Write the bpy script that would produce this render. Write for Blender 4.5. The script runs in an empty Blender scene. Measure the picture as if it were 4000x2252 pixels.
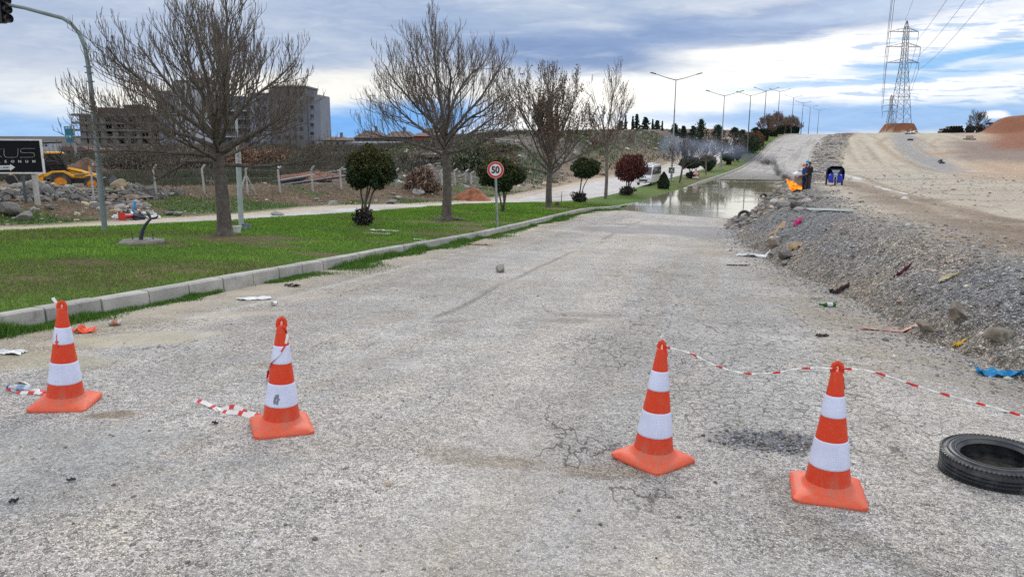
import bpy, math, random
import numpy as np
from mathutils import Vector, Matrix, Euler
SC = bpy.context.scene
COL = SC.collection
R = math.radians
rnd = random.Random(7)
# ------------------------------------------------------------------ camera
FPX, PITCH, ROLL, EYE = 2911.0, R(11.45), R(0.3), 1.6      # focal length in 4000 px wide picture
cam = bpy.data.objects.new('camera', bpy.data.cameras.new('camera'))
COL.objects.link(cam)
cam.data.sensor_width = 36.0
cam.data.lens = 36.0 * FPX / 4000
cam.data.clip_start = 0.05
cam.data.clip_end = 9000
cam.location = (0, 0, EYE)
cam.matrix_world = Matrix.Translation((0, 0, EYE)) @ Matrix.Rotation(math.pi/2 - PITCH, 4, 'X') @ Matrix.Rotation(ROLL, 4, 'Z')
SC.camera = cam
VP = 4000/2575.0                                           # view pixels (2575 wide overview) to picture pixels

def ray(px, py):
    a, b = px-2000, py-1126
    cr, sr = math.cos(ROLL), math.sin(ROLL)
    U = (a*cr + b*sr)/FPX
    V = (-a*sr + b*cr)/FPX
    c, s = math.cos(PITCH), math.sin(PITCH)
    d = np.array([U, c - s*V, -s - c*V])
    return d/d[1]

def pt(vx, vy, y):
    """overview pixel + depth -> world point"""
    d = ray(vx*VP, vy*VP)*y
    return Vector((d[0], d[1], d[2]+EYE))

# ------------------------------------------------------------------ noise
def _hash(ix, iy, seed):
    h = (ix.astype(np.int64)*374761393 + iy.astype(np.int64)*668265263 + seed*2246822519) & 0xFFFFFFFF
    h = ((h ^ (h >> 13))*1274126177) & 0xFFFFFFFF
    return ((h ^ (h >> 16)) & 0xFFFFFF)/float(0xFFFFFF)

def vnoise(x, y, seed=0):
    x = np.asarray(x, float); y = np.asarray(y, float)
    ix, iy = np.floor(x), np.floor(y)
    fx, fy = x-ix, y-iy
    fx = fx*fx*(3-2*fx); fy = fy*fy*(3-2*fy)
    a = _hash(ix, iy, seed); b = _hash(ix+1, iy, seed)
    c = _hash(ix, iy+1, seed); d = _hash(ix+1, iy+1, seed)
    return (a*(1-fx)+b*fx)*(1-fy) + (c*(1-fx)+d*fx)*fy

def fbm(x, y, scale=1.0, octv=4, seed=0, gain=.5):
    s = 0; a = 1; t = 0
    for i in range(octv):
        s = s + a*(vnoise(x*scale, y*scale, seed+i*17)-.5)
        t += a; a *= gain; scale *= 2.03
    return s/t*2                                           # about -1..1

def sstep(a, b, x):
    t = np.clip((np.asarray(x, float)-a)/(b-a), 0, 1)
    return t*t*(3-2*t)

def lerp(a, b, t): return a + (b-a)*t

# ------------------------------------------------------------------ terrain profiles
_yy = np.arange(-60, 900, .5)
_kp = [(-60,-26), (-10,-10.0), (0,-7.2), (7.3,-5.16), (9.6,-4.47), (14.4,-3.27), (17.2,-2.51), (21.5,-1.21), (29.5,.91),
       (41,4.2), (55,10.2), (75,18.97), (108,32.9), (126,40.5), (170,59.4), (207,75.6), (300,117), (900,390)]
_kx = np.interp(_yy, [k[0] for k in _kp], [k[1] for k in _kp])
_ker = np.exp(-np.linspace(-2, 2, 13)**2); _ker /= _ker.sum()
_kx = np.convolve(np.pad(_kx, 6, mode='edge'), _ker, 'valid')
_ks = np.gradient(_kx, _yy)
def Xk(y): return np.interp(y, _yy, _kx)
def Sk(y): return np.interp(y, _yy, _ks)

_T = [-60,-20,0,5,12,20,28,35,40,45,52,60,72,76,95,112,120,132,155,180,200,220,257,300,400,900,3000]
_Z = [1.5,.6,0,-.35,-.84,-1.35,-1.78,-2.08,-2.35,-2.68,-2.95,-3.05,-2.80,-2.72,-2.68,-2.5,-2.2,-1.6,.3,1.75,2.4,2.8,3.1,2.8,1,-3,-12]
_tt = np.arange(-60, 3000, 1.0)
_zz = np.interp(_tt, _T, _Z)
_k2 = np.exp(-np.linspace(-2, 2, 9)**2); _k2 /= _k2.sum()
_zz = np.convolve(np.pad(_zz, 4, mode='edge'), _k2, 'valid')
def TT(x, y): return .927*np.asarray(y) + .375*np.asarray(x)
def P(x, y): return np.interp(TT(x, y), _tt, _zz)
_FT = [-60,0,6,13.5,25,54,72,90,112,120,132,155,180,200,220,257,300,400,900,3000]
_FZ = [1.6,.2,.1,-.05,-.6,-1.7,-2.35,-2.55,-2.45,-2.15,-1.55,.4,1.95,2.6,3.1,3.4,3.0,1,-3,-12]
_fz = np.interp(_tt, _FT, _FZ)
_fz = np.convolve(np.pad(_fz, 4, mode='edge'), _k2, 'valid')
def FF(x, y): return np.interp(TT(x, y), _tt, _fz)
WATER = -2.70
# median width (from the kerb to the far carriageway)
def MW(y): return np.interp(y, [-20,8,18,41,55,75,300], [13,12,10.4,7.2,4.6,4.3,4.3])
LRW = 7.2                                                   # far carriageway width
def cosk(y): return 1/np.sqrt(1+Sk(y)**2)
def U(x, y): return (x-Xk(y))*cosk(y)
def roadz(x, y):
    """surface of the near carriageway"""
    u = U(x, y)
    cross = -.022*np.clip(u, 0, 14)*sstep(25, 40, y)*(1-sstep(60, 75, y))
    return P(x, y) - .04 + cross + .018*fbm(x, y, .35, 3, 5)
def _hit(px, py, f, y0=2.5, y1=400):
    d = ray(px, py)
    ys = y0*np.exp(np.linspace(0, math.log(y1/y0), 6000))
    g = d[2]*ys + EYE - f(d[0]*ys, ys)
    i = int(np.argmax(g < 0)) if (g < 0).any() else len(ys)-1
    y = ys[i]
    return float(d[0]*y), float(y)
# toe of the gravel bank, from points on the road edge
_toe = [_hit(a*VP, b*VP, roadz) for a, b in [(2560,955), (2300,850), (2140,760), (2060,722), (1965,683), (1905,640), (1850,600), (1862,552), (1890,520), (1918,480)]]
_toe.sort(key=lambda q: q[1])
_ty = [-40, 0] + [q[1] for q in _toe] + [95, 108, 126, 150, 190, 230, 900]
_u8 = float(Xk(82))
_tx = [_toe[0][0]+3.5, _toe[0][0]+1.0] + [q[0] for q in _toe] + [Xk(95)+11.5, Xk(108)+9, Xk(126)+8.6, Xk(150)+9.5, Xk(190)+11, Xk(230)+12, Xk(900)+12]
def Xt(y): return np.interp(y, _ty, _tx)
def bankw(x, y):
    w = (x-Xt(y))*cosk(y)
    return w + .28*fbm(x, y, .8, 4, 31)*sstep(-3, 0, w) + .10*fbm(x, y, 5, 2, 77)*(1-sstep(60,90,y))

def left_zone(x, y):
    """distance beyond the far edge of the far carriageway (positive = away to the left)"""
    return -U(x, y) - MW(y) - LRW

def lroadz(x, y):
    drop = np.interp(y, [0,15,30,45,60,80,300], [.45,.42,.35,.2,.12,.05,.05])
    return P(x, y) - drop + .01*fbm(x, y, .5, 2, 9)

def medz(x, y):
    """turf of the median"""
    u = -U(x, y)
    w = MW(y)
    mound = .10*np.sin(np.clip((u-.2)/w, 0, 1)*math.pi)
    edge = -np.interp(y, [0,30,60,90], [.35,.3,.12,.05])*sstep(.93, 1.0, u/w)
    return P(x, y) + .13 + mound*.8 + edge + .02*fbm(x, y, .7, 3, 4)*sstep(.2, .8, u)

def rough_left(x, y):
    """everything beyond the far carriageway"""
    v = left_zone(x, y)
    base = lroadz(x, y)
    # low bank with the fence on it, then the sunken building plot
    hump = .62*sstep(.8, 7.5, v) + .35*np.exp(-((v-9)/2.2)**2)
    hump = hump*(1-sstep(62, 78, y)) + (1.0*sstep(.5, 3, v))*sstep(62, 78, y)*0
    plot = lerp(base+hump, -2.75 + 0*x, sstep(10.5, 15, v)*(1-sstep(66, 84, y)))
    # ground rising to the houses far left
    lo = sstep(-.57, -.44, x/np.maximum(y, 1))
    far = lerp(-2.75, lerp(-1.9, -.3, lo), sstep(84, 116, y))
    far = lerp(far, lerp(-4.0, -1.5, lo), sstep(125, 220, y))
    z = lerp(plot, far + 0*x, sstep(66, 84, y)*sstep(4, 12, v))
    # rubble hill beyond the far carriageway
    along = np.interp(y, [50,64,74,86,98,112,128,145,165,190,230], [0,.35,1.4,3.3,4.6,5.0,4.6,3.4,2.2,1.6,1.0])
    acr = np.interp(y, [50,75,95,130,300], [13,9,8,8,9])
    hill = along*sstep(.8, 1, np.clip(v/acr, 0, 1)*.55+.5) if False else along*sstep(.6, acr, v)
    fall = 1-sstep(np.interp(y, [110,150,250], [14,20,34]), np.interp(y, [110,150,250], [44,58,80]), v)
    hz = base*1.0 + hill
    k = sstep(48, 66, y)*fall*sstep(.2, 2, v)
    z = lerp(z, np.maximum(hz, z), k)
    amp = np.interp(y, [0,40,60,100,200], [.10,.12,.25,.5,.5])*sstep(.4, 4, v)
    z = z + amp*fbm(x, y, .45, 5, 61, .55)
    return z

def lot(x, y):
    w = bankw(x, y)
    z = FF(x, y)
    u = U(x, y)
    # churned mud and tyre tracks run roughly along the lot
    q = u + 3*fbm(x, y, .04, 2, 3)
    ruts = .05*np.sin(q*2.2)*sstep(.2, .7, vnoise(x*.07, y*.07, 8))*(1-sstep(60, 120, y))
    z = z + ruts + .05*fbm(x, y, .9, 4, 12) + .10*fbm(x, y, .12, 3, 19) - .012*np.clip(u-14, 0, 40)*(1-sstep(60, 110, y))
    # hill on the right: red earth banks round the pylon and at the far right
    return z + .004*np.clip(u-12, 0, 200)*sstep(120, 200, y)

_mnd = pt(2262, 326, 232)
_rb = [pt(2640, 330, 178), pt(2560, 330, 185)]
def mounds(x, y):
    r = np.sqrt(((x-_mnd.x)/5.6)**2 + ((y-_mnd.y)/6)**2) + .12*fbm(x, y, .4, 3, 90)
    m = 2.9*(1-sstep(.66, 1.0, r))
    ax = np.degrees(np.arctan2(x, np.maximum(y, 1)))
    d = np.sqrt(x*x+y*y)
    # red bank far right
    b = 3.6*sstep(31.5, 32.8, ax + .4*fbm(x, y, .1, 3, 91))*(1+.12*fbm(x, y, .25, 3, 94))*sstep(205, 216, d)*(1-sstep(300, 330, d))*(y > 0)
    b = b + 1.5*sstep(32.2, 35.5, ax + .5*fbm(x, y, .12, 3, 92))*sstep(150, 172, d)*(1-sstep(300, 330, d))*(y > 0)
    return m + b

def bankB(y): return np.interp(y, [-40,6,12,20,30,60,80,95,130], [1.35,1.35,1.5,2.1,3.0,4.0,4,3,2])
def ground_z(x, y):
    x = np.asarray(x, float); y = np.asarray(y, float)
    u = U(x, y)
    w = bankw(x, y)
    road = roadz(x, y) - .07 - .05*sstep(40, 120, y)
    B = bankB(y)
    t = np.clip(w/B, 0, 1)
    prof = t*(1-.35*t)/.65
    up = lot(x, y)
    hgt = np.clip(up-road, 0, 3)
    furrow = .07*np.sin(((x-Xt(y))*.55 + y*1.0)*3.1 + 2.2*fbm(x, y, .5, 2, 44))*np.exp(-((t-.55)/.35)**2)*(1-sstep(24, 34, y))
    lump = .13*fbm(x, y, 1.3, 4, 21, .6)*np.sin(t*math.pi)*np.interp(y, [0,20,35,70,90], [.5,.5,1.5,2.0,1])
    right = lerp(road, up, np.where(w > 0, prof, 0)) + (furrow*np.minimum(hgt, 1) + lump)*(w > 0) + mounds(x, y)
    left = rough_left(x, y)
    lr = lroadz(x, y) - .07 - .05*sstep(40, 120, y)
    md = medz(x, y) - .09 - .06*sstep(40, 120, y)
    v = left_zone(x, y) + .35*fbm(x, y, .5, 3, 71)
    z = np.where(u > -.1, right, np.where(-u < MW(y), md, np.where(v < 0, lr, left)))
    edge = sstep(0, 1.2, v)
    z = np.where(v >= 0, lerp(lr, left, edge), z)
    return z

def surf(x, y):
    """what one would stand on"""
    x = np.asarray(x, float); y = np.asarray(y, float)
    u = U(x, y)
    g = ground_z(x, y)
    s = np.where(u > 0, roadz(x, y), np.where((-u > 0) & (-u < MW(y)-.1), medz(x, y), np.where(left_zone(x, y) < 0, lroadz(x, y), -99)))
    return np.maximum(g, s)

def at(vx, vy, dz=0):
    x, y = _hit(vx*VP, vy*VP, surf)
    return Vector((x, y, float(surf(x, y))+dz))
def on(x, y, dz=0): return Vector((x, y, float(surf(x, y))+dz))
def scale_at(p): return (p.y*math.cos(PITCH) - (p.z-EYE)*math.sin(PITCH))/(FPX/VP)   # metres per overview pixel at p

# ------------------------------------------------------------------ node helpers
MATS = {}
class NT:
    def __init__(s, tree): s.t = tree; s.n = tree.nodes; s.l = tree.links
    def node(s, typ, **kw):
        n = s.n.new(typ)
        for k, v in kw.items():
            if k.startswith('i_'):
                s.put(n.inputs[k[2:].replace('_', ' ')], v)
            else: setattr(n, k, v)
        return n
    def put(s, sock, v):
        if isinstance(v, bpy.types.NodeSocket): s.l.new(v, sock)
        elif isinstance(v, bpy.types.Node): s.l.new(v.outputs[0], sock)
        else:
            if isinstance(v, (tuple, list)) and len(v) == 3 and sock.type == 'RGBA': v = (*v, 1)
            sock.default_value = v
    def m(s, op, a, b=0.0, c=None, clamp=False):
        n = s.n.new('ShaderNodeMath'); n.operation = op; n.use_clamp = clamp
        s.put(n.inputs[0], a); s.put(n.inputs[1], b)
        if c is not None: s.put(n.inputs[2], c)
        return n.outputs[0]
    def mix(s, f, a, b, blend='MIX'):
        n = s.n.new('ShaderNodeMix'); n.data_type = 'RGBA'; n.blend_type = blend
        s.put(n.inputs[0], f); s.put(n.inputs[6], a); s.put(n.inputs[7], b)
        return n.outputs[2]
    def ramp(s, f, lo, hi, a=0.0, b=1.0, smooth=True):
        n = s.n.new('ShaderNodeMapRange'); n.interpolation_type = 'SMOOTHSTEP' if smooth else 'LINEAR'
        s.put(n.inputs[0], f); s.put(n.inputs[1], lo); s.put(n.inputs[2], hi); s.put(n.inputs[3], a); s.put(n.inputs[4], b)
        return n.outputs[0]
    def noise(s, vec, scale, detail=3.0, rough=.55, dist=0.0, col=False):
        n = s.n.new('ShaderNodeTexNoise')
        if vec is not None: s.put(n.inputs['Vector'], vec)
        s.put(n.inputs['Scale'], scale); n.inputs['Detail'].default_value = detail
        n.inputs['Roughness'].default_value = rough; n.inputs['Distortion'].default_value = dist
        return n.outputs[1 if col else 0]
    def vor(s, vec, scale, feat='F1', out='Distance', rnd=1.0):
        n = s.n.new('ShaderNodeTexVoronoi'); n.feature = feat
        if vec is not None: s.put(n.inputs['Vector'], vec)
        s.put(n.inputs['Scale'], scale); n.inputs['Randomness'].default_value = rnd
        return n.outputs[out]
    def bump(s, h, strength=.5, dist=.02, normal=None):
        n = s.n.new('ShaderNodeBump'); s.put(n.inputs['Height'], h)
        s.put(n.inputs['Strength'], strength); s.put(n.inputs['Distance'], dist)
        if normal is not None: s.put(n.inputs['Normal'], normal)
        return n.outputs[0]
    def attr(s, name, out='Fac'):
        n = s.n.new('ShaderNodeAttribute'); n.attribute_name = name
        return n.outputs[out]
    def obj(s): return s.n.new('ShaderNodeTexCoord').outputs['Object']
    def pos(s): return s.n.new('ShaderNodeNewGeometry').outputs['Position']
    def hsv(s, c, h=.5, sa=1.0, v=1.0):
        n = s.n.new('ShaderNodeHueSaturation')
        s.put(n.inputs['Hue'], h); s.put(n.inputs['Saturation'], sa); s.put(n.inputs['Value'], v); s.put(n.inputs['Color'], c)
        return n.outputs[0]
    def scalev(s, vec, sc):
        n = s.n.new('ShaderNodeVectorMath'); n.operation = 'MULTIPLY'
        s.put(n.inputs[0], vec); s.put(n.inputs[1], sc)
        return n.outputs[0]

def new_mat(name):
    m = bpy.data.materials.new(name); m.use_nodes = True
    n = NT(m.node_tree)
    b = n.n['Principled BSDF']
    MATS[name] = m
    return m, n, b

def mat(name, col, rough=.7, metal=0.0, var=.25, scale=6.0, bump=.0, bscale=30.0, dirt=None, dirtamt=.4, spec=.5, world=False, coat=0):
    """plain surface with mottled colour, optional dirt and bump"""
    if name in MATS: return MATS[name]
    m, n, b = new_mat(name)
    co = n.pos() if world else n.obj()
    v = n.noise(co, scale, 4, .6)
    f = n.ramp(v, .3, .7, 1-var, 1+var*.6)
    c = n.hsv((*col, 1), .5, 1, f)
    if dirt:
        d = n.ramp(n.noise(co, scale*.45, 5, .65), .5, .68, 0, dirtamt)
        c = n.mix(d, c, (*dirt, 1))
    n.put(b.inputs['Base Color'], c)
    n.put(b.inputs['Roughness'], n.ramp(v, .3, .7, max(rough-.08, 0), min(rough+.08, 1)))
    b.inputs['Metallic'].default_value = metal
    b.inputs['Specular IOR Level'].default_value = spec
    if coat: b.inputs['Coat Weight'].default_value = coat
    if bump: n.put(b.inputs['Normal'], n.bump(n.noise(co, bscale, 4, .6), bump, .02))
    return m

# ------------------------------------------------------------------ mesh helpers
def link(name, me, parent=None, loc=None, rot=None):
    o = bpy.data.objects.new(name, me); COL.objects.link(o)
    if parent is not None: o.parent = parent
    if loc is not None: o.location = loc
    if rot is not None: o.rotation_euler = rot
    return o

class MB:
    def __init__(s): s.v = []; s.f = []; s.mi = []; s.cur = 0
    def add(s, vs, fs):
        o = len(s.v); s.v += [tuple(p) for p in vs]
        s.f += [tuple(i+o for i in f) for f in fs]; s.mi += [s.cur]*len(fs)
    def box(s, c, size, rot=None, taper=1.0):
        x, y, z = size[0]/2, size[1]/2, size[2]/2
        M = Euler(rot).to_matrix() if rot is not None else Matrix.Identity(3)
        vs = []
        for sz in (-1, 1):
            k = taper if sz > 0 else 1
            for sx, sy in ((-1,-1), (1,-1), (1,1), (-1,1)):
                vs.append(M @ Vector((sx*x*k, sy*y*k, sz*z)) + Vector(c))
        s.add(vs, [(0,3,2,1), (4,5,6,7), (0,1,5,4), (1,2,6,5), (2,3,7,6), (3,0,4,7)])
    def tube(s, pts, rad, n=8, cap=True, flat=1.0):
        pts = [Vector(p) for p in pts]
        if not hasattr(rad, '__len__'): rad = [rad]*len(pts)
        vs = []; up = None
        for i, p in enumerate(pts):
            d = (pts[min(i+1, len(pts)-1)] - pts[max(i-1, 0)])
            if d.length < 1e-9: d = Vector((0,0,1))
            d.normalize()
            if up is None: up = Vector((0,0,1)) if abs(d.z) < .9 else Vector((1,0,0))
            a = d.cross(up)
            if a.length < 1e-4: a = d.cross(Vector((0,1,0)))
            a.normalize(); b = a.cross(d).normalized(); up = b
            for k in range(n):
                t = 2*math.pi*k/n
                vs.append(p + a*math.cos(t)*rad[i] + b*math.sin(t)*rad[i]*flat)
        fs = []
        for i in range(len(pts)-1):
            for k in range(n):
                k2 = (k+1) % n
                fs.append((i*n+k, i*n+k2, (i+1)*n+k2, (i+1)*n+k))
        if cap:
            fs.append(tuple(range(n-1, -1, -1))); fs.append(tuple((len(pts)-1)*n+k for k in range(n)))
        s.add(vs, fs)
    def cyl(s, a, b, r0, r1=None, n=12, cap=True): s.tube([a, b], [r0, r0 if r1 is None else r1], n, cap)
    def lathe(s, prof, n=24, c=(0,0,0), M=None, close=False):
        vs = []
        for r, z in prof:
            for k in range(n):
                t = 2*math.pi*k/n
                p = Vector((r*math.cos(t), r*math.sin(t), z))
                if M is not None: p = M @ p
                vs.append(p + Vector(c))
        fs = []; m = len(prof)
        for i in range(m if close else m-1):
            j = (i+1) % m
            for k in range(n):
                k2 = (k+1) % n
                fs.append((i*n+k, i*n+k2, j*n+k2, j*n+k))
        s.add(vs, fs)
    def prism(s, poly, y0, y1, M=None):
        """polygon in x,z extruded along y"""
        n = len(poly)
        vs = [Vector((p[0], y0, p[1])) for p in poly] + [Vector((p[0], y1, p[1])) for p in poly]
        if M is not None: vs = [M @ v for v in vs]
        fs = [tuple(range(n)), tuple(range(2*n-1, n-1, -1))]
        for i in range(n):
            j = (i+1) % n
            fs.append((i, i+n, j+n, j))
        s.add(vs, fs)
    def rock(s, c, size, seed, rough=.35, sub=1, rot=0, angular=False):
        r = random.Random(seed)
        vs, fs = ICO[sub]
        ph = [r.uniform(0, 6.28) for _ in range(6)]
        e = Euler((r.uniform(-.4, .4), r.uniform(-.4, .4), rot if rot else r.uniform(0, 6.28))).to_matrix()
        out = []
        pl = [(Vector((r.gauss(0,1), r.gauss(0,1), r.gauss(0,1))).normalized(), r.uniform(.45, .8)) for _ in range(9 if angular else 4)]
        for v in vs:
            p = Vector(v)
            k = 1 + rough*.5*(math.sin(3*p.x+ph[0])*math.sin(3.3*p.y+ph[1]) + math.sin(5*p.z+ph[2])*.5*math.sin(4.5*p.x+ph[3]))
            p = p*k
            for nn, dd in pl:
                t = p.dot(nn)
                if t > dd: p = p - nn*(t-dd)
            p = Vector((p.x*size[0], p.y*size[1], p.z*size[2]))
            out.append(e @ p + Vector(c))
        s.add(out, fs)
    def mesh(s, name, mats, smooth=False, sharp=None):
        me = bpy.data.meshes.new(name)
        me.from_pydata(s.v, [], s.f)
        for m in (mats if isinstance(mats, (list, tuple)) else [mats]): me.materials.append(m)
        if any(s.mi): me.polygons.foreach_set('material_index', s.mi)
        if smooth:
            me.polygons.foreach_set('use_smooth', [True]*len(me.polygons))
            if sharp is not None: me.set_sharp_from_angle(angle=R(sharp))
        me.update()
        return me
    def build(s, name, mats, parent=None, smooth=False, sharp=35, loc=None, rot=None, bevel=0):
        o = link(name, s.mesh(name, mats, smooth, sharp if smooth else None), parent, loc, rot)
        if bevel:
            b = o.modifiers.new('bevel', 'BEVEL'); b.width = bevel; b.segments = 2; b.limit_method = 'ANGLE'; b.angle_limit = R(40)
        return o

def _ico():
    t = (1+5**.5)/2
    v = [Vector(p).normalized() for p in [(-1,t,0),(1,t,0),(-1,-t,0),(1,-t,0),(0,-1,t),(0,1,t),(0,-1,-t),(0,1,-t),(t,0,-1),(t,0,1),(-t,0,-1),(-t,0,1)]]
    f = [(0,11,5),(0,5,1),(0,1,7),(0,7,10),(0,10,11),(1,5,9),(5,11,4),(11,10,2),(10,7,6),(7,1,8),(3,9,4),(3,4,2),(3,2,6),(3,6,8),(3,8,9),(4,9,5),(2,4,11),(6,2,10),(8,6,7),(9,8,1)]
    out = [(list(v), list(f))]
    for _ in range(3):
        nv = list(v); nf = []; cache = {}
        def mid(a, b):
            k = (min(a,b), max(a,b))
            if k not in cache:
                cache[k] = len(nv); nv.append(((nv[a]+nv[b])/2).normalized())
            return cache[k]
        for a, b, c in f:
            ab, bc, ca = mid(a,b), mid(b,c), mid(c,a)
            nf += [(a,ab,ca), (b,bc,ab), (c,ca,bc), (ab,bc,ca)]
        v, f = nv, nf
        out.append((list(v), list(f)))
    return out
ICO = _ico()

def np_mesh(name, V, F, mats, smooth=False, cols=None, attrs=None, mi=None):
    """V (n,3), F (m,k) arrays"""
    me = bpy.data.meshes.new(name)
    V = np.asarray(V, np.float32); F = np.asarray(F, np.int32)
    me.vertices.add(len(V)); me.vertices.foreach_set('co', V.ravel())
    m, k = F.shape
    me.loops.add(m*k); me.loops.foreach_set('vertex_index', F.ravel())
    me.polygons.add(m)
    me.polygons.foreach_set('loop_start', np.arange(0, m*k, k, dtype=np.int32))
    try: me.polygons.foreach_set('loop_total', np.full(m, k, np.int32))
    except Exception: pass
    for mm in (mats if isinstance(mats, (list, tuple)) else [mats]): me.materials.append(mm)
    if mi is not None: me.polygons.foreach_set('material_index', np.asarray(mi, np.int32))
    me.polygons.foreach_set('use_smooth', np.full(m, smooth))
    me.update(calc_edges=True)
    if cols is not None:
        a = me.color_attributes.new('tint', 'FLOAT_COLOR', 'POINT')
        a.data.foreach_set('color', np.c_[cols, np.ones(len(V))].astype(np.float32).ravel())
    for nm, arr in (attrs or {}).items():
        a = me.attributes.new(nm, 'FLOAT', 'POINT'); a.data.foreach_set('value', np.asarray(arr, np.float32))
    me.validate()
    return me

def tag(o, label=None, cat=None, group=None, kind=None):
    if label: o['label'] = label
    if cat: o['category'] = cat
    if group: o['group'] = group
    if kind: o['kind'] = kind
    return o
def thing(name, label, cat, loc=(0,0,0), rz=0, group=None, rot=None):
    o = bpy.data.objects.new(name, None); COL.objects.link(o)
    o.empty_display_size = .2
    o.location = loc; o.rotation_euler = rot if rot is not None else (0, 0, rz)
    return tag(o, label, cat, group)
def copy_tree(o, loc=None, rz=None, label=None, scale=None, parent=None):
    c = o.copy(); COL.objects.link(c)
    if parent is not None: c.parent = parent
    else:
        if loc is not None: c.location = loc
        if rz is not None: c.rotation_euler = (0, 0, rz)
        if label: c['label'] = label
        if scale is not None: c.scale = scale if hasattr(scale, '__len__') else (scale,)*3
    for ch in [k for k in o.children]: copy_tree(ch, parent=c)
    return c
# ------------------------------------------------------------------ sky and light
def s2l(c): return tuple(((v/255)/12.92 if v/255 <= .04045 else ((v/255+.055)/1.055)**2.4) for v in c)
SUN_AZ, SUN_EL = 8.0, 34.0          # degrees, azimuth clockwise from +Y
world = bpy.data.worlds.new('World'); SC.world = world; world.use_nodes = True
n = NT(world.node_tree)
bg = n.n['Background']; bg.inputs['Strength'].default_value = .1
dirv = n.n.new('ShaderNodeTexCoord').outputs['Generated']
sep = n.n.new('ShaderNodeSeparateXYZ'); n.put(sep.inputs[0], dirv)
dx, dy, dz = sep.outputs
A = n.m('MULTIPLY', n.m('ARCTAN2', dx, dy), 57.29578)
E_ = n.m('MULTIPLY', n.m('ARCSINE', dz), 57.29578)
def comb(a, b, c=0.0):
    k = n.n.new('ShaderNodeCombineXYZ'); n.put(k.inputs[0], a); n.put(k.inputs[1], b); n.put(k.inputs[2], c); return k.outputs[0]
ae = comb(n.m('MULTIPLY', A, .05), n.m('MULTIPLY', E_, .22))
ae_fine = comb(n.m('MULTIPLY', A, .16), n.m('MULTIPLY', E_, 1.0), 3.7)
nz = n.noise(ae, 1.6, 5, .55, .6)
nzf = n.noise(ae_fine, 1.1, 6, .6, .5)
warpE = n.m('ADD', E_, n.m('MULTIPLY', n.m('SUBTRACT', nz, .5), 1.8))
warpE = n.m('ADD', warpE, n.m('MULTIPLY', n.m('SUBTRACT', nzf, .5), 1.1))
warpA = n.m('ADD', A, n.m('MULTIPLY', n.m('SUBTRACT', n.noise(ae, 2.3, 4, .5, .3), .5), 7.0))
def aed(vx, vy):
    d = ray(vx*VP, vy*VP)
    return math.degrees(math.atan2(d[0], d[1])), math.degrees(math.atan2(d[2], math.hypot(d[0], d[1])))
def blob(vx, vy, rx, ry, ang=0, soft=.5, op=1.0, wa=None, we=None):
    """soft elliptical patch of the sky dome, sizes in overview pixels (33 to a degree)"""
    a0, e0 = aed(vx, vy); k = 1/32.7
    wa = warpA if wa is None else wa; we = warpE if we is None else we
    c, s_ = math.cos(R(ang)), math.sin(R(ang))
    da = n.m('SUBTRACT', wa, a0); de = n.m('SUBTRACT', we, e0)
    u_ = n.m('MULTIPLY', n.m('ADD', n.m('MULTIPLY', da, c), n.m('MULTIPLY', de, s_)), 1/(rx*k))
    v_ = n.m('MULTIPLY', n.m('SUBTRACT', n.m('MULTIPLY', de, c), n.m('MULTIPLY', da, s_)), 1/(ry*k))
    r_ = n.m('SQRT', n.m('ADD', n.m('MULTIPLY', u_, u_), n.m('MULTIPLY', v_, v_)))
    return n.ramp(r_, 1+soft, 1-soft, 0, op)
def colr(c, k=10.0):
    l = s2l(c); return (l[0]*k, l[1]*k, l[2]*k, 1)
sky = n.n.new('ShaderNodeTexSky'); sky.sky_type = 'NISHITA'; sky.sun_disc = False
sky.sun_elevation = R(SUN_EL); sky.sun_rotation = R(SUN_AZ); sky.air_density = 1.0; sky.dust_density = .6; sky.ozone_density = 2.0
# clear air between the clouds: pale at the horizon, blue above
low = n.mix(n.ramp(E_, 0, 4), colr((186,212,240)), colr((120,172,232)))
base = n.mix(.55, n.mix(1.0, sky.outputs[0], (1.0, 1.0, 1.0, 1), 'MULTIPLY'), low)
c = base
# the general grey-blue deck above
deck = n.mix(n.ramp(nz, .32, .68), colr((165,181,206)), colr((198,206,219)))
c = n.mix(n.ramp(warpE, 1.8, 4.5, 0, .95), c, deck)
# pale patches left
c = n.mix(blob(60, 225, 330, 60, 0, .6, .85), c, colr((222,226,230)))
c = n.mix(blob(120, 335, 480, 50, 0, .6, .8), c, colr((138,186,238)))
# glow low behind the trees in the middle
c = n.mix(blob(640, 235, 330, 42, 4, .6, .95), c, colr((250,244,230), 11))
c = n.mix(blob(1120, 225, 260, 50, 0, .6, .9), c, colr((236,236,232)))
c = n.mix(blob(1050, 310, 420, 46, 0, .5, .95), c, colr((112,170,232)))
# the big bright field on the right
c = n.mix(blob(1560, 270, 330, 85, 10, .45, .97), c, colr((255,252,244), 11.5))
c = n.mix(blob(2000, 215, 560, 110, 6, .45, .95), c, colr((250,250,250), 10.5))
c = n.mix(blob(1800, 190, 380, 70, 6, .45, .97), c, colr((254,251,242), 11))
c = n.mix(blob(1760, 160, 170, 30, 8, .5, .9), c, colr((252,250,242), 11))
c = n.mix(blob(2560, 90, 360, 90, 8, .6, .85), c, colr((236,238,244), 10.5))
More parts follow.
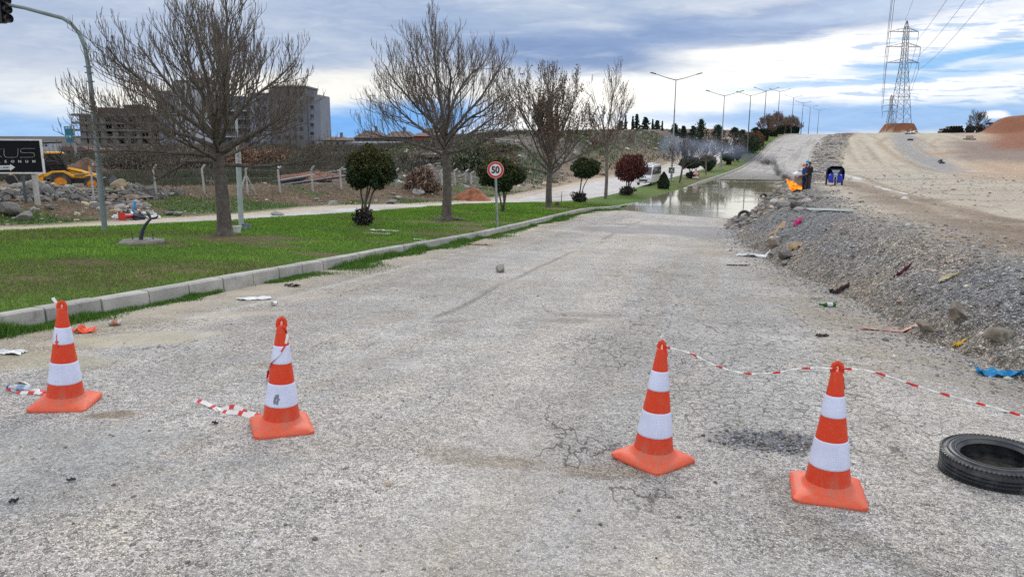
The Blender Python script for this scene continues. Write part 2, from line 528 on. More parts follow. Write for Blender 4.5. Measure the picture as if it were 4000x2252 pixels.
# streaks of blue and grey across the bright field
st = n.noise(comb(n.m('MULTIPLY', A, .17), n.m('MULTIPLY', n.m('ADD', E_, n.m('MULTIPLY', A, .03)), 1.5), 9.1), 1.5, 7, .66, .5)
right = n.ramp(A, 13, 25)
c = n.mix(n.m('MULTIPLY', n.m('MULTIPLY', n.ramp(st, .50, .60), n.ramp(E_, 1.0, 2.2)), n.m('MULTIPLY', right, .78)), c, colr((172,198,230)))
c = n.mix(blob(2440, 142, 200, 15, 5, .6, .9), c, colr((132,186,234)))
c = n.mix(blob(2240, 196, 330, 10, 4, .6, .7), c, colr((140,190,234)))
c = n.mix(blob(2240, 300, 520, 34, 0, .5, .9), c, colr((142,182,228)))
# the dark rolling front from upper left down to the middle and up to the right
c = n.mix(blob(1230, 88, 480, 66, -8, .5, .85), c, colr((152,172,203)))
c = n.mix(blob(1430, 138, 230, 36, -6, .5, .9), c, colr((128,151,190)))
c = n.mix(blob(1880, 62, 400, 40, 5, .5, .85), c, colr((132,156,196)))
c = n.mix(blob(350, 90, 520, 90, 0, .6, .55), c, colr((166,181,206)))
c = n.mix(blob(2250, 8, 330, 22, 4, .6, .6), c, colr((206,220,238)))
c = n.mix(n.m('MULTIPLY', n.ramp(nzf, .52, .72), n.ramp(E_, 3.0, 6.0, 0, .22)), c, colr((224,228,236)))
tex = n.noise(comb(n.m('MULTIPLY', A, .3), n.m('MULTIPLY', E_, 1.3), 5.0), 1.3, 7, .65, .6)
c = n.mix(1.0, c, n.mix(n.ramp(tex, .32, .68), (.92,.935,.955,1), (1.06,1.05,1.03,1)), 'MULTIPLY')
small = blob(2505, 288, 24, 9, 0, .35, .9, n.m('ADD', A, n.m('MULTIPLY', n.m('SUBTRACT', nzf, .5), 1.2)), n.m('ADD', E_, n.m('MULTIPLY', n.m('SUBTRACT', nzf, .5), .5)))
c = n.mix(small, c, colr((244,244,250)))
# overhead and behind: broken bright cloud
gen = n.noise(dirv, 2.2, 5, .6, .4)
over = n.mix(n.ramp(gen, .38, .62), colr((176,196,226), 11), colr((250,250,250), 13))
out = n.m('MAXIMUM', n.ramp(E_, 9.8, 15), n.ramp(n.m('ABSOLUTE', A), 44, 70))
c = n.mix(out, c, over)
c = n.mix(n.ramp(E_, -.3, -1.2), c, colr((120,118,112)))
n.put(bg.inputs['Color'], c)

sun = bpy.data.objects.new('sun', bpy.data.lights.new('sun', 'SUN')); COL.objects.link(sun)
sun.data.energy = 1.1; sun.data.angle = R(22); sun.data.color = (1, .95, .88)
sv = Vector((math.sin(R(SUN_AZ))*math.cos(R(SUN_EL)), math.cos(R(SUN_AZ))*math.cos(R(SUN_EL)), math.sin(R(SUN_EL))))
sun.rotation_euler = sv.to_track_quat('Z', 'Y').to_euler()
SC.view_settings.view_transform = 'Standard'; SC.view_settings.look = 'None'
SC.view_settings.exposure = .2; SC.view_settings.gamma = 1
SC.cycles.max_bounces = 6; SC.cycles.diffuse_bounces = 2; SC.cycles.glossy_bounces = 3; SC.cycles.transparent_max_bounces = 8
SC.cycles.volume_bounces = 0; SC.cycles.volume_step_rate = 2.0

world.cycles.sampling_method = 'MANUAL'; world.cycles.sample_map_resolution = 512
SC.cycles.use_denoising = False; SC.cycles.use_adaptive_sampling = True; SC.cycles.adaptive_threshold = .015
# ------------------------------------------------------------------ ground sheets
def polydist(x, y, pts):
    d = np.full(np.shape(x), 1e9)
    for (ax, ay), (bx, by) in zip(pts[:-1], pts[1:]):
        vx, vy = bx-ax, by-ay
        t = np.clip(((x-ax)*vx + (y-ay)*vy)/(vx*vx+vy*vy+1e-9), 0, 1)
        d = np.minimum(d, np.hypot(x-ax-t*vx, y-ay-t*vy))
    return d
def hits(vpts, f=None): return [_hit(a*VP, b*VP, f or surf) for a, b in vpts]
GRAVEL, TAN, DIRT = np.array([.235,.233,.232]), np.array([.43,.37,.28]), np.array([.40,.345,.275])
MUD, RED, SOIL = np.array([.215,.15,.10]), np.array([.24,.095,.05]), np.array([.13,.088,.055])
GREEN, DARK, HILL, SHOULD = np.array([.055,.12,.018]), np.array([.06,.052,.045]), np.array([.125,.108,.088]), np.array([.45,.37,.28])
ASPH = np.array([.455,.435,.405])
WHITE = np.array([.6,.6,.6])
def mx(c, k, t): return c*(1-t[:, None]) + k*t[:, None]
TR_MUD = hits([(2060,452),(2140,458),(2230,490),(2330,520),(2450,555),(2575,590),(2700,620)])
TR_MUD2 = hits([(2150,440),(2230,470),(2330,500),(2450,530),(2575,560)])
TR_WHITE = hits([(2095,430),(2125,440),(2170,452)])
TR_WHITE2 = hits([(2200,468),(2240,478),(2285,488)])
TR_WHITE3 = hits([(2440,430),(2500,433),(2575,436),(2650,440)])
TR_RED = hits([(2340,388),(2400,382),(2480,380),(2575,382),(2700,386)])
TR_T1 = hits([(2230,345),(2210,360),(2240,385),(2330,425),(2420,440),(2575,460)])
TR_T2 = hits([(2330,348),(2300,362),(2320,380),(2345,394)])
TR_T3 = hits([(2364,348),(2338,362),(2355,380),(2380,400)])
TR_BAND = hits([(2255,337),(2275,350),(2310,385),(2345,412),(2385,432)])

def ground_cols(x, y):
    N = len(x)
    u = U(x, y); w = bankw(x, y); v = left_zone(x, y)
    n1 = fbm(x, y, .25, 4, 101); n2 = fbm(x, y, 1.1, 4, 102); n3 = fbm(x, y, .06, 3, 103); n4 = fbm(x, y, 4, 3, 104)
    c = np.tile(DIRT, (N, 1))
    grav = np.zeros(N)
    # right: gravel bank and the crest behind it, turning to dirt
    Bq = bankB(y); g = 1-sstep(Bq+.1, Bq+1.5, w + 1.1*n1 + .5*n2)
    c = mx(c, GRAVEL, g*(y < 110)); grav = g.copy()
    grav = np.maximum(grav, .45*sstep(.0, .5, n1+.25))
    c = mx(c, MUD, .55*sstep(.15, .6, n1+n2*.4)*(1-g)*(1-sstep(70, 100, y)))
    c = mx(c, MUD*1.6, .35*g*sstep(.1, .5, n2+n3))
    toe = (1-sstep(.1, .9, w))*(y < 95)
    c = mx(c, np.array([.30,.25,.19]), toe*.7)
    # far part of the lot and the hill
    far = sstep(58, 85, y + .4*u + 6*n1)
    c = mx(c, TAN, far*.9)
    grav *= (1-.5*far)
    c = mx(c, GRAVEL*1.15, far*.75*sstep(.0, .4, fbm(x*.35, y*1.6, .3, 4, 105)+.12)*(1-sstep(100, 125, y)))
    c = mx(c, TAN*.68, .75*far*sstep(.0, .25, fbm(u*1.5+.08*(y-150), y*.05, .6, 4, 106))*sstep(80, 110, y))
    c = mx(c, TAN*1.15, .6*far*sstep(.05, .25, fbm(u*2.5+.1*(y-150), y*.05, .6, 3, 107))*sstep(80, 110, y))
    ub = np.interp(y, [80,110,205,260], [10.5,12.5,15.8,16])
    strip = sstep(0, 1.5, w)*(1-sstep(-1.2, .8, u-ub+1.2*n1))*sstep(78, 100, y)
    c = mx(c, np.array([.24,.215,.195]), strip*.9)
    c = mx(c, np.array([.36,.33,.30]), strip*.4*sstep(.1, .4, fbm(x, y*2, .5, 3, 140)))
    c = mx(c, RED*1.15, .85*np.exp(-((u-ub+1.0)/1.6)**2)*sstep(165, 190, y)*(y < 260))
    c = mx(c, GRAVEL*1.1, .8*np.exp(-(polydist(x, y, TR_BAND)/2.6)**4))
    for tr, wd, col, a in [(TR_MUD, 1.5, MUD*.9, .75), (TR_MUD2, .5, MUD, .6), (TR_T1, .7, MUD*1.4, .6), (TR_T2, .4, MUD*1.6, .6), (TR_T3, .4, MUD*1.6, .6), (TR_RED, 1.2, np.array([.46,.25,.12]), .7)]:
        d = polydist(x, y, tr)
        c = mx(c, col, a*np.exp(-(d/wd*(1+.35*n2))**2))
        c = mx(c, TAN*1.1, .35*np.exp(-((d-wd*1.6)/(wd*.5))**2)) if tr is not TR_RED else c
    for tr, wd in [(TR_WHITE, .45), (TR_WHITE2, .35), (TR_WHITE3, .8)]:
        d = polydist(x, y, tr)
        c = mx(c, WHITE, .85*sstep(.1, .3, np.exp(-(d/wd)**2)*(1+.8*n4)-.25)*(np.interp(d, [0, 4], [1, 0])))
    ax = np.degrees(np.arctan2(x, np.maximum(y, 1))); dd = np.hypot(x, y)
    # reddish ground and rubbish far right, red banks
    c = mx(c, np.array([.42,.28,.18]), .7*sstep(29.5, 32.5, ax)*sstep(85, 110, dd)*(y > 0))
    c = mx(c, np.array([.20,.15,.13]), .8*sstep(28.5, 31.0, ax+n1)*sstep(128, 140, dd)*(1-sstep(165, 180, dd))*(y > 0))
    mo = mounds(x, y)
    c = mx(c, RED*(.95), sstep(.05, .4, mo))
    rr = np.hypot((x-_mnd.x)/5.6, (y-_mnd.y)/6)
    c = mx(c, np.array([.10,.085,.045]), .8*(1-sstep(.38, .5, rr + .1*n2)))
    c = mx(c, RED, .9*sstep(31.5, 33, ax)*sstep(150, 158, dd)*(y > 0))
    # verge between kerb and carriageway
    # ---- left side
    L = np.tile(SOIL, (N, 1))
    gr = sstep(-.15, .3, fbm(x, y, .35, 4, 111) + .35 - .14*np.clip(v-1, 0, 9)*(y < 60) + .25*n2)
    L = mx(L, np.array([.17,.115,.07]), sstep(0, .4, n2))
    L = mx(L, GREEN, .85*gr*(1-sstep(9, 12, v)))
    L = mx(L, SHOULD, (1-sstep(.5, 1.7, v+.7*n1)))
    L = mx(L, np.array([.15,.12,.095]), sstep(11, 14, v)*(1-sstep(60, 80, y)))
    L = mx(L, DARK, sstep(70, 84, y)*sstep(10, 16, v))
    L = mx(L, SOIL*.8, .6*sstep(0, .5, n1)*sstep(70, 84, y)*sstep(10, 16, v))
    hz = sstep(60, 74, y)*(1-sstep(20, 44, v))
    L = mx(L, HILL, hz*.95)
    L = mx(L, GREEN*.9, .45*hz*sstep(.0, .35, fbm(x, y, .09, 4, 112)+n2*.25)*sstep(1, 3, v))
    L = mx(L, np.array([.32,.30,.28]), .6*hz*sstep(.25, .5, fbm(x, y*1.5, .9, 4, 113)))
    L = mx(L, np.array([.30,.23,.16]), hz*(1-sstep(2, 5, v+2*n1)))
    L = mx(L, RED*.8, .8*sstep(.1, .35, fbm(x, y, .12, 3, 116))*sstep(125, 145, y)*(1-sstep(20, 30, v)))
    L = mx(L, SHOULD, (1-sstep(.4, 1.3, v+.5*n1)))
    c = np.where((v > 0)[:, None], L, c)
    mid = (u < 0) & (v <= 0)
    c = np.where(mid[:, None], SHOULD*.9, c)
    inroad = (u >= 0) & (w <= 0)
    c = np.where(inroad[:, None], ASPH*.9, c)
    grav = np.where(v > 0, .5, grav)
    k = 1 + .14*n4 + .10*n2
    return np.clip(c*k[:, None], .01, .9), np.clip(grav, 0, 1)

# ---- materials
gm, n, b = new_mat('earth_and_gravel')
co = n.pos()
tint = n.attr('tint', 'Color'); gv = n.attr('gravel')
v1 = n.vor(co, 34, 'F1', 'Color'); d1 = n.vor(co, 34, 'DISTANCE_TO_EDGE')
v2 = n.vor(co, 13, 'F1', 'Color')
sepc = n.n.new('ShaderNodeSeparateColor'); n.put(sepc.inputs[0], v1)
sep2 = n.n.new('ShaderNodeSeparateColor'); n.put(sep2.inputs[0], v2)
stone = n.ramp(sepc.outputs[0], 0, 1, .45, 1.65, False)
stone = n.m('MULTIPLY', stone, n.ramp(d1, 0, .12, .4, 1))
stone2 = n.ramp(sep2.outputs[0], 0, 1, .7, 1.3, False)
fine = n.ramp(n.noise(co, 9, 6, .65), .3, .7, .72, 1.3)
fine2 = n.ramp(n.noise(co, 70, 3, .6), .3, .7, .85, 1.15)
val = n.m('MULTIPLY', n.m('MULTIPLY', fine, fine2), n.m('ADD', 1.0, n.m('MULTIPLY', gv, n.m('SUBTRACT', n.m('MULTIPLY', stone, stone2), 1.0))))
col = n.hsv(tint, .5, 1.0, val)
col = n.mix(n.m('MULTIPLY', gv, .35), col, n.mix(sepc.outputs[1], (.85,.93,1.08,1), (1.1,1.0,.88,1)), 'MULTIPLY')
n.put(b.inputs['Base Color'], col); b.inputs['Roughness'].default_value = .93; b.inputs['Specular IOR Level'].default_value = .25
h = n.m('ADD', n.m('MULTIPLY', n.m('MINIMUM', d1, .15), n.m('MULTIPLY', gv, 4.0)), n.m('MULTIPLY', n.noise(co, 12, 4, .65), 1.5))
n.put(b.inputs['Normal'], n.bump(h, .8, .025))

# polar terrain grid, denser ahead and near
azf = np.radians(np.arange(-43, 43.01, .16)); azr = np.radians(np.r_[np.arange(46, 317, 3.0)])
az = np.concatenate([azf, azr])
rad = np.r_[0.0, np.sort(np.r_[.6*np.exp(np.linspace(0, math.log(420/.6), 640)), np.arange(203, 268, 1.0)]), 460, 520, 600, 700, 850, 1100, 1500, 2200, 3400, 6000]
AZ, RD = np.meshgrid(az, rad)
X, Y = (RD*np.sin(AZ)).ravel(), (RD*np.cos(AZ)).ravel()
Z = ground_z(X, Y)
farf = sstep(380, 900, np.hypot(X, Y)); Z = lerp(Z, -8.0, farf)
nr, na = len(rad), len(az)
I = np.arange(nr*na).reshape(nr, na)
a_ = I[:-1, :]; b_ = I[1:, :]
F = np.stack([a_, np.roll(a_, -1, 1), np.roll(b_, -1, 1), b_], -1).reshape(-1, 4)
cols, grv = ground_cols(X, Y)
g = link('ground', np_mesh('ground', np.c_[X, Y, Z], F, gm, True, cols, {'gravel': grv}))
tag(g, kind='structure')

# ---- carriageways
def strip(name, ys, ufun, nu, zf, material, colf, attrf, kind='structure'):
    V = []; 
    t = np.linspace(0, 1, nu)
    YY = np.repeat(ys, nu); TT_ = np.tile(t, len(ys))
    u0, u1 = ufun(YY)
    uu = u0 + (u1-u0)*TT_
    XX = Xk(YY) + uu/cosk(YY)
    ZZ = zf(XX, YY, TT_)
    I = np.arange(len(ys)*nu).reshape(len(ys), nu)
    F = np.stack([I[:-1,:-1], I[:-1,1:], I[1:,1:], I[1:,:-1]], -1).reshape(-1, 4)
    o = link(name, np_mesh(name, np.c_[XX, YY, ZZ], F, material, True, colf(XX, YY, uu), attrf(XX, YY, uu)))
    return tag(o, kind=kind)

am, n, b = new_mat('worn_asphalt')
co = n.pos(); tint = n.attr('tint', 'Color'); ck = n.attr('crack'); sm = n.attr('smooth')
warp = n.n.new('ShaderNodeVectorMath'); warp.operation = 'ADD'
n.put(warp.inputs[0], co); n.put(warp.inputs[1], n.scalev(n.noise(co, 40, 2, .5, 0, True), (.012,.012,.0)))
wv = warp.outputs[0]
e1 = n.vor(wv, 86, 'DISTANCE_TO_EDGE'); c1 = n.vor(wv, 86, 'F1', 'Color')
sc = n.n.new('ShaderNodeSeparateColor'); n.put(sc.inputs[0], c1)
chip = n.ramp(sc.outputs[0], 0, 1, .66, 1.5, False)
dark = n.m('GREATER_THAN', sc.outputs[1], .86)
chip = n.m('MULTIPLY', chip, n.m('SUBTRACT', 1.0, n.m('MULTIPLY', dark, .5)))
gapm = n.ramp(n.noise(co, 17, 3, .6), .35, .65, .02, .16)
gap = n.ramp(e1, 0.0, gapm, .22, 1.04)
fineA = n.m('MULTIPLY', chip, gap)
fineA = n.m('ADD', n.m('MULTIPLY', fineA, n.m('SUBTRACT', 1.0, sm)), n.m('MULTIPLY', sm, n.ramp(n.noise(co, 50, 3, .6), .3, .7, .85, 1.12)))
blot = n.m('MULTIPLY', n.ramp(n.noise(co, 2.2, 5, .62), .3, .7, .90, 1.09), n.ramp(n.noise(co, .5, 3, .5), .3, .7, .92, 1.08))
# wandering seams: contour lines of a stretched noise
nv = n.noise(n.scalev(co, (.9,.35,1)), 1.0, 5, .6)
seam = n.ramp(n.m('ABSOLUTE', n.m('SUBTRACT', nv, .5)), .0015, .005, 1, 0)
seam = n.m('MULTIPLY', seam, n.ramp(n.noise(co, .35, 2), .5, .6))
# alligator cracking
wc = n.n.new('ShaderNodeVectorMath'); wc.operation = 'ADD'
n.put(wc.inputs[0], n.scalev(co, (1.0,.8,1))); n.put(wc.inputs[1], n.scalev(n.noise(co, 5, 4, .6, 0, True), (.11,.11,0)))
ce = n.vor(wc.outputs[0], 7.5, 'DISTANCE_TO_EDGE')
crk = n.m('MULTIPLY', n.ramp(ce, .008, .06, 1, 0), n.ramp(n.m('MULTIPLY', ck, n.ramp(n.noise(co, 2, 3), .3, .6)),   .05, .35))
dk = n.m('MAXIMUM', n.m('MULTIPLY', crk, .58), n.m('MULTIPLY', seam, .65))
val = n.m('MULTIPLY', n.m('MULTIPLY', fineA, blot), n.m('SUBTRACT', 1.0, dk))
col = n.hsv(tint, .5, 1.0, val)
col = n.mix(.5, col, n.mix(sc.outputs[2], (.93,.97,1.08,1), (1.1,1.02,.9,1)), 'MULTIPLY')
col = n.mix(n.ramp(n.noise(co, .9, 4, .6, .5), .52, .68, 0, .35), col, (1.06,.98,.86,1), 'MULTIPLY')
n.put(b.inputs['Base Color'], col); n.put(b.inputs['Roughness'], n.m('SUBTRACT', .88, n.m('MULTIPLY', sm, .1)))
b.inputs['Specular IOR Level'].default_value = .35
hh = n.m('MULTIPLY', n.m('MULTIPLY', n.m('MINIMUM', e1, .2), 3.0), n.m('SUBTRACT', 1.0, sm))
n.put(b.inputs['Normal'], n.bump(hh, .75, .006))

PATCH = []   # (x, y, rx, ry, colour, amount, smooth, angle)
def patch(vx, vy, rx, ry, col, a, smo=0.0, ang=0.0):
    x, y = _hit(vx*VP, vy*VP, roadz); PATCH.append((x, y, rx, ry, np.array(col), a, smo, ang))
patch(285,1042,.20,.10,(.20,.15,.09),.8,.3,.4); patch(640,900,.36,.07,(.27,.27,.27),.85,.8,.35); patch(660,915,.10,.04,(.30,.22,.13),.7,0,.2)
patch(1250,1160,.32,.12,(.24,.19,.13),.55); patch(1510,1185,.30,.15,(.24,.19,.13),.6); patch(1140,1140,.25,.15,(.26,.2,.14),.4)
patch(80,905,.9,.35,(.33,.30,.20),.6,.5); patch(330,855,.9,.30,(.33,.29,.20),.7,.8,.3); patch(420,840,.6,.2,(.36,.32,.24),.6,.8,.3)
patch(700,745,1.2,.25,(.34,.30,.24),.6,.6,.35); patch(560,790,1.0,.2,(.38,.33,.26),.6,.7,.35)
patch(1930,1110,.42,.26,(.17,.17,.17),.6); patch(2010,1095,.3,.1,(.2,.2,.2),.4)
patch(1740,580,5.0,3.8,(.21,.20,.20),.85,.75,.2); patch(1800,545,3,1.5,(.20,.19,.19),.7,.7); patch(1700,555,2.0,1.0,(.26,.25,.24),.6,.6)
patch(2110,760,2.0,.5,(.34,.30,.24),.6,.3); patch(2150,800,1.5,.3,(.33,.28,.2),.6,.3,-.3); patch(1880,700,1.5,.25,(.33,.30,.25),.5,.3)
patch(2300,905,1.2,.25,(.31,.27,.2),.55,.2,-.6); patch(2420,960,1.2,.2,(.32,.28,.22),.5,.2,-.6); patch(2080,845,.5,.25,(.28,.27,.26),.6,.6,0)
patch(2070,840,.9,.1,(.24,.23,.22),.5,.5,0); patch(60,1130,1.0,.5,(.27,.28,.27),.45,.3,.3); patch(300,1210,1.2,.35,(.27,.28,.28),.4,.2,.4)
patch(1990,1270,.12,.6,(.24,.22,.19),.5,0,0); patch(2230,1390,.1,.5,(.24,.22,.19),.45,0,.5)
for vx, vy in [(1990,378),(1960,395),(1935,425),(1850,440),(1880,436),(1830,452),(1905,432),(1960,440)]:
    patch(vx, vy, 1.1, .8, (.12,.12,.12), .8, .6)
for i in range(60):
    vx = rnd.uniform(900, 1950); vy = rnd.uniform(560, 820)
    patch(vx, vy, rnd.uniform(.15,.7), rnd.uniform(.05,.2), (.24,.22,.20) if i % 2 else (.33,.28,.21), rnd.uniform(.35,.7), .3, rnd.uniform(-.3,.6))
CRK = [_hit(a*VP, b*VP, roadz) + (r,) for a, b, r in [(1840,800,2.0), (1850,720,2.8), (1890,870,1.5), (1920,990,1.1), (1800,740,2.0), (1960,900,1.0), (1850,930,.9), (1990,930,1.0), (1760,690,1.6), (1960,1040,.7), (2160,1050,.6), (1500,880,.6)]]

def road_cols(x, y, u):
    n1 = fbm(x, y, .4, 4, 201); n2 = fbm(x, y, 2.5, 4, 202); n3 = fbm(u*1.2, y*.12, .8, 4, 203)
    c = np.tile(ASPH, (len(x), 1))
    c = mx(c, ASPH*np.array([1.14,1.06,.97]), .6*sstep(-.1, .3, n3))
    c = mx(c, ASPH*np.array([.76,.76,.77]), .42*sstep(.08, .3, fbm(u*2.6+3, y*.07, .9, 4, 208)))
    c = mx(c, np.array([.36,.30,.22]), .38*sstep(.15, .35, fbm(u*2.2+9, y*.10, .9, 4, 209)))
    c = mx(c, ASPH*np.array([.82,.83,.85]), .45*sstep(.1, .5, fbm(u*1.5, y*.2, .5, 3, 204)))
    c = mx(c, np.array([.30,.25,.185]), .35*sstep(.15, .5, n1+.3*n2))
    # mud washed along the kerb with the pale gutter line
    c = mx(c, np.array([.36,.31,.23]), .75*(1-sstep(.5, 1.6, u+.5*n1+.2*n2)))
    c = mx(c, np.array([.62,.60,.55]), .6*np.exp(-((u-1.05-.08*n1)/.10)**2)*sstep(-.2, .25, n2+n1))
    # long wear bands, lane seam and wheel paths
    wob = .35*fbm(y*.12, y*0, 1, 3, 260)
    for uu, ww, k_, aa in [(2.5,.55,.78,.55), (4.4,.9,1.10,.5), (6.1,.5,.82,.45), (8.3,.7,1.08,.4)]:
        c = mx(c, ASPH*k_*np.array([1,.985,.96]), aa*np.exp(-((u-uu-wob)/ww)**2)*(.55+.45*fbm(u, y*.25, 1, 3, 261)))
    c = mx(c, np.array([.15,.14,.125]), .75*np.exp(-((u-3.55-wob-.12*fbm(x, y, .8, 3, 262))/.045)**2)*sstep(-.15, .15, fbm(y*.5, y*0+4, 1, 3, 263)))
    for uu, ww in [(3.0, .5), (5.0, .5), (7.6, .5)]:
        c = mx(c, ASPH*1.1, .35*np.exp(-((u-uu-.4*n1)/ww)**2))
    c = mx(c, np.array([.33,.28,.22]), .45*sstep(0, 1, bankw(x, y)+1.4+.8*n1)*(y < 100))
    wet = (1-sstep(.0, .10, roadz(x, y)-WATER+.02*n2))
    c = mx(c, c*.45, wet)
    c = mx(c, np.array([.42,.40,.38]), .5*sstep(84, 100, y))
    c = mx(c, np.array([.27,.25,.22]), .6*sstep(84, 95, y)*sstep(.05, .4, fbm(u*2.0, y*.08, .8, 4, 207)))
    for px_, py_, rx, ry, col, a, smo, ang in PATCH:
        dx_, dy_ = x-px_, y-py_
        p_, q_ = dx_*math.cos(ang)+dy_*math.sin(ang), -dx_*math.sin(ang)+dy_*math.cos(ang)
        r_ = np.sqrt((p_/rx)**2+(q_/ry)**2) + .35*fbm(x, y, 3/max(rx, .3), 4, 210)
        c = mx(c, col, a*(1-sstep(.7, 1.05, r_)))
    return np.clip(c*(1+.06*n2)[:, None], .02, .9)
def road_attr(x, y, u):
    s = .55*sstep(.2, .5, fbm(x, y, .45, 4, 205)) ; s = s*.6
    s = np.maximum(s, .8*(1-sstep(.3, 1.0, u+.5*fbm(x, y, .6, 3, 206))))
    ck = np.zeros_like(x)
    for px_, py_, rx, ry, col, a, smo, ang in PATCH:
        dx_, dy_ = x-px_, y-py_
        p_, q_ = dx_*math.cos(ang)+dy_*math.sin(ang), -dx_*math.sin(ang)+dy_*math.cos(ang)
        s = np.maximum(s, smo*(1-sstep(.7, 1.1, np.sqrt((p_/rx)**2+(q_/ry)**2))))
    for cx, cy, r_ in CRK:
        ck = np.maximum(ck, 1-sstep(.4, 1.1, np.hypot(x-cx, (y-cy)*.6)/r_))
    return {'crack': ck, 'smooth': s}
ys = np.r_[np.arange(-4, 6, .05), 6*np.exp(np.arange(0, math.log(262/6), .0085))]
strip('road', ys, lambda y: (np.full_like(y, -.02), (Xt(y)-Xk(y))*cosk(y)+1.0), 200, lambda x, y, t: roadz(x, y), am, road_cols, road_attr)
def lroad_cols(x, y, u):
    n1 = fbm(x, y, .3, 4, 221); c = np.tile(np.array([.47,.45,.44]), (len(x), 1))
    c = mx(c, SHOULD, .5*sstep(.1, .4, n1)); e = -u-MW(y)
    c = mx(c, SHOULD, (1-sstep(.4, 1.6, LRW-e+.6*n1)))
    c = mx(c, np.array([.27,.25,.23]), .6*sstep(.2, .45, fbm(u, y*.3, .7, 4, 223)))
    c = mx(c, np.array([.30,.27,.24]), .5*sstep(100, 130, y)*sstep(0, .4, n1))
    return c
ys2 = np.r_[np.arange(-4, 12, .4), 12*np.exp(np.arange(0, math.log(262/12), .012))]
strip('far_road', ys2, lambda y: (-MW(y)-LRW-.3, -MW(y)+.3), 60, lambda x, y, t: lroadz(x, y), am, lroad_cols,
      lambda x, y, u: {'crack': np.zeros_like(x), 'smooth': np.full_like(x, .7)})

# ---- median turf
tm, n, b = new_mat('turf')
co = n.pos(); tint = n.attr('tint', 'Color')
f = n.m('MULTIPLY', n.ramp(n.noise(co, 14, 5, .65), .3, .7, .55, 1.45), n.ramp(n.noise(n.scalev(co, (60,25,30)), 1.5, 3, .6), .3, .7, .6, 1.4))
n.put(b.inputs['Base Color'], n.hsv(tint, .5, 1, f)); b.inputs['Roughness'].default_value = .9; b.inputs['Specular IOR Level'].default_value = .2
n.put(b.inputs['Normal'], n.bump(n.noise(co, 25, 5, .7), .9, .05))
BARE = [_hit(a*VP, b*VP, surf)+(rx, ry) for a, b, rx, ry in [(640,603,2.4,1.0), (560,600,1.3,.7), (380,612,1.2,.5), (430,680,.9,.35), (820,640,.9,.4), (1150,590,3.0,.8), (1120,560,2.6,.8), (1180,575,2,.8), (1400,525,2.6,1.2), (1320,550,2,.5), (60,700,.7,.3), (900,575,1.2,.5), (700,620,1.2,.4), (1010,610,1.0,.3), (220,660,.8,.3), (1270,560,1.5,.6)]]
def bare(x, y):
    s = np.zeros_like(x)
    for cx, cy, rx, ry in BARE:
        r_ = np.hypot((x-cx)/(rx*.7), (y-cy)/(ry*1.1)) + .7*fbm(x, y, 1.5, 4, 231)
        s = np.maximum(s, 1-sstep(.35, 1.25, r_))
    return np.maximum(s, .7*sstep(.30, .7, fbm(x, y, .55, 4, 232)+.25*fbm(x, y, 3, 2, 233)))
def turf_cols(x, y, u):
    c = np.tile(np.array([.075,.145,.018]), (len(x), 1))
    c = mx(c, np.array([.095,.155,.022]), sstep(-.2, .5, fbm(x, y, .9, 4, 234)))
    c = mx(c, np.array([.14,.12,.05]), .6*sstep(-.05, .45, fbm(x, y, .35, 4, 238)))
    c = mx(c, np.array([.15,.09,.05]), .65*bare(x, y))
    c = mx(c, np.array([.19,.15,.085]), .8*sstep(60, 85, y)*sstep(-.2, .4, fbm(x, y, .2, 3, 235)))
    return c
ys3 = np.r_[np.arange(-4, 6, .12), 6*np.exp(np.arange(0, math.log(262/6), .011))]
strip('median_turf', ys3, lambda y: (-MW(y)-.05, np.full_like(y, -.19)), 110, lambda x, y, t: medz(x, y), tm, turf_cols, lambda x, y, u: {'bare': bare(x, y)})

# ---- kerb: cast blocks with open joints
km, n, b = new_mat('kerb_concrete')
co = n.pos()
f = n.m('MULTIPLY', n.ramp(n.noise(co, 2.3, 5, .6), .3, .7, .82, 1.12), n.ramp(n.noise(co, 60, 4, .7), .3, .7, .9, 1.1))
cc = n.mix(n.ramp(n.noise(co, 5, 4, .65), .56, .7, 0, .55), (.40,.385,.35,1), (.20,.185,.16,1))
rndk = n.n.new('ShaderNodeNewGeometry').outputs['Random Per Island']
n.put(b.inputs['Base Color'], n.hsv(cc, .5, 1, n.m('MULTIPLY', f, n.ramp(rndk, 0, 1, .84, 1.1, False)))); b.inputs['Roughness'].default_value = .88
n.put(b.inputs['Normal'], n.bump(n.noise(co, 60, 4, .7), .35, .01))
kb = MB(); y = -3.0; kh = .16
dirtg = MB()
while y < 235:
    step = .72 if y < 120 else 2.16
    y2 = y + step
    a = Vector((float(Xk(y+.012)), y+.012, 0)); c_ = Vector((float(Xk(y2-.012)), y2-.012, 0))
    za = float(P(a.x, a.y)); zc = float(P(c_.x, c_.y))
    nrm = Vector((-(c_-a).y, (c_-a).x, 0)).normalized()
    j = rnd.uniform(-.006, .006)*(1 if y < 60 else 0)
    vs = []
    for p, z in ((a, za), (c_, zc)):
        for off, h_ in ((0.0, -.22), (0.012, .135), (.03, .155), (.185, .155), (.195, -.22)):
            q = p + nrm*(off+j); vs.append((q.x, q.y, z+h_+.006*rnd.uniform(-1, 1)*(h_ > 0)))
    kb.add(vs, [(0,5,6,1), (1,6,7,2), (2,7,8,3), (3,8,9,4), (0,1,2,3,4), (5,9,8,7,6)])
    y = y2
tag(kb.build('kerb', km), kind='structure')

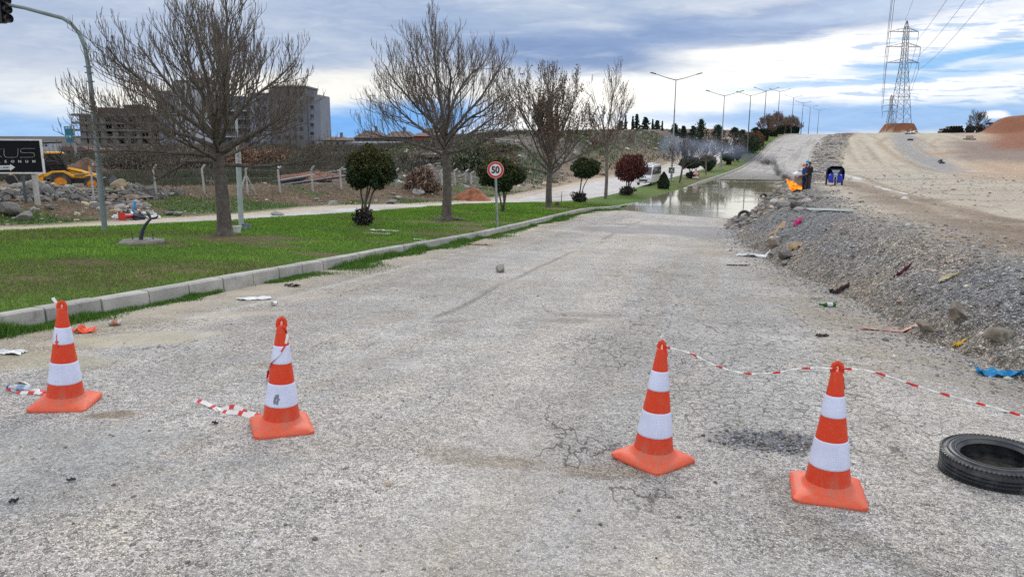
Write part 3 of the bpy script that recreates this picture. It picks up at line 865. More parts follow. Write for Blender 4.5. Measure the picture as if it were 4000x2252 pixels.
# ---- flood water
wm, n, b = new_mat('muddy_water')
co = n.pos()
n.put(b.inputs['Base Color'], n.mix(n.ramp(n.noise(co, .3, 3), .3, .7), (.24,.225,.15,1), (.30,.28,.20,1)))
b.inputs['Roughness'].default_value = .03; b.inputs['IOR'].default_value = 1.4; b.inputs['Specular IOR Level'].default_value = .5
rip = n.m('ADD', n.noise(n.scalev(co, (1.0,2.6,1)), 2.2, 3, .55), n.m('MULTIPLY', n.noise(n.scalev(co, (3,7,1)), 2.0, 3, .6), .25))
rmask = n.ramp(n.noise(co, .12, 2), .45, .6, .12, 1.0)
leftm = n.ramp(n.m('SUBTRACT', n.m('MULTIPLY', n.n.new('ShaderNodeSeparateXYZ').outputs[0], 0), 0), 0, 1)
n.put(b.inputs['Normal'], n.bump(rip, n.m('MULTIPLY', rmask, .20), .04))
V = []; 
yw = np.arange(36, 82, 1.5)
for yv in yw:
    V += [(float(Xk(yv))-.05, yv, WATER), (float(Xt(yv))+3.0, yv, WATER)]
F = [(2*i, 2*i+1, 2*i+3, 2*i+2) for i in range(len(yw)-1)]
mbw = MB(); mbw.add(V, F); tag(mbw.build('water', wm), kind='structure')
# pooled water beside the far carriageway
mbw = MB(); pud = hits([(1290,527),(1380,505),(1480,490),(1560,483),(1600,478)], lroadz)
vs = []
for (x_, y_) in pud:
    u0 = -MW(y_)-LRW
    for q in (u0+.2, u0-2.2): vs.append((float(Xk(y_)+q/cosk(y_)), y_, 0))
# ------------------------------------------------------------------ traffic cones
def cone_mats():
    om = []
    for nm, c_, r_ in (('cone_orange', (.66,.043,.006), .45), ('cone_base_orange', (.74,.095,.035), .55)):
        m, n, b = new_mat(nm); co = n.obj()
        sc_ = n.ramp(n.noise(co, 55, 5, .7), .55, .70, 0, .25)
        dirt = n.ramp(n.noise(co, 7, 5, .7), .5, .75, 0, .45 if 'base' in nm else .34)
        fz = n.n.new('ShaderNodeSeparateXYZ'); n.put(fz.inputs[0], co); low_ = n.m('MULTIPLY', n.ramp(fz.outputs[2], .26, .02, 0, .45), n.ramp(n.noise(n.scalev(co, (1,1,.25)), 26, 4, .7), .4, .65))
        c = n.mix(sc_, (*c_, 1), (.80,.25,.14,1)); c = n.mix(low_, c, (.34,.20,.15,1)); c = n.mix(dirt, c, (.42,.20,.13,1))
        n.put(b.inputs['Base Color'], c); n.put(b.inputs['Roughness'], n.ramp(dirt, 0, .4, r_, .75))
        b.inputs['Specular IOR Level'].default_value = .4
        n.put(b.inputs['Normal'], n.bump(n.noise(co, 90, 3, .6), .12, .004)); om.append(m)
    m, n, b = new_mat('reflective_band'); co = n.obj()
    sx = n.n.new('ShaderNodeSeparateXYZ'); n.put(sx.inputs[0], co)
    ang = n.m('MULTIPLY', n.m('ARCTAN2', sx.outputs[1], sx.outputs[0]), 11)
    cb = n.n.new('ShaderNodeCombineXYZ'); n.put(cb.inputs[0], ang); n.put(cb.inputs[1], n.m('MULTIPLY', sx.outputs[2], 110))
    e = n.vor(cb.outputs[0], 1.0, 'F1', 'Distance', .0)
    f = n.m('MULTIPLY', n.ramp(e, .25, .6, 1.05, .86), n.ramp(n.noise(co, 9, 3), .3, .7, .92, 1.05))
    c = n.hsv((.66,.70,.88,1), .5, 1, f)
    n.put(b.inputs['Base Color'], c); b.inputs['Roughness'].default_value = .35; b.inputs['Specular IOR Level'].default_value = .6
    n.put(b.inputs['Normal'], n.bump(e, .25, .003)); om.append(m)
    return om
C_OR, C_BASE, C_BAND = cone_mats()
mat('smudge', (.25,.26,.30), .8)
CH = .757
def cone_r(z): return lerp(.124, .029, (z-.045)/(CH-.055-.045))
def make_cone(loc, rz, tilt, label, torn=False, smudge=False):
    t = thing('traffic_cone', label, 'traffic cone', loc, rz, 'traffic cones standing across the carriageway')
    t.rotation_euler = (Euler((tilt[0], tilt[1], 0)).to_matrix() @ Euler((0, 0, rz)).to_matrix()).to_euler()
    # square rubber foot with sloping shoulders and little feet
    m = MB(); ring = []
    def sq(h, r, z, nseg=6):
        out = []
        for cx, cy, a0 in ((1,1,0), (-1,1,90), (-1,-1,180), (1,-1,270)):
            for k in range(nseg):
                a = R(a0 + 90*k/(nseg-1)); out.append((cx*(h-r)+math.cos(a)*r, cy*(h-r)+math.sin(a)*r, z))
        return out
    prof = [(.186,.035,.006), (.190,.035,.014), (.188,.035,.030), (.165,.045,.046), (.142,.10,.052), (.130,.124,.060), (.124,.1235,.078), (.117,.1165,.084)]
    vs = []; N_ = 24
    for h, r_, z in prof: vs += sq(h, min(r_, h-.0005), z)
    fs = [tuple(range(N_-1, -1, -1))]
    for i in range(len(prof)-1):
        for k in range(N_): fs.append((i*N_+k, i*N_+(k+1)%N_, (i+1)*N_+(k+1)%N_, (i+1)*N_+k))
    m.add(vs, fs)
    for sx in (-1, 1):
        for sy in (-1, 0, 1):
            m.box((sx*.168, sy*.12, .0035), (.03,.05,.009)); 
            if sy: m.box((sy*.10, sx*.168, .0035), (.05,.03,.009))
    m.build('base', C_BASE, t, True, 50)
    m = MB(); m.lathe([(cone_r(z), z) for z in np.linspace(.06, CH-.055, 14)] + [(.028, CH-.051), (.022, CH-.047), (.0, CH-.047)], 40)
    m.build('body', C_OR, t, True, 40)
    for z0, z1 in ((.180,.326), (.462,.575)):
        m = MB(); m.lathe([(cone_r(z0)+.0005, z0-.002), (cone_r(z0)+.003, z0)] + [(cone_r(z)+.003, z) for z in np.linspace(z0+.01, z1-.01, 4)] + [(cone_r(z1)+.003, z1), (cone_r(z1)+.0005, z1+.002)], 40)
        m.build('reflective_band', C_BAND, t, True, 60)
    # carrying loop on top
    m = MB(); z = CH-.060
    m.tube([(-.022,0,z), (-.021,0,z+.028), (-.015,0,z+.046), (0,0,z+.054), (.015,0,z+.046), (.021,0,z+.028), (.022,0,z)], .0075, 8, flat=2.0)
    m.build('carrying_loop', C_OR, t, True, 60)
    if torn:
        m = MB(); a = R(-100)
        pl = [(-.004,.52), (.002,.545), (.004,.50), (.010,.488), (.020,.485), (.012,.47), (.016,.452), (.004,.437), (-.008,.452), (-.002,.47), (-.012,.478), (-.002,.492)]
        vs = []
        for dx_, z in pl:
            r_ = cone_r(z)+.0042; a_ = R(-100)-rz + dx_/r_
            vs.append((r_*math.cos(a_), r_*math.sin(a_), z))
        m.add(vs, [tuple(range(len(vs)))]); m.build('tear', C_OR, t)
    if smudge:
        m = MB(); r2 = random.Random(3)
        for k in range(9):
            a_ = R(-92)-rz + r2.uniform(-.22,.22); z = .235 + r2.uniform(-.02,.025); w_ = r2.uniform(.04,.09); h_ = r2.uniform(.006,.018)
            vs = [((cone_r(zz)+.0042)*math.cos(aa), (cone_r(zz)+.0042)*math.sin(aa), zz) for aa, zz in ((a_-w_,z-h_), (a_+w_*.6,z-h_*1.2), (a_+w_,z+h_), (a_-w_*.7,z+h_*.8))]
            m.add(vs, [(0,1,2,3)])
        m.build('peeled_sticker', MATS['smudge'], t)
    return t
CONES = []
for vx, vy, yaw, ty, lab, kw in [
        (166,1017,10, R(4.2), 'orange and white traffic cone nearest the kerb with a torn upper band', dict(torn=True)),
        (708,1076,24, R(3.2), 'orange and white traffic cone with red and white tape wound round its top', dict(smudge=True)),
        (1641,1156,-50, R(2.0), 'scuffed orange and white traffic cone, third from the left, with tape tied to its right', {}),
        (2079,1240,-17, R(-.6), 'orange and white traffic cone nearest the tyre with tape running off both ways', {})]:
    p = _hit(vx*VP, vy*VP, roadz); CONES.append(make_cone((p[0], p[1], float(roadz(p[0], p[1]))+.001), R(yaw), (0, ty), lab, **kw))
def cone_top(i, dz=-.03):
    c = CONES[i]; return Vector(c.location) + c.rotation_euler.to_matrix() @ Vector((0, 0, CH+dz))

# ------------------------------------------------------------------ barrier tape
TW = mat('tape_white', (.72,.70,.66), .4, var=.1); TR = mat('tape_red', (.62,.02,.02), .4, var=.15)
def ribbon(pts, width, seg=.16, twist=0.0, sub=12, red=.42, offs=0.0, vert=False):
    """a flat strip of tape with alternating red and white lengths"""
    P_ = [Vector(p) for p in pts]; out = []
    for i in range(len(P_)-1):
        a, b, c_, d = P_[max(i-1,0)], P_[i], P_[i+1], P_[min(i+2,len(P_)-1)]
        for k in range(sub):
            t = k/sub
            out.append(.5*((2*b)+(c_-a)*t+(2*a-5*b+4*c_-d)*t*t+(3*b-a-3*c_+d)*t**3))
    out.append(P_[-1]); m = MB(); L = offs; vs = []; ls = []
    for i, p in enumerate(out):
        d = (out[min(i+1,len(out)-1)]-out[max(i-1,0)]).normalized()
        side = d.cross(Vector((0,0,1))); 
        if side.length < .05: side = Vector((1,0,0))
        side.normalize(); up = side.cross(d)
        a = twist*L + (math.pi/2 if vert else 0) + .5*math.sin(L*9)
        s_ = (side*math.cos(a) + up*math.sin(a))*width/2
        nn = s_.cross(d).normalized()*.0008
        vs += [p-s_+nn, p+s_+nn, p+s_-nn, p-s_-nn]; ls.append(L)
        if i < len(out)-1: L += (out[i+1]-p).length
    m.v = [tuple(v) for v in vs]
    for i in range(len(out)-1):
        mi_ = 1 if (ls[i] % seg) < seg*red else 0
        for k in range(4):
            m.f.append((i*4+k, i*4+(k+1)%4, (i+1)*4+(k+1)%4, (i+1)*4+k)); m.mi.append(mi_)
    return m
def cord(pts, rad, seg, red, sub=20):
    """tape twisted into a cord: flattened tube whose section turns along its length"""
    m0 = ribbon(pts, rad, seg, 0, sub); cs = [(Vector(m0.v[4*i])+Vector(m0.v[4*i+1]))/2 for i in range(len(m0.v)//4)]
    m = MB(); L = 0; vs = []; ls = []; n_ = 6
    for i, p in enumerate(cs):
        d = (cs[min(i+1,len(cs)-1)]-cs[max(i-1,0)]).normalized(); a = d.cross(Vector((0,0,1))).normalized(); b = a.cross(d); tw = L*40; ls.append(L)
        for k in range(n_):
            t_ = 2*math.pi*k/n_; u_, v_ = math.cos(t_)*rad, math.sin(t_)*rad*.55
            vs.append(p + a*(u_*math.cos(tw)-v_*math.sin(tw)) + b*(u_*math.sin(tw)+v_*math.cos(tw)))
        if i < len(cs)-1: L += (cs[i+1]-p).length
    m.v = [tuple(v) for v in vs]
    for i in range(len(cs)-1):
        for k in range(n_):
            m.f.append((i*n_+k, i*n_+(k+1)%n_, (i+1)*n_+(k+1)%n_, (i+1)*n_+k)); m.mi.append(1 if (ls[i] % seg) < seg*red else 0)
    return m
def tape(pts, label, width=.03, twisted=False, **kw):
    c = Vector(pts[0]); q_ = [Vector(p)-c for p in pts]
    m = cord(q_, width, kw.get('seg', .16), kw.get('red', .3)) if twisted else ribbon(q_, width, **kw)
    o = m.build('barrier_tape', [TW, TR], None, loc=c)
    return tag(o, label, 'barrier tape', 'red and white barrier tape on the cones')
a, b = cone_top(2), cone_top(3)
mid = [pt(vx, vy, lerp(a.y, b.y, t)) for vx, vy, t in ((1735,888,.16), (1800,919,.3), (1870,938,.46), (1940,938,.62), (2020,926,.8))]
tape([a+Vector((0,-.02,0))]+mid+[b+Vector((-.01,-.02,0))], 'twisted red and white tape sagging between the two right hand cones', .0065, True, seg=.16, red=.26)
mid = [pt(vx, vy, lerp(b.y, b.y-.35, t)) for vx, vy, t in ((2195,935,.2), (2340,981,.45), (2500,1025,.75), (2620,1060,.95), (2800,1120,1.2))]
e_ = Vector((3.0, 3.0, 0)); e_.z = float(surf(e_.x, e_.y))+.01
tape([b+Vector((.01,-.02,0))]+mid+[e_], 'twisted red and white tape leading from the right cone out past the tyre', .0072, True, seg=.16, red=.30)
c2 = cone_top(1)
def rd(vx, vy, dz=.006):
    p = _hit(vx*VP, vy*VP, roadz); return Vector((p[0], p[1], float(roadz(*p))+dz))
c2l = CONES[1].location
tape([rd(660,1052,.02), rd(640,1050), rd(600,1044,.02), rd(560,1036), rd(530,1024,.015), rd(505,1018,.03), rd(484,1010)], 'loose red and white tape lying on the road left of the second cone', .034, seg=.15, red=.28, twist=1.5)
tape([rd(652,1049,.02), rd(620,1040,.01), rd(590,1032,.03), rd(560,1032,.01), rd(548,1036,.02)], 'doubled back end of loose tape lying behind the longer strip by the second cone', .034, seg=.13, red=.3, twist=1.8)
q = Vector(c2l); vw = (Vector((0,0,EYE))-c2).normalized()
def con(i, z, a_deg, off=.006):
    c = CONES[i]; r_ = cone_r(z)+off; a_ = R(a_deg)-c.rotation_euler.z
    return Vector(c.location) + c.rotation_euler.to_matrix() @ Vector((r_*math.cos(a_), r_*math.sin(a_), z))
tape([con(1,.70,-60,.0), con(1,.66,-15), con(1,.60,-40), con(1,.54,-80), con(1,.48,-125), con(1,.43,-160), con(1,.36,-172,.01), con(1,.30,-174,.012)], 'short red and white tape wound slantwise down the second cone', .017, seg=.12, red=.45)
tape([con(0,.70,180,.0), con(0,.74,175,.015), con(0,.76,172,.035), con(0,.775,170,.05)], 'knotted grey white tape end sticking out of the top of the leftmost cone', .022, seg=9, red=0)
tape([con(2,.70,20,.0), con(2,.66,0,.004), con(2,.60,-5,.006), con(2,.57,-8,.006)], 'short tape end hanging down the third cone from the left', .015, seg=.08, red=.5)
tape([con(2,.735,60,-.02), con(2,.77,60,-.02), con(2,.80,55,-.015)], 'stiff pale tape end standing up from the third cone from the left', .03, seg=9, red=0)
tape([con(3,.70,5,.0), con(3,.66,0,.004), con(3,.61,0,.005)], 'short tape end hanging down the cone nearest the tyre', .012, seg=.08, red=.6)
tape([rd(118,985), rd(90,988,.02), rd(60,984), rd(30,982,.02), rd(20,983)], 'crumpled red and white tape on the road left of the leftmost cone', .045, seg=.14, red=.3, twist=1.0)
tape([rd(118,995), rd(95,992,.015), rd(60,990,.01), rd(42,988)], 'thin tape strip lying nearest behind the leftmost cone foot', .028, seg=.11, red=.4, twist=1.0)
tape([rd(46,962), rd(60,966,.02), rd(78,972), rd(90,982,.02)], 'faded tape scrap curling on the road beyond the leftmost cone', .04, seg=.2, red=.2, twist=1.0)

# ------------------------------------------------------------------ tyres
m, n, b = new_mat('tyre_rubber'); co = n.obj()
d = n.ramp(n.noise(co, 6, 5, .65), .42, .68, 0, .75)
n.put(b.inputs['Base Color'], n.mix(d, (.020,.023,.028,1), (.12,.115,.11,1))); n.put(b.inputs['Roughness'], n.ramp(d, 0, .7, .42, .85))
b.inputs['Specular IOR Level'].default_value = .45
n.put(b.inputs['Normal'], n.bump(n.noise(co, 60, 4, .6), .25, .004))
RUB = m
def tyre(name, label, loc, ro=.31, wd=.20, rot=(0,0,0), detail=True, group=None, burnt=False):
    t = thing(name, label, 'tyre', loc, 0, group, rot)
    ri = ro*.63; h = wd/2
    prof = [(ri,-h*.62), (ri+.012,-h*.78), (ro*.80,-h*.98), (ro*.93,-h*.86), (ro*.985,-h*.68), (ro,-h*.50)]
    if detail:
        for z in (-.34,-.03,.27):
            prof += [(ro+.002, h*(z-.11)), (ro-.007, h*(z-.07)), (ro-.007, h*(z-.01)), (ro+.002, h*(z+.03))]
    prof += [(ro, h*.50), (ro*.985, h*.68), (ro*.93, h*.86), (ro*.80, h*.98), (ri+.012, h*.78), (ri, h*.62),
             (ri+.02, h*.6), (ro*.78, h*.72), (ro*.91, h*.45), (ro*.93, 0), (ro*.91,-h*.45), (ro*.78,-h*.72), (ri+.02,-h*.6)]
    mb = MB(); mb.lathe(prof, 72 if detail else 20, (0,0,h), close=True)
    mb.build('tread', RUB, t, True, 32)
    if detail:
        for z in (h*1.66, h*.34):                            # shoulder blocks and the raised rings of the sidewall
            mb = MB()
            for k in range(76):
                a_ = 2*math.pi*k/76
                M = Euler((0, 0, a_)).to_matrix()
                c_ = M @ Vector((ro-.006, 0, z)); mb.box(c_, (.014,.014,.036), (0, R(14 if z > h else -14), a_))
            mb.lathe([(ro-.016, z-.012), (ro-.008, z-.012), (ro-.008, z+.012), (ro-.016, z+.012)], 76, close=True)
            mb.build('shoulder_block_row', RUB, t)
        for rr, zz in ((ro*.72, h*1.885), (ro*.86, h*1.955)):
            mb = MB(); mb.lathe([(rr-.006, zz-.004), (rr-.003, zz+.004), (rr+.003, zz+.004), (rr+.006, zz-.004)], 64, close=True); mb.build('sidewall_ring', RUB, t, True)
    return t
p = rd(2496, 1196, 0)
_s = MB(); _s.lathe([(.18,.03), (.12,.045), (.05,.04), (0,.05)], 20)
ty = tyre('old_tyre', 'worn black car tyre lying flat on the asphalt right of the last cone', (p.x, p.y, p.z+.002), .285, .155, (R(1.5), R(-2.5), 0))
_s.build('soil_inside', mat('dark_soil', (.045,.038,.03), .95, var=.6, scale=20, bump=1, bscale=60), ty, True)

# ------------------------------------------------------------------ stones, litter
STN = mat('stone_grey', (.30,.285,.26), .9, var=.35, scale=14, bump=.6, bscale=40, dirt=(.16,.12,.08), dirtamt=.6)
STB = mat('stone_brown', (.20,.165,.125), .9, var=.35, scale=12, bump=.6, bscale=40, dirt=(.42,.38,.33), dirtamt=.6)
STD = mat('stone_dark', (.13,.12,.105), .9, var=.4, scale=10, bump=.6, bscale=30)
def stone(vx, vy, size, label, cat='stone', mt=None, seed=0, sink=.25, name='stone', group=None, sub=3):
    p = at(vx, vy); m = MB(); m.rock((0,0,0), size, seed, .35, sub, 0, True)
    o = m.build(name, mt or STN, None, True, 28, loc=(p.x, p.y, p.z+size[2]*(1-2*sink)))
    return tag(o, label, cat, group)
stone(1260, 684, (.155,.12,.085), 'chunky grey brown concrete lump alone in the middle of the road', 'stone', STN, 4, .15, 'concrete_lump')
stone(2407, 797, (.18,.14,.12), 'large pale brown boulder half buried in the gravel bank', 'boulder', STB, 11, .3, 'boulder')
stone(2520, 850, (.17,.13,.09), 'brown flat boulder in the gravel bank near the right edge', 'boulder', STB, 15, .35, 'boulder')
stone(2325, 825, (.15,.09,.08), 'small brown stone at the foot of the gravel bank', 'stone', STB, 18, .35)
stone(1976, 650, (.19,.16,.13), 'rounded dark grey boulder at the toe of the gravel bank', 'boulder', STD, 21, .25, 'boulder')
stone(1938, 640, (.10,.09,.06), 'pale round cobble beside the dark boulder', 'stone', STN, 23, .25)
stone(1972, 665, (.13,.10,.07), 'flat grey stone below the dark boulder', 'stone', STN, 25, .25)
stone(1945, 622, (.30,.20,.18), 'yellowish boulder with cardboard on it in the gravel bank', 'boulder', STB, 27, .3, 'boulder')
for i, (vx, vy, s_, mt) in enumerate([(2000,520,.62,STD), (2022,512,.5,STN), (2035,527,.42,STD), (2050,524,.35,STB), (1985,512,.45,STB), (2010,530,.5,STN), (1868,548,.42,STD), (1885,541,.40,STB), (1898,550,.32,STB), (1876,533,.36,STN), (1905,534,.34,STD), (1900,520,.36,STB), (1925,505,.4,STN), (1940,497,.32,STD), (1895,556,.25,STD), (1960,498,.35,STB), (1915,485,.4,STD)]):
    s_ *= .42; stone(vx, vy, (s_, s_*.8, s_*.55), ['grey', 'brown', 'dark'][i % 3] and 'rough broken boulder on the rubble edge beside the flood water', 'boulder', mt, 40+i, .3, 'boulder', 'boulders along the water edge', 2)

PLW = mat('plastic_white', (.70,.70,.70), .45, var=.15, bump=.3, bscale=20)
def sheet(name, vx, vy, w, d, label, cat, mt, seed=0, h=.05, rz=None, nx=14, ny=9, hole=0.0, z=0.0):
    """crumpled thin sheet lying on the surface"""
    p = at(vx, vy); r = random.Random(seed); s = seed*7.3
    xs = np.linspace(-w/2, w/2, nx); ys_ = np.linspace(-d/2, d/2, ny); m = MB(); vs = []
    rz = r.uniform(-.6,.6) if rz is None else rz
    for yv in ys_:
        for xv in xs:
            k = 1+.35*float(fbm(xv*3/w+s, yv*3/d, 1.2, 2, seed))
            X_, Y_ = xv*k, yv*k
            wx = p.x+X_*math.cos(rz)-Y_*math.sin(rz); wy = p.y+X_*math.sin(rz)+Y_*math.cos(rz)
            zz = float(surf(wx, wy)) - p.z + .008 + z + h*max(0, float(fbm(xv*4/w+s, yv*4/d, 1.5, 3, seed+1))+.35)
            vs.append((wx-p.x, wy-p.y, zz))
    fs = [(j*nx+i, j*nx+i+1, (j+1)*nx+i+1, (j+1)*nx+i) for j in range(ny-1) for i in range(nx-1) if r.random() >= hole]
    m.add(vs, fs); o = m.build(name, mt, None, False, loc=p)
    so = o.modifiers.new('thick', 'SOLIDIFY'); so.thickness = .004
    return tag(o, label, cat)
BLU = mat('cloth_blue', (.03,.27,.55), .8, var=.3, scale=20, bump=.4); PNK = mat('cloth_pink', (.75,.04,.22), .8, var=.3)
CARD = mat('cardboard', (.50,.36,.22), .85, var=.2); BRN = mat('brown_cloth', (.055,.032,.028), .85, var=.3)
ORC = mat('plastic_orange', (.85,.10,.03), .45, var=.15); GRNG = mat('bottle_green', (.01,.12,.02), .15, var=.1)
MAR = mat('cloth_maroon', (.13,.03,.06), .9); YEL = mat('plastic_yellow', (.75,.45,.03), .5)
DKP = mat('plastic_dark', (.03,.035,.05), .5, var=.3)
sheet('plastic_bag', 1893, 645, .75, .28, 'white plastic bag with red print lying flat at the toe of the gravel', 'plastic bag', PLW, 1, .09)
sheet('plastic_bag', 640, 752, .42, .20, 'torn translucent white plastic lying on the road beside the kerb grass', 'plastic bag', PLW, 2, .03)
sheet('cloth_rag', 2515, 945, .36, .14, 'crumpled bright blue rag on the road edge at the right', 'rag', BLU, 3, .07, -.3, 20, 10)
sheet('cloth_rag', 2005, 565, .20, .16, 'bright pink rag on the gravel bank', 'rag', PNK, 4, .14)
sheet('cloth_rag', 2270, 688, .22, .09, 'dark maroon cloth scrap half way up the gravel bank', 'rag', MAR, 5, .09)
sheet('cloth_rag', 2110, 735, .34, .12, 'dark brown crumpled rag at the gravel toe', 'rag', BRN, 6, .10)
sheet('cardboard_scrap', 1995, 628, .30, .2, 'brown folded cardboard scrap on the lower gravel bank', 'cardboard', CARD, 7, .14)
sheet('cardboard_scrap', 1948, 612, .45, .22, 'pale cardboard sheet propped on the yellowish boulder', 'cardboard', CARD, 8, .10, z=.3)
sheet('plastic_wrapper', 2385, 698, .26, .08, 'pale yellow wrapper strip on the upper gravel bank', 'wrapper', mat('straw', (.6,.5,.3), .8), 9, .05)
sheet('plastic_wrapper', 2412, 868, .12, .07, 'small bright yellow wrapper near the gravel toe', 'wrapper', YEL, 10, .05)
sheet('cardboard_scrap', 2240, 832, .75, .14, 'flattened reddish board strip across the gravel toe', 'cardboard', mat('board_red', (.55,.30,.24), .85), 11, .02, -.25)
sheet('orange_fragment', 213, 835, .21, .15, 'broken piece of orange cone plastic behind the leftmost cone', 'plastic fragment', ORC, 12, .06, .5, 8, 6)
sheet('cardboard_scrap', 1205, 616, .75, .12, 'long flattened cardboard strip on the road beside the kerb', 'cardboard', CARD, 13, .06, -.2)
sheet('plastic_wrapper', 966, 580, .9, .25, 'crushed white sheet rubbish on the lawn right of the first round shrub', 'litter', PLW, 14, .03, .1, hole=.3)
sheet('plastic_wrapper', 948, 588, .75, .10, 'thin white strip litter lying below the crushed sheet on the lawn', 'litter', PLW, 15, .03, .1)
sheet('plastic_wrapper', 1055, 604, .32, .08, 'small white slip on the lawn close behind the kerb', 'litter', PLW, 16, .03, .1)
sheet('plastic_wrapper', 1862, 582, .16, .08, 'tiny pale wrapper beside the dark asphalt repair', 'litter', PLW, 17, .03)
sheet('plastic_wrapper', 735, 720, .22, .14, 'small dark leaf litter heap on the verge', 'litter', BRN, 18, .04, hole=.3)
sheet('plastic_wrapper', 20, 888, .3, .14, 'grey white plastic film in the gutter left of the leftmost cone', 'litter', PLW, 19, .03, 0)
sheet('plastic_wrapper', 1010, 1012, .01, .01, 'x', 'litter', PLW, 20) if False else None
sheet('dark_scrap', 541, 1066, .045, .02, 'small dark blue scrap on the road below the loose tape', 'litter', DKP, 21, .02)
sheet('dark_scrap', 35, 1265, .035, .018, 'small blackish scrap on the road at the lower left', 'litter', DKP, 22, .02)
sheet('dark_scrap', 180, 1210, .04, .015, 'thin dark scrap on the road below the leftmost cone', 'litter', DKP, 23, .015)
sheet('dark_scrap', 2066, 845, .14, .08, 'dark pad of old tar on the road right of centre', 'litter', BRN, 24, .03)
sheet('dark_scrap', 1855, 668, .5, .12, 'flat dark twig litter near the gravel toe', 'litter', BRN, 25, .03, 0, hole=.35)
# drinks can, green bottle, water bottle
def can(vx, vy, label, mats, r=.033, L=.12, rz=0.0, name='drinks_can', cat='drinks can'):
    p = at(vx, vy); t = thing(name, label, cat, (p.x, p.y, p.z+r), rz)
    M = Euler((0, math.pi/2, 0)).to_matrix()
    m = MB(); m.lathe([(0,-L/2), (r*.8,-L/2), (r,-L/2+.01), (r, L/2-.012), (r*.8, L/2), (0, L/2)], 20, M=M); m.build('can_body', mats[0], t, True, 40)
    m = MB(); m.lathe([(r*1.003,-L*.25), (r*1.02,-L*.22), (r*1.02, L*.22), (r*1.003, L*.25)], 20, M=M); m.build('printed_band', mats[1], t, True, 40)
    return t
ALU = mat('can_metal', (.5,.48,.46), .35, .7); PRN = mat('can_print', (.45,.2,.12), .5, var=.5, scale=40)
can(290, 818, 'crushed drinks can lying in the kerb grass behind the leftmost cone', (ALU, PRN), rz=.3)
can(690, 768, 'small pale can on the verge beside the torn plastic', (ALU, PLW), .028, .08, 1.2)
def bottle(vx, vy, label, mt, cap, r, L, rz, lab=PLW, name='bottle', neck=.45):
    p = at(vx, vy); t = thing(name, label, 'bottle', (p.x, p.y, p.z+r), rz); M = Euler((0, math.pi/2, 0)).to_matrix()
    m = MB(); m.lathe([(0,-L/2), (r*.9,-L/2), (r,-L/2+.01), (r, L*.12), (r*.7, L*.25), (r*neck, L*.33), (r*neck, L*.46), (0, L*.46)], 20, M=M); m.build('glass_body', mt, t, True, 50)
    m = MB(); m.lathe([(r*neck*1.15, L*.43), (r*neck*1.2, L*.5), (0, L*.5)], 12, M=M); m.build('cap', cap, t)
    m = MB(); m.lathe([(r*1.004,-L*.3), (r*1.02,-L*.28), (r*1.02, L*.02), (r*1.004, L*.04)], 20, M=M); m.build('paper_label', lab, t, True)
    return t
bottle(2080, 771, 'green glass bottle lying on the road near the gravel toe', GRNG, GRNG, .035, .24, math.pi)
bottle(50, 983, 'clear water bottle with blue cap tangled in tape left of the leftmost cone', mat('bottle_clear', (.6,.62,.66), .2), mat('cap_blue', (.02,.10,.5), .4), .026, .20, R(170), mat('paper_blue', (.25,.35,.5), .5, var=.5, scale=30), 'water_bottle', .5)
bottle(1948, 604, 'pale plastic bottle lying on the gravel bank above the cardboard', PLW, ORC, .06, .38, .6, CARD, 'plastic_bottle')

# ------------------------------------------------------------------ loose gravel and grass blades
def scatter_mesh(name, pts, sizes, mt, seed, flat=.7, cols=None):
    V0 = np.array([tuple(v) for v in ICO[0][0]]); F0 = np.array(ICO[0][1]); N_ = len(pts)
    g = np.random.default_rng(seed)
    jit = 1 + g.uniform(-.28, .28, (N_, 12, 1))
    sc3 = np.stack([sizes*g.uniform(.7,1.3,N_), sizes*g.uniform(.7,1.3,N_), sizes*flat*g.uniform(.6,1.2,N_)], -1)
    th = g.uniform(0, 6.28, N_); c_, s_ = np.cos(th), np.sin(th)
    V = V0[None]*jit*sc3[:, None]
    X_ = V[...,0]*c_[:,None]-V[...,1]*s_[:,None]; Y_ = V[...,0]*s_[:,None]+V[...,1]*c_[:,None]
    V = np.stack([X_, Y_, V[...,2]], -1) + pts[:, None]
    F = F0[None] + (np.arange(N_)*12)[:, None, None]
    base = np.array([.24,.238,.237]) if cols is None else cols
    cc = base*np.exp(g.normal(0, .38, (N_,1)))*np.array([1,1,1]) * (1+g.normal(0,.05,(N_,3)))
    warm = g.random(N_) < .22; cc[warm] *= np.array([1.25,1.05,.8]); pale = g.random(N_) < .08; cc[pale] *= 1.7
    return link(name, np_mesh(name, V.reshape(-1,3), F.reshape(-1,3), mt, False, np.repeat(np.clip(cc,.03,.7), 12, 0)))
m, n, b = new_mat('loose_stone'); co = n.pos(); tc = n.attr('tint', 'Color')
n.put(b.inputs['Base Color'], n.hsv(tc, .5, 1, n.ramp(n.noise(co, 60, 3, .6), .3, .7, .75, 1.2))); b.inputs['Roughness'].default_value = .9; b.inputs['Specular IOR Level'].default_value = .3
LST = m
g = np.random.default_rng(5)
N_ = 42000
yv = 4 + 44*g.random(N_)**1.5; wv_ = g.uniform(-.3, 1, N_) * (bankB(yv)+1.7); 
wv_ = np.where(wv_ < 0, wv_*.8, wv_)
xv = Xt(yv) + wv_/cosk(yv)
keep = (g.random(N_) < np.clip(1.5-wv_/(bankB(yv)+.9), .08, 1)*np.where(wv_ < 0, np.exp(wv_*3.5), 1)) & (xv/np.maximum(yv, 1) < .95)
xv, yv = xv[keep], yv[keep]
sz = g.lognormal(math.log(.011), .42, len(xv))*np.interp(yv, [4, 15, 48], [.9, 1.05, 1.8])
zz = surf(xv, yv)
tag(scatter_mesh('loose_gravel', np.c_[xv, yv, zz+sz*.25], sz, LST, 6), kind='stuff')
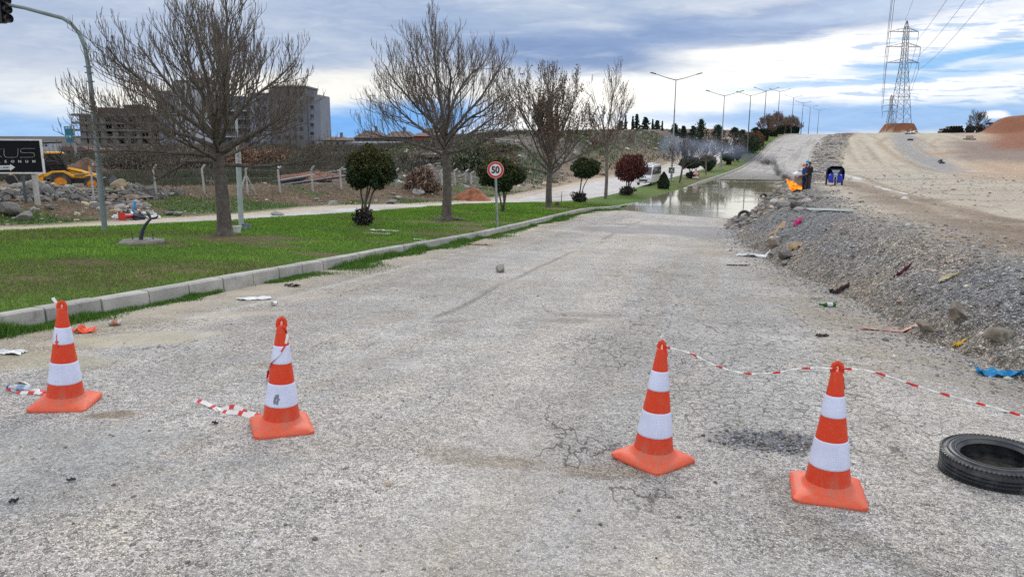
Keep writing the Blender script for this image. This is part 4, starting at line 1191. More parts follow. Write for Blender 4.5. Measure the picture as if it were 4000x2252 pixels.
# rubble on the bank by the water
N_ = 5200; yv = g.uniform(30, 92, N_); wv_ = g.normal(.9, 1.3, N_); xv = Xt(yv)+wv_/cosk(yv)
sz = g.lognormal(math.log(.08), .5, N_)*np.where(wv_ > 3, .5, 1); zz = surf(xv, yv)
k_ = (zz > WATER-.1) & (wv_ > -.5)
tag(scatter_mesh('rubble', np.c_[xv, yv, zz+sz*.2][k_], sz[k_], LST, 7, .6, np.array([.20,.185,.17])), kind='stuff')
# crumbs of stone on the lot and on the road hill strip
N_ = 5000; xv = g.uniform(8, 60, N_); yv = g.uniform(10, 90, N_)
k_ = bankw(xv, yv) > 2; xv, yv = xv[k_], yv[k_]; sz = g.lognormal(math.log(.03), .5, len(xv))*np.interp(yv, [10, 90], [.8, 2]); zz = surf(xv, yv)
tag(scatter_mesh('lot_stones', np.c_[xv, yv, zz+sz*.1], sz, LST, 8, .6, np.array([.30,.27,.23])), kind='stuff')
N_ = 2600; yv = g.uniform(84, 200, N_); uu = 8.5+g.random(N_)*np.interp(yv, [84,200], [4.0,7]); xv = Xk(yv)+uu/cosk(yv)
k_ = (bankw(xv, yv) > -.4); xv, yv = xv[k_], yv[k_]; sz = g.lognormal(math.log(.10), .5, len(xv)); zz = surf(xv, yv)
tag(scatter_mesh('hill_rubble', np.c_[xv, yv, zz+sz*.1], sz, LST, 9, .5, np.array([.22,.20,.18])), kind='stuff')
# small patch of dark loose chippings between the right hand cones
q = rd(1935, 1108); N_ = 900; rr = g.normal(0, 1, (N_, 2))*[.15,.11]; xv = q.x+rr[:,0]; yv = q.y+rr[:,1]; sz = g.lognormal(math.log(.0075), .35, N_)
tag(scatter_mesh('loose_chippings', np.c_[xv, yv, roadz(xv, yv)+sz*.4], sz, LST, 10, .7, np.array([.17,.175,.185])), kind='stuff')
N_ = 1500; yv = 2.2 + 14*g.random(N_)**1.4; xv = g.uniform(-.75, .75, N_)*yv
k_ = (U(xv, yv) > .8) & (bankw(xv, yv) < -.3); xv, yv = xv[k_], yv[k_]; sz = g.lognormal(math.log(.006), .4, len(xv))
tag(scatter_mesh('road_grit', np.c_[xv, yv, roadz(xv, yv)+sz*.3], sz, LST, 11, .6, np.array([.24,.22,.20])), kind='stuff')
# litter crumbs of stone and rubbish over the left bank and rubble hill
N_ = 2600; yv = g.uniform(22, 70, N_); vv = g.uniform(.8, 10.5, N_); xv = Xk(yv) - (MW(yv)+LRW+vv)/cosk(yv)
sz = g.lognormal(math.log(.035), .6, N_); zz = surf(xv, yv)
tag(scatter_mesh('bank_stones', np.c_[xv, yv, zz+sz*.2], sz, LST, 12, .6, np.array([.25,.22,.18])), kind='stuff')
N_ = 3800; yv = g.uniform(64, 165, N_); vv = 1+g.random(N_)**.8*22; xv = Xk(yv) - (MW(yv)+LRW+vv)/cosk(yv)
sz = g.lognormal(math.log(.13), .55, N_); zz = surf(xv, yv)
tag(scatter_mesh('hillside_rubble', np.c_[xv, yv, zz+sz*.15], sz, LST, 13, .6, np.array([.24,.22,.20])), kind='stuff')

def leafmat(name, trans=.25, rough=.7):
    m, n, b = new_mat(name)
    tc = n.attr('tint', 'Color')
    n.put(b.inputs['Base Color'], tc); b.inputs['Roughness'].default_value = rough; b.inputs['Specular IOR Level'].default_value = .3
    return m
LEAF = leafmat('foliage')
def blades(name, X_, Y_, Z_, H_, W_, cols, seed, kind='stuff'):
    g = np.random.default_rng(seed); N_ = len(X_)
    th = g.uniform(0, 6.28, N_); lean = g.uniform(.1, .75, N_)*H_; la = g.uniform(0, 6.28, N_)
    dxv, dyv = np.cos(th)*W_/2, np.sin(th)*W_/2
    b0 = np.c_[X_-dxv, Y_-dyv, Z_-.01]; b1 = np.c_[X_+dxv, Y_+dyv, Z_-.01]
    tp = np.c_[X_+np.cos(la)*lean, Y_+np.sin(la)*lean, Z_+H_]
    V = np.stack([b0, b1, tp], 1).reshape(-1, 3)
    F = np.arange(N_*3).reshape(-1, 3)
    c = np.repeat(cols, 3, 0); c[2::3] *= 1.25
    return tag(link(name, np_mesh(name, V, F, LEAF, False, np.clip(c, .003, .9))), kind=kind)
g = np.random.default_rng(21)
N_ = 300000
yv = 5.5*np.exp(g.random(N_)*math.log(48/5.5)); uu = -.2 - g.random(N_)*(MW(yv)-.2); xv = Xk(yv)+uu/cosk(yv)
br = bare(xv, yv)
k_ = (np.abs(xv/yv) < .85) & (g.random(N_) > br*1.15); xv, yv, uu = xv[k_], yv[k_], uu[k_]
cl = fbm(xv, yv, 1.3, 4, 234)
hh_ = (.030+.022*sstep(-.3,.5,cl)+.012*g.random(len(xv)))*np.interp(yv, [6, 50], [1, 1.5]); ww = np.interp(yv, [6, 48], [.006, .030])
cc = np.array([.112,.222,.022])*np.exp(g.normal(0,.28,(len(xv),1)))*np.where((g.random(len(xv)) < .10)[:,None], np.array([2.1,1.35,1.9]), 1)
cc = cc*(1+.35*sstep(-.2,.5,cl))[:,None]; dry = sstep(.0,.5,fbm(xv, yv, .35, 4, 238))[:,None]*(g.random(len(xv)) < .6)[:,None]; cc = cc*(1-dry)+np.array([.13,.12,.045])*dry
blades('lawn_grass', xv, yv, medz(xv, yv), hh_, ww, cc, 22)
# tall grass growing in the gutter against the kerb
N_ = 60000; yv = 4.5*np.exp(g.random(N_)*math.log(60/4.5)); wid = .06+.55*sstep(-.5,.6,fbm(yv, yv*0, .55, 4, 25))*np.interp(yv,[5,15,30,60],[1,1.15,.9,.7])
uu = np.abs(g.normal(0, .5, N_))*wid; xv = Xk(yv)+uu/cosk(yv)
tall = .05+.13*sstep(-.2,.5,fbm(xv*1.5, yv, .9, 3, 26))*np.exp(-uu*1.5)
k_ = g.random(N_) < sstep(-.55,.0,fbm(xv, yv, 1.2, 3, 27)); xv, yv, uu, tall = xv[k_], yv[k_], uu[k_], tall[k_]
cc = np.array([.06,.145,.015])*np.exp(g.normal(0,.3,(len(xv),1)))*np.where((g.random(len(xv)) < .14)[:,None], np.array([2.2,1.4,2.2]), 1)
blades('kerb_grass', xv, yv, roadz(xv, yv), tall*g.uniform(.5,1.2,len(xv)), np.interp(yv,[5,60],[.007,.035]), cc, 28)
# tufts on the left bank
N_ = 42000; yv = 20+50*g.random(N_); vv = 1.2+g.random(N_)*8.5; xv = Xk(yv) - (MW(yv)+LRW+vv)/cosk(yv)
k_ = (fbm(xv, yv, .35, 4, 111)+.35-.14*np.clip(vv-1,0,9) > .0+g.random(N_)*.25); xv, yv = xv[k_], yv[k_]
cc = np.array([.06,.125,.02])*np.exp(g.normal(0,.35,(len(xv),1)))
blades('bank_grass', xv, yv, surf(xv, yv), .06+.08*g.random(len(xv)), .035, cc, 29)
N_ = 12000; yv = 22+46*g.random(N_); vv = 2.5+g.random(N_)*8; xv = Xk(yv) - (MW(yv)+LRW+vv)/cosk(yv)
cc = np.array([.20,.15,.085])*np.exp(g.normal(0,.35,(N_,1)))
blades('dry_grass', xv, yv, surf(xv, yv), .08+.14*g.random(N_), .03, cc, 30)
# ------------------------------------------------------------------ trees
BARK = mat('bark', (.11,.092,.078), .9, var=.45, scale=9, bump=.8, bscale=26, dirt=(.15,.13,.11), dirtamt=.5)
BARK2 = mat('bark_pale', (.15,.125,.105), .9, var=.4, scale=7, bump=.5, bscale=20)
TWIG = mat('twig', (.15,.12,.095), .85, var=.3, scale=4)
TWIGP = mat('twig_pale', (.16,.13,.11), .85, var=.3, scale=4)

class Tubes:
    """many thin tapering tubes in one mesh, numpy backed"""
    def __init__(s): s.V = []; s.F = []; s.n = 0
    def add(s, pts, rad, k):
        pts = np.asarray(pts, float); m = len(pts)
        d = np.gradient(pts, axis=0); d /= (np.linalg.norm(d, axis=1)[:, None]+1e-9)
        ref = np.array([0,0,1.0]) if abs(d[0,2]) < .9 else np.array([1.0,0,0])
        a = np.cross(d, ref); a /= (np.linalg.norm(a, axis=1)[:, None]+1e-9); b = np.cross(d, a)
        t = np.arange(k)*2*math.pi/k
        ring = pts[:, None] + (a[:, None]*np.cos(t)[None,:,None] + b[:, None]*np.sin(t)[None,:,None])*np.asarray(rad)[:, None, None]
        s.V.append(ring.reshape(-1, 3))
        I = np.arange(m*k).reshape(m, k)+s.n
        s.F.append(np.stack([I[:-1], np.roll(I[:-1], -1, 1), np.roll(I[1:], -1, 1), I[1:]], -1).reshape(-1, 4))
        s.n += m*k
    def obj(s, name, mt, parent, smooth=True):
        return link(name, np_mesh(name, np.concatenate(s.V), np.concatenate(s.F), mt, smooth), parent)

def grow(p, d, L, r0, r1, nseg, curl, g, wig=.08, lift=(0,0,1)):
    pts = [np.array(p, float)]; d = np.array(d, float); d /= np.linalg.norm(d); st = L/nseg
    up = np.array(lift, float)
    for i in range(nseg):
        d = d + up*curl/nseg + g.normal(0, wig, 3); d /= np.linalg.norm(d)
        pts.append(pts[-1]+d*st)
    return np.array(pts), np.linspace(r0, r1, nseg+1)

def bare_tree(name, label, base, H, tr, th, nl, seed, spread=(.15,1.3), Lf=None, curl=(.9,.8,.7,1.2), dens=(9,7,4), leader=True, group=None, tw=.006, leaves=None, mt=(None,None), lean=0.0, rz=0.0, levels=4, flare=1.6, roots=False, big=False, cat='tree', ang=.75, sag=0.0):
    g = np.random.default_rng(seed)
    t = thing(name, label, cat, base, rz, group)
    m1, m2 = mt[0] or BARK, mt[1] or TWIG
    TR_ = Tubes(); lim = Tubes(); fine = Tubes(); tips = []
    zz = np.r_[-.25, 0, .12, .3, np.linspace(.55, th, 5)]
    rr = tr*np.r_[flare*1.15, flare, flare*.72, 1.12, np.linspace(1.05, .82, 5)]
    ph = g.uniform(0, 6, 2)
    px_ = lean*zz/th + .03*np.sin(zz*1.3+ph[0])*np.clip(zz, 0, 1); py_ = .03*np.sin(zz*1.1+ph[1])*np.clip(zz, 0, 1)
    tp = np.c_[px_, py_, zz]
    TR_.add(tp, rr, 14)
    top = tp[-1]
    if roots:
        for k in range(7):
            a = g.uniform(0, 6.28); q = [np.array([math.cos(a)*tr*.8, math.sin(a)*tr*.8, .10])]
            for j in range(6):
                a += g.normal(0, .22); q.append(q[-1]+np.array([math.cos(a)*.16, math.sin(a)*.16, -.022]))
            TR_.add(q, np.linspace(.055, .015, 7), 6)
    TR_.obj('trunk', m1, t)
    def children(pts, rad, L, lev, frac0=.22):
        nch = dens[max(lev-2, 0)]
        nch = max(2, int(nch*g.uniform(.75, 1.25)*min(1.3, .35+L/1.6)))
        for j in range(nch):
            f = frac0 + (1-frac0)*(j+g.uniform(.1, .9))/nch
            x = f*(len(pts)-1); i = min(int(x), len(pts)-2); q = pts[i]+(pts[i+1]-pts[i])*(x-i)
            d = pts[i+1]-pts[i]; d /= np.linalg.norm(d)
            r_ = np.interp(x, np.arange(len(rad)), rad)
            side = g.normal(0, 1, 3); side -= d*side.dot(d); side /= np.linalg.norm(side)
            a = g.uniform(.55, 1.15)*ang
            nd = d*math.cos(a)+side*math.sin(a); nd[2] += .12
            LL = L*(1.05-.75*f)*g.uniform(.5, .85)
            if lev == levels: LL = max(LL, .18)*g.uniform(.7, 1.1); LL = min(LL, .75)
            branch(q, nd, LL, max(r_*(.45 if lev < 4 else .6), tw), lev)
        
    def branch(p, d, L, r, lev):
        nseg = {1: 9, 2: 6, 3: 4}.get(lev, 3); sides = {1: 7, 2: 5, 3: 3}.get(lev, 3)
        r1 = max(tw*.7, r*(.22 if lev < 3 else .5))
        pts, rad = grow(p, d, L, r, r1, nseg, curl[min(lev, 4)-1]*(np.clip(d[2]*1.6+.15, .15, 1) if lev == 1 else 1), g, .10 if lev < 3 else .14, (0,0,1))
        (lim if lev <= 2 else fine).add(pts, rad, sides)
        if lev < levels: children(pts, rad, L, lev+1, .2 if lev > 1 else .25)
        if lev >= levels-1: tips.extend(pts[1:])
    Lf = Lf or (lambda el: 1.0)
    crownH = H-th
    if leader and not big:
        pts, rad = grow(top-np.array([0,0,.1]), (g.normal(0,.06), g.normal(0,.06), 1), crownH*.5, tr*.5, tr*.16, 8, .3, g, .05)
        lim.add(pts, rad, 8); children(pts, rad, crownH*.60, 1, .2)
    for k in range(nl):
        f = (k+.5)/nl
        el = lerp(spread[0], spread[1], f**1.25) + g.normal(0, .05)
        a = k*2.39996 + g.normal(0, .25)
        p = top*1.0; p[2] = lerp(th*.86, th*1.04, f) ; p[2] += f*crownH*.10
        L = Lf(el)*g.uniform(.88, 1.1)
        branch(p, (math.cos(a)*math.cos(el), math.sin(a)*math.cos(el), math.sin(el)), L, tr*lerp(.34, .42, f), 1)
    lim.obj('limbs', m1, t); fine.obj('twigs', m2, t)
    if leaves:
        col, cnt, sz = leaves; tips = np.array(tips); wt = np.exp(-tips[:,2]/H*3.0); idx = g.choice(len(tips), cnt, p=wt/wt.sum())
        leaf_cloud('dead_leaves', tips[idx]+g.normal(0, .05, (cnt,3)), sz, col, t, seed+1)
    return t

def leaf_cloud(name, C, sz, col, parent, seed, mt=None, var=.35, elong=1.0, upb=0.0):
    """one small quad per point"""
    g = np.random.default_rng(seed); N_ = len(C)
    a = g.normal(0, 1, (N_,3)); a[:,2] += upb; a /= np.linalg.norm(a, axis=1)[:,None]
    b = np.cross(a, g.normal(0, 1, (N_,3))); b /= np.linalg.norm(b, axis=1)[:,None]
    s = (sz*g.uniform(.6, 1.4, N_))[:, None]
    V = np.stack([C-a*s*elong, C+b*s*.5, C+a*s*elong, C-b*s*.5], 1).reshape(-1, 3)
    F = np.arange(N_*4).reshape(-1, 4)
    col = np.asarray(col, float); col = np.tile(col, (N_,1)) if col.ndim == 1 else col
    cc = col*np.exp(g.normal(0, var, (N_,1)))*(1+g.normal(0,.06,(N_,3)))
    return link(name, np_mesh(name, V, F, mt or LEAF, False, np.repeat(np.clip(cc,.003,.9), 4, 0)), parent)

# the three big bare trees and the slim one
p1 = at(565, 592)
bare_tree('bare_tree', 'big spreading leafless tree nearest the camera, behind the black bent pipe', p1, 6.5, .155, 1.95, 19, 12, big=True,
          spread=(.0,1.25), Lf=lambda el: np.interp(el, [0,.3,.7,1.4], [2.75,2.9,3.05,3.1]), curl=(.2,.35,1.2,2.4), dens=(12,7,5), tw=.0056, flare=1.75, rz=.4, ang=.72)
p2 = at(1123, 555)
bare_tree('bare_tree', 'tall leafless tree with exposed roots left of the round speed sign', p2, 8.0, .165, 2.6, 15, 29, big=True,
          spread=(.15,1.3), Lf=lambda el: np.interp(el, [0,.4,.8,1.4], [2.9,3.2,3.5,3.6]), curl=(.28,.4,1.1,2.2), dens=(12,7,4), tw=.006, flare=1.8, roots=True, rz=1.0, ang=.72)
p3 = at(1380, 521)
bare_tree('brown_leafed_tree', 'vase shaped tree still holding dry brown leaves right of the speed sign', p3, 8.0, .16, 1.95, 20, 37,
          spread=(.35,1.4), Lf=lambda el: np.interp(el, [0,.5,.9,1.4], [2.9,3.5,4.2,4.8]), curl=(.55,.6,.6,.6), dens=(8,5,3), tw=.009, flare=1.3, leaves=((.13,.062,.032), 5200, .055), rz=.3, ang=.55)
p4 = at(1523, 499)
bare_tree('bare_tree', 'slim upright nearly leafless young tree between the round shrubs', p4, 8.4, .12, 3.3, 9, 41,
          spread=(.55,1.4), Lf=lambda el: np.interp(el, [0,.5,.9,1.4], [2.4,3.0,4.0,5.2]), curl=(.8,.5,.5,.5), dens=(7,4,2), tw=.011, flare=1.2, leaves=((.16,.10,.06), 420, .06), rz=.3, ang=.5, mt=(BARK2, TWIGP))

# clipped round shrubs on several stems with a dark clump at the foot
def crown_pts(N_, rx, ry, rz_, g, shell=.72, flat=0.0, lump=.18, seed=0):
    d = g.normal(0, 1, (N_,3)); d /= np.linalg.norm(d, axis=1)[:,None]
    r_ = shell + (1-shell)*g.random(N_)**.7
    inner = g.random(N_) < .25; r_[inner] = g.uniform(.3, shell, inner.sum())
    r_ = r_*(1 + lump*fbm(d[:,0]*2.2+seed, d[:,1]*2.2+d[:,2]*2.7, 1.2, 3, seed)*1.6)
    z = d[:,2].copy(); z = np.where(z < 0, z*(1-flat), z)
    return np.c_[d[:,0]*r_*rx, d[:,1]*r_*ry, z*r_*rz_]
def shrub(label, base, crown, size, col, seed, top=None, foot=None, N_=9000, leaf=.055, stems=4, lean=(0,0), group='clipped shrubs along the median', name='round_shrub'):
    """crown = overview pixel of its centre, size = overview pixel width, height"""
    g = np.random.default_rng(seed); k = scale_at(base)
    t = thing(name, label, 'shrub', base, 0, group)
    cz = (pt(crown[0], crown[1], base.y) - base)
    rx, rz_ = size[0]*k/2, size[1]*k/2
    # dark inner mass of twigs
    C = crown_pts(N_, rx*1.02, rx*1.0, rz_*1.03, g, .70, .18, .22, seed) + np.array([cz.x, 0, cz.z])
    h = (C[:,2]-cz.z)/rz_
    cc = np.tile(np.array(col), (N_,1))
    if top is not None:
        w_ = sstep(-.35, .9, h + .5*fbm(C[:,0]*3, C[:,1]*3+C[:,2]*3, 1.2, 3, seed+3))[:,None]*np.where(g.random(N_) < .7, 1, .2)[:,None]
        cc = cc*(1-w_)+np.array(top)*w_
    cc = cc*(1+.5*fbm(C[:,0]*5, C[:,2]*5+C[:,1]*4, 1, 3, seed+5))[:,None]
    leaf_cloud('crown', C, leaf, cc, t, seed+1, elong=.8, upb=.5)
    T = Tubes()
    for j in range(stems):
        a = j*6.28/stems + g.uniform(-.4,.4); q = np.array([cz.x+math.cos(a)*rx*.38, math.sin(a)*rx*.38, cz.z-rz_*.35])
        m_ = np.array([math.cos(a)*.05+cz.x*.3, math.sin(a)*.05, .12*cz.z])
        T = Tubes(); b0 = np.array([math.cos(a)*.05, math.sin(a)*.05, -.1])
        ts = np.linspace(0, 1, 7)[:,None]
        pts_ = (1-ts)**2*b0 + 2*ts*(1-ts)*(m_+np.array([0,0,cz.z*.35])) + ts**2*q + g.normal(0,.012,(7,3))
        T.add(pts_, np.linspace(.042,.022,7)*max(1, rx), 7); T.obj('stem', BARK, t)
    if foot:
        fw, fh = foot[0]*k/2, foot[1]*k
        n_ = 2200; C = crown_pts(n_, fw*1.1, fw, fh*.6, g, .5, .3, .55, seed+9) + np.array([0,0,fh*.5])
        leaf_cloud('foot_foliage', C, leaf*.8, np.array([.035,.034,.026]), t, seed+2, upb=1.5, elong=1.1)
    return t
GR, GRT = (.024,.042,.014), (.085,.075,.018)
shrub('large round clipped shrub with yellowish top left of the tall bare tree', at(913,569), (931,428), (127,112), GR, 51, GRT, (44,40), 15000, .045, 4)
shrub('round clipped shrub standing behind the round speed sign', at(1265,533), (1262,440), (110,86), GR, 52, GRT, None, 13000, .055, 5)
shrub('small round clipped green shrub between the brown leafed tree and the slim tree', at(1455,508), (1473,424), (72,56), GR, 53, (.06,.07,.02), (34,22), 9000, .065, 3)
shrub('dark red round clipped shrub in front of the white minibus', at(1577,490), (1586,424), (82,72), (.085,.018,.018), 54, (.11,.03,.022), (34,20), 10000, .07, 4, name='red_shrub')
shrub('green round clipped shrub left of the red edged warning triangle', at(1737,448), (1735,410), (52,34), (.03,.05,.022), 56, None, (20,14), 5000, .09, 3)
shrub('green round clipped shrub right of the warning triangle', at(1782,430), (1780,408), (42,34), (.03,.055,.025), 57, None, (16,12), 4500, .09, 3)
shrub('green clipped shrub under the second lamp post', at(1832,414), (1830,396), (34,24), (.03,.05,.025), 58, None, (10,7), 3500, .10, 3)
shrub('dark upright clipped shrub farthest along the low part of the median', at(1856,405), (1856,388), (20,32), (.02,.035,.02), 59, None, None, 3000, .11, 2)
# dense cone shaped bush by the first lamp
b_ = at(1668, 474); k = scale_at(b_); g = np.random.default_rng(60)
t = thing('conical_bush', 'low dense cone shaped evergreen bush at the foot of the first lamp post', 'bush', b_)
N_ = 6500; h = g.random(N_)**1.3; a = g.uniform(0, 6.28, N_); rr = np.interp(h, [0,.15,.45,.8,1], [.8,1,.92,.5,.06])*15*k*(.65+.35*g.random(N_))
leaf_cloud('foliage', np.c_[np.cos(a)*rr, np.sin(a)*rr, h*40*k], .075, np.array([.022,.038,.018]), t, 61, upb=1.5)
T = Tubes(); T.add([(0,0,-.1), (0,0,20*k)], [.05,.03], 6); T.obj('stem', BARK, t)
# small median trees in the smoke
for i, (bx, by, tx, H_, nl, lab, mt_, lv) in enumerate([
        (1709,459,.25,4.0,12,'small purple brown leafless tree with leaning trunk right of the first lamp post',(BARK,TWIGP),((.10,.075,.07),900,.06)),
        (1775,439,-.1,4.2,12,'small pale leafless tree between the warning triangle shrubs',(BARK2,TWIGP),((.14,.13,.12),900,.06)),
        (1812,424,.1,4.8,14,'small twiggy tree in front of the second lamp post',(BARK,TWIGP),((.11,.085,.075),1200,.07)),
        (1845,408,.0,4.0,10,'small dark leafless tree beyond the second lamp post',(BARK,TWIGP),((.08,.07,.07),800,.08))]):
    b_ = at(bx, by)
    bare_tree('small_bare_tree', lab, b_, H_, .09, 1.6, nl, 70+i, spread=(.3,1.35), Lf=lambda el: 2.2, curl=(.7,.7,.7,.7), dens=(7,4,2), tw=.013, flare=1.1, leaves=lv, mt=mt_, lean=tx, ang=.6, group=None)

# slope of the median beyond the dip
def med(y, off=0.0):
    u = -MW(y)*.5+off; x = float(Xk(y)+u/cosk(y)); return on(x, float(y))
def bushblob(name, label, p, rx, ry, rz_, col, seed, N_=2600, leaf=.10, cat='bush', group=None, top=None, stem=True, shell=.7, zf=.6):
    g = np.random.default_rng(seed); t = thing(name, label, cat, p, 0, group)
    C = crown_pts(N_, rx, ry, rz_, g, shell, .25, .25, seed)+np.array([0,0,rz_*zf])
    cc = np.tile(np.array(col, float), (N_,1))
    if top is not None:
        w_ = sstep(0, 1, C[:,2]/(rz_*1.7))[:,None]; cc = cc*(1-w_)+np.array(top)*w_
    cc = cc*(1+.5*fbm(C[:,0]*1.5/rx, C[:,2]*1.5/rx+C[:,1]/rx, 1.5, 3, seed+5))[:,None]
    leaf_cloud('foliage', C, leaf, cc, t, seed+1, upb=.6)
    if stem:
        T = Tubes(); T.add([(0,0,-.3), (0.03,0,rz_*zf)], [.06*max(rx, .8), .03], 6); T.obj('stem', BARK, t)
    return t
bushblob('evergreen_bush', 'spreading dark green bush on the slope right of the third lamp post', med(133), 2.6, 2.0, 2.0, (.02,.038,.014), 81, 4200, .13)
bushblob('orange_bush', 'rusty orange brown bush on the slope above the dark green one', med(142), 2.1, 1.8, 1.9, (.14,.06,.03), 82, 3200, .12)
def hedge(p, r_, h, seed, label, col=(.010,.022,.009)):
    g = np.random.default_rng(seed); t = thing('clipped_hedge_column', label, 'shrub', p, 0, 'clipped evergreen columns along the hilltop median')
    N_ = 1500; a = g.uniform(0, 6.28, N_); top_ = g.random(N_) < .3; rr = np.where(top_, r_*np.sqrt(g.random(N_)), r_*(.85+.15*g.random(N_))); z = np.where(top_, h*(.93+.07*g.random(N_)), h*g.random(N_))
    rr = rr*np.interp(z, [0, h*.3, h*.8, h], [.75, .95, 1.05, .9])
    leaf_cloud('foliage', np.c_[np.cos(a)*rr, np.sin(a)*rr, z+.05], .16, np.array(col), t, seed+1)
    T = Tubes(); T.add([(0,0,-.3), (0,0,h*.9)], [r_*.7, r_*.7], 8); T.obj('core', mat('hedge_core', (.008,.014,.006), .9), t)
    return t
hs = [(150,2.7,1.0,'tallest clipped evergreen column, lowest on the median slope'), (158,2.4,.9,'clipped evergreen column just above the tallest one on the slope')]
for i, (yv, h, r_, lab) in enumerate(hs): hedge(med(yv, .3), r_, h, 90+i, lab)
for i in range(11):
    yv = 166+i*9.5
    hedge(med(yv, .6 if i % 2 else -.5), .85+.2*(i % 3), 1.9+.25*(i % 2), 95+i, 'dark clipped evergreen column in the row on the hilltop median')
for i in range(9):
    yv = 163+i*12; p = med(yv, -.6 if i % 2 else .3)
    lab = ['rust brown small tree among the clipped columns on the hilltop', 'pale twiggy small tree among the clipped columns on the hilltop'][i % 2]
    if i < 2:
        proto = bare_tree('hilltop_tree', lab, p, 5.4-.6*i, .10, 1.3, 12, 120+i, spread=(.35,1.35), Lf=lambda el: 3.0, curl=(.6,.6,.6,.6), dens=(6,4,2), tw=.018, flare=1.1,
                          leaves=((.20,.10,.065) if i == 0 else (.17,.13,.11), 1500, .12), mt=(BARK, TWIGP), ang=.55, group='small leafless trees on the hilltop median')
        (HT := [] if i == 0 else HT).append(proto)
    else: copy_tree(HT[i % 2], loc=p, rz=i*1.3, label=lab, scale=.85+.1*(i % 4))

# far shrubs and trees along the left
def conifer(p, H_, r_, seed, label, col, kind='pine_tree', N_=1600, group=None):
    g = np.random.default_rng(seed); t = thing(kind, label, 'tree', p, 0, group)
    if kind == 'cypress_tree':
        z = g.random(N_); rr = r_*np.interp(z, [0,.15,.6,1], [.6,1,.75,.05])*(.4+.6*g.random(N_)); a = g.uniform(0,6.28,N_)
        C = np.c_[np.cos(a)*rr, np.sin(a)*rr, z*H_]
    else:
        nb = 26; out = []
        for j in range(nb):
            f = (j+.5)/nb; z = H_*(.22+.78*f); a = j*2.4+g.normal(0,.3); L = r_*np.interp(f, [0,.25,1], [.75,1,.12])*g.uniform(.6,1.25)
            m_ = N_//nb; s_ = g.random(m_)
            q = np.c_[np.cos(a)*L*s_, np.sin(a)*L*s_, z+.18*L*s_] + g.normal(0, .10*r_, (m_,3))*np.array([1,1,.55])
            out.append(q)
        C = np.concatenate(out)
    leaf_cloud('crown', C, .17, np.array(col), t, seed+1, var=.3)
    T = Tubes(); T.add([(0,0,-.5), (g.normal(0,.1),0,H_*.95)], [.05*r_+.08, .03], 6); T.obj('trunk', BARK, t)
    return t
PN = (.022,.040,.022)
for i, (vx, vtop, vb, yv, kind, w_, lab) in enumerate([
        (1572,290,335,150,'cypress_tree',7,'narrow cypress leftmost in the row above the rubble hill'),
        (1590,293,335,150,'cypress_tree',7,'narrow cypress second in the row above the rubble hill'),
        (1600,288,335,152,'pine_tree',14,'pointed pine above the rubble hill beside the left cypresses'),
        (1622,296,335,160,'pine_tree',20,'broad ragged pine left in the row above the rubble hill'),
        (1640,300,335,160,'cypress_tree',6,'thin cypress between the ragged pines above the hill'),
        (1652,304,338,165,'pine_tree',18,'low ragged pine right of the thin cypress'),
        (1664,305,340,150,'cypress_tree',4,'very thin single cypress left of the first lamp pole'),
        (1560,305,335,155,'pine_tree',16,'small pine at the left end of the row above the hill'),
        (1695,312,350,150,'pine_tree',22,'pale low pine just right of the first lamp pole'),
        (1718,318,350,150,'pine_tree',18,'small pine between the first lamp pole and the tall pine'),
        (1762,302,345,140,'pine_tree',34,'tallest loose crowned pine at the right end of the rubble hill'),
        (1742,318,348,150,'pine_tree',20,'short pine left of the tallest one'),
        (1805,316,346,150,'pine_tree',36,'broad dark pine left of the second lamp pole'),
        (1846,322,346,165,'pine_tree',28,'low spreading pine between the second and third lamp poles'),
        (1866,328,348,170,'pine_tree',22,'small low pine just left of the third lamp pole'),
        (1900,322,345,180,'pine_tree',30,'low dark pine right of the third lamp pole')]):
    b_ = pt(vx, vb+6, yv); tp = pt(vx, vtop, yv); k = scale_at(b_)
    gz = float(surf(b_.x, b_.y)); b_.z = min(b_.z, gz) if gz < b_.z+3 else gz
    conifer(b_, tp.z-b_.z, w_*k*(.8 if kind == 'pine_tree' else .6), 140+i, lab, PN, kind, 1500 if w_ > 10 else 700)

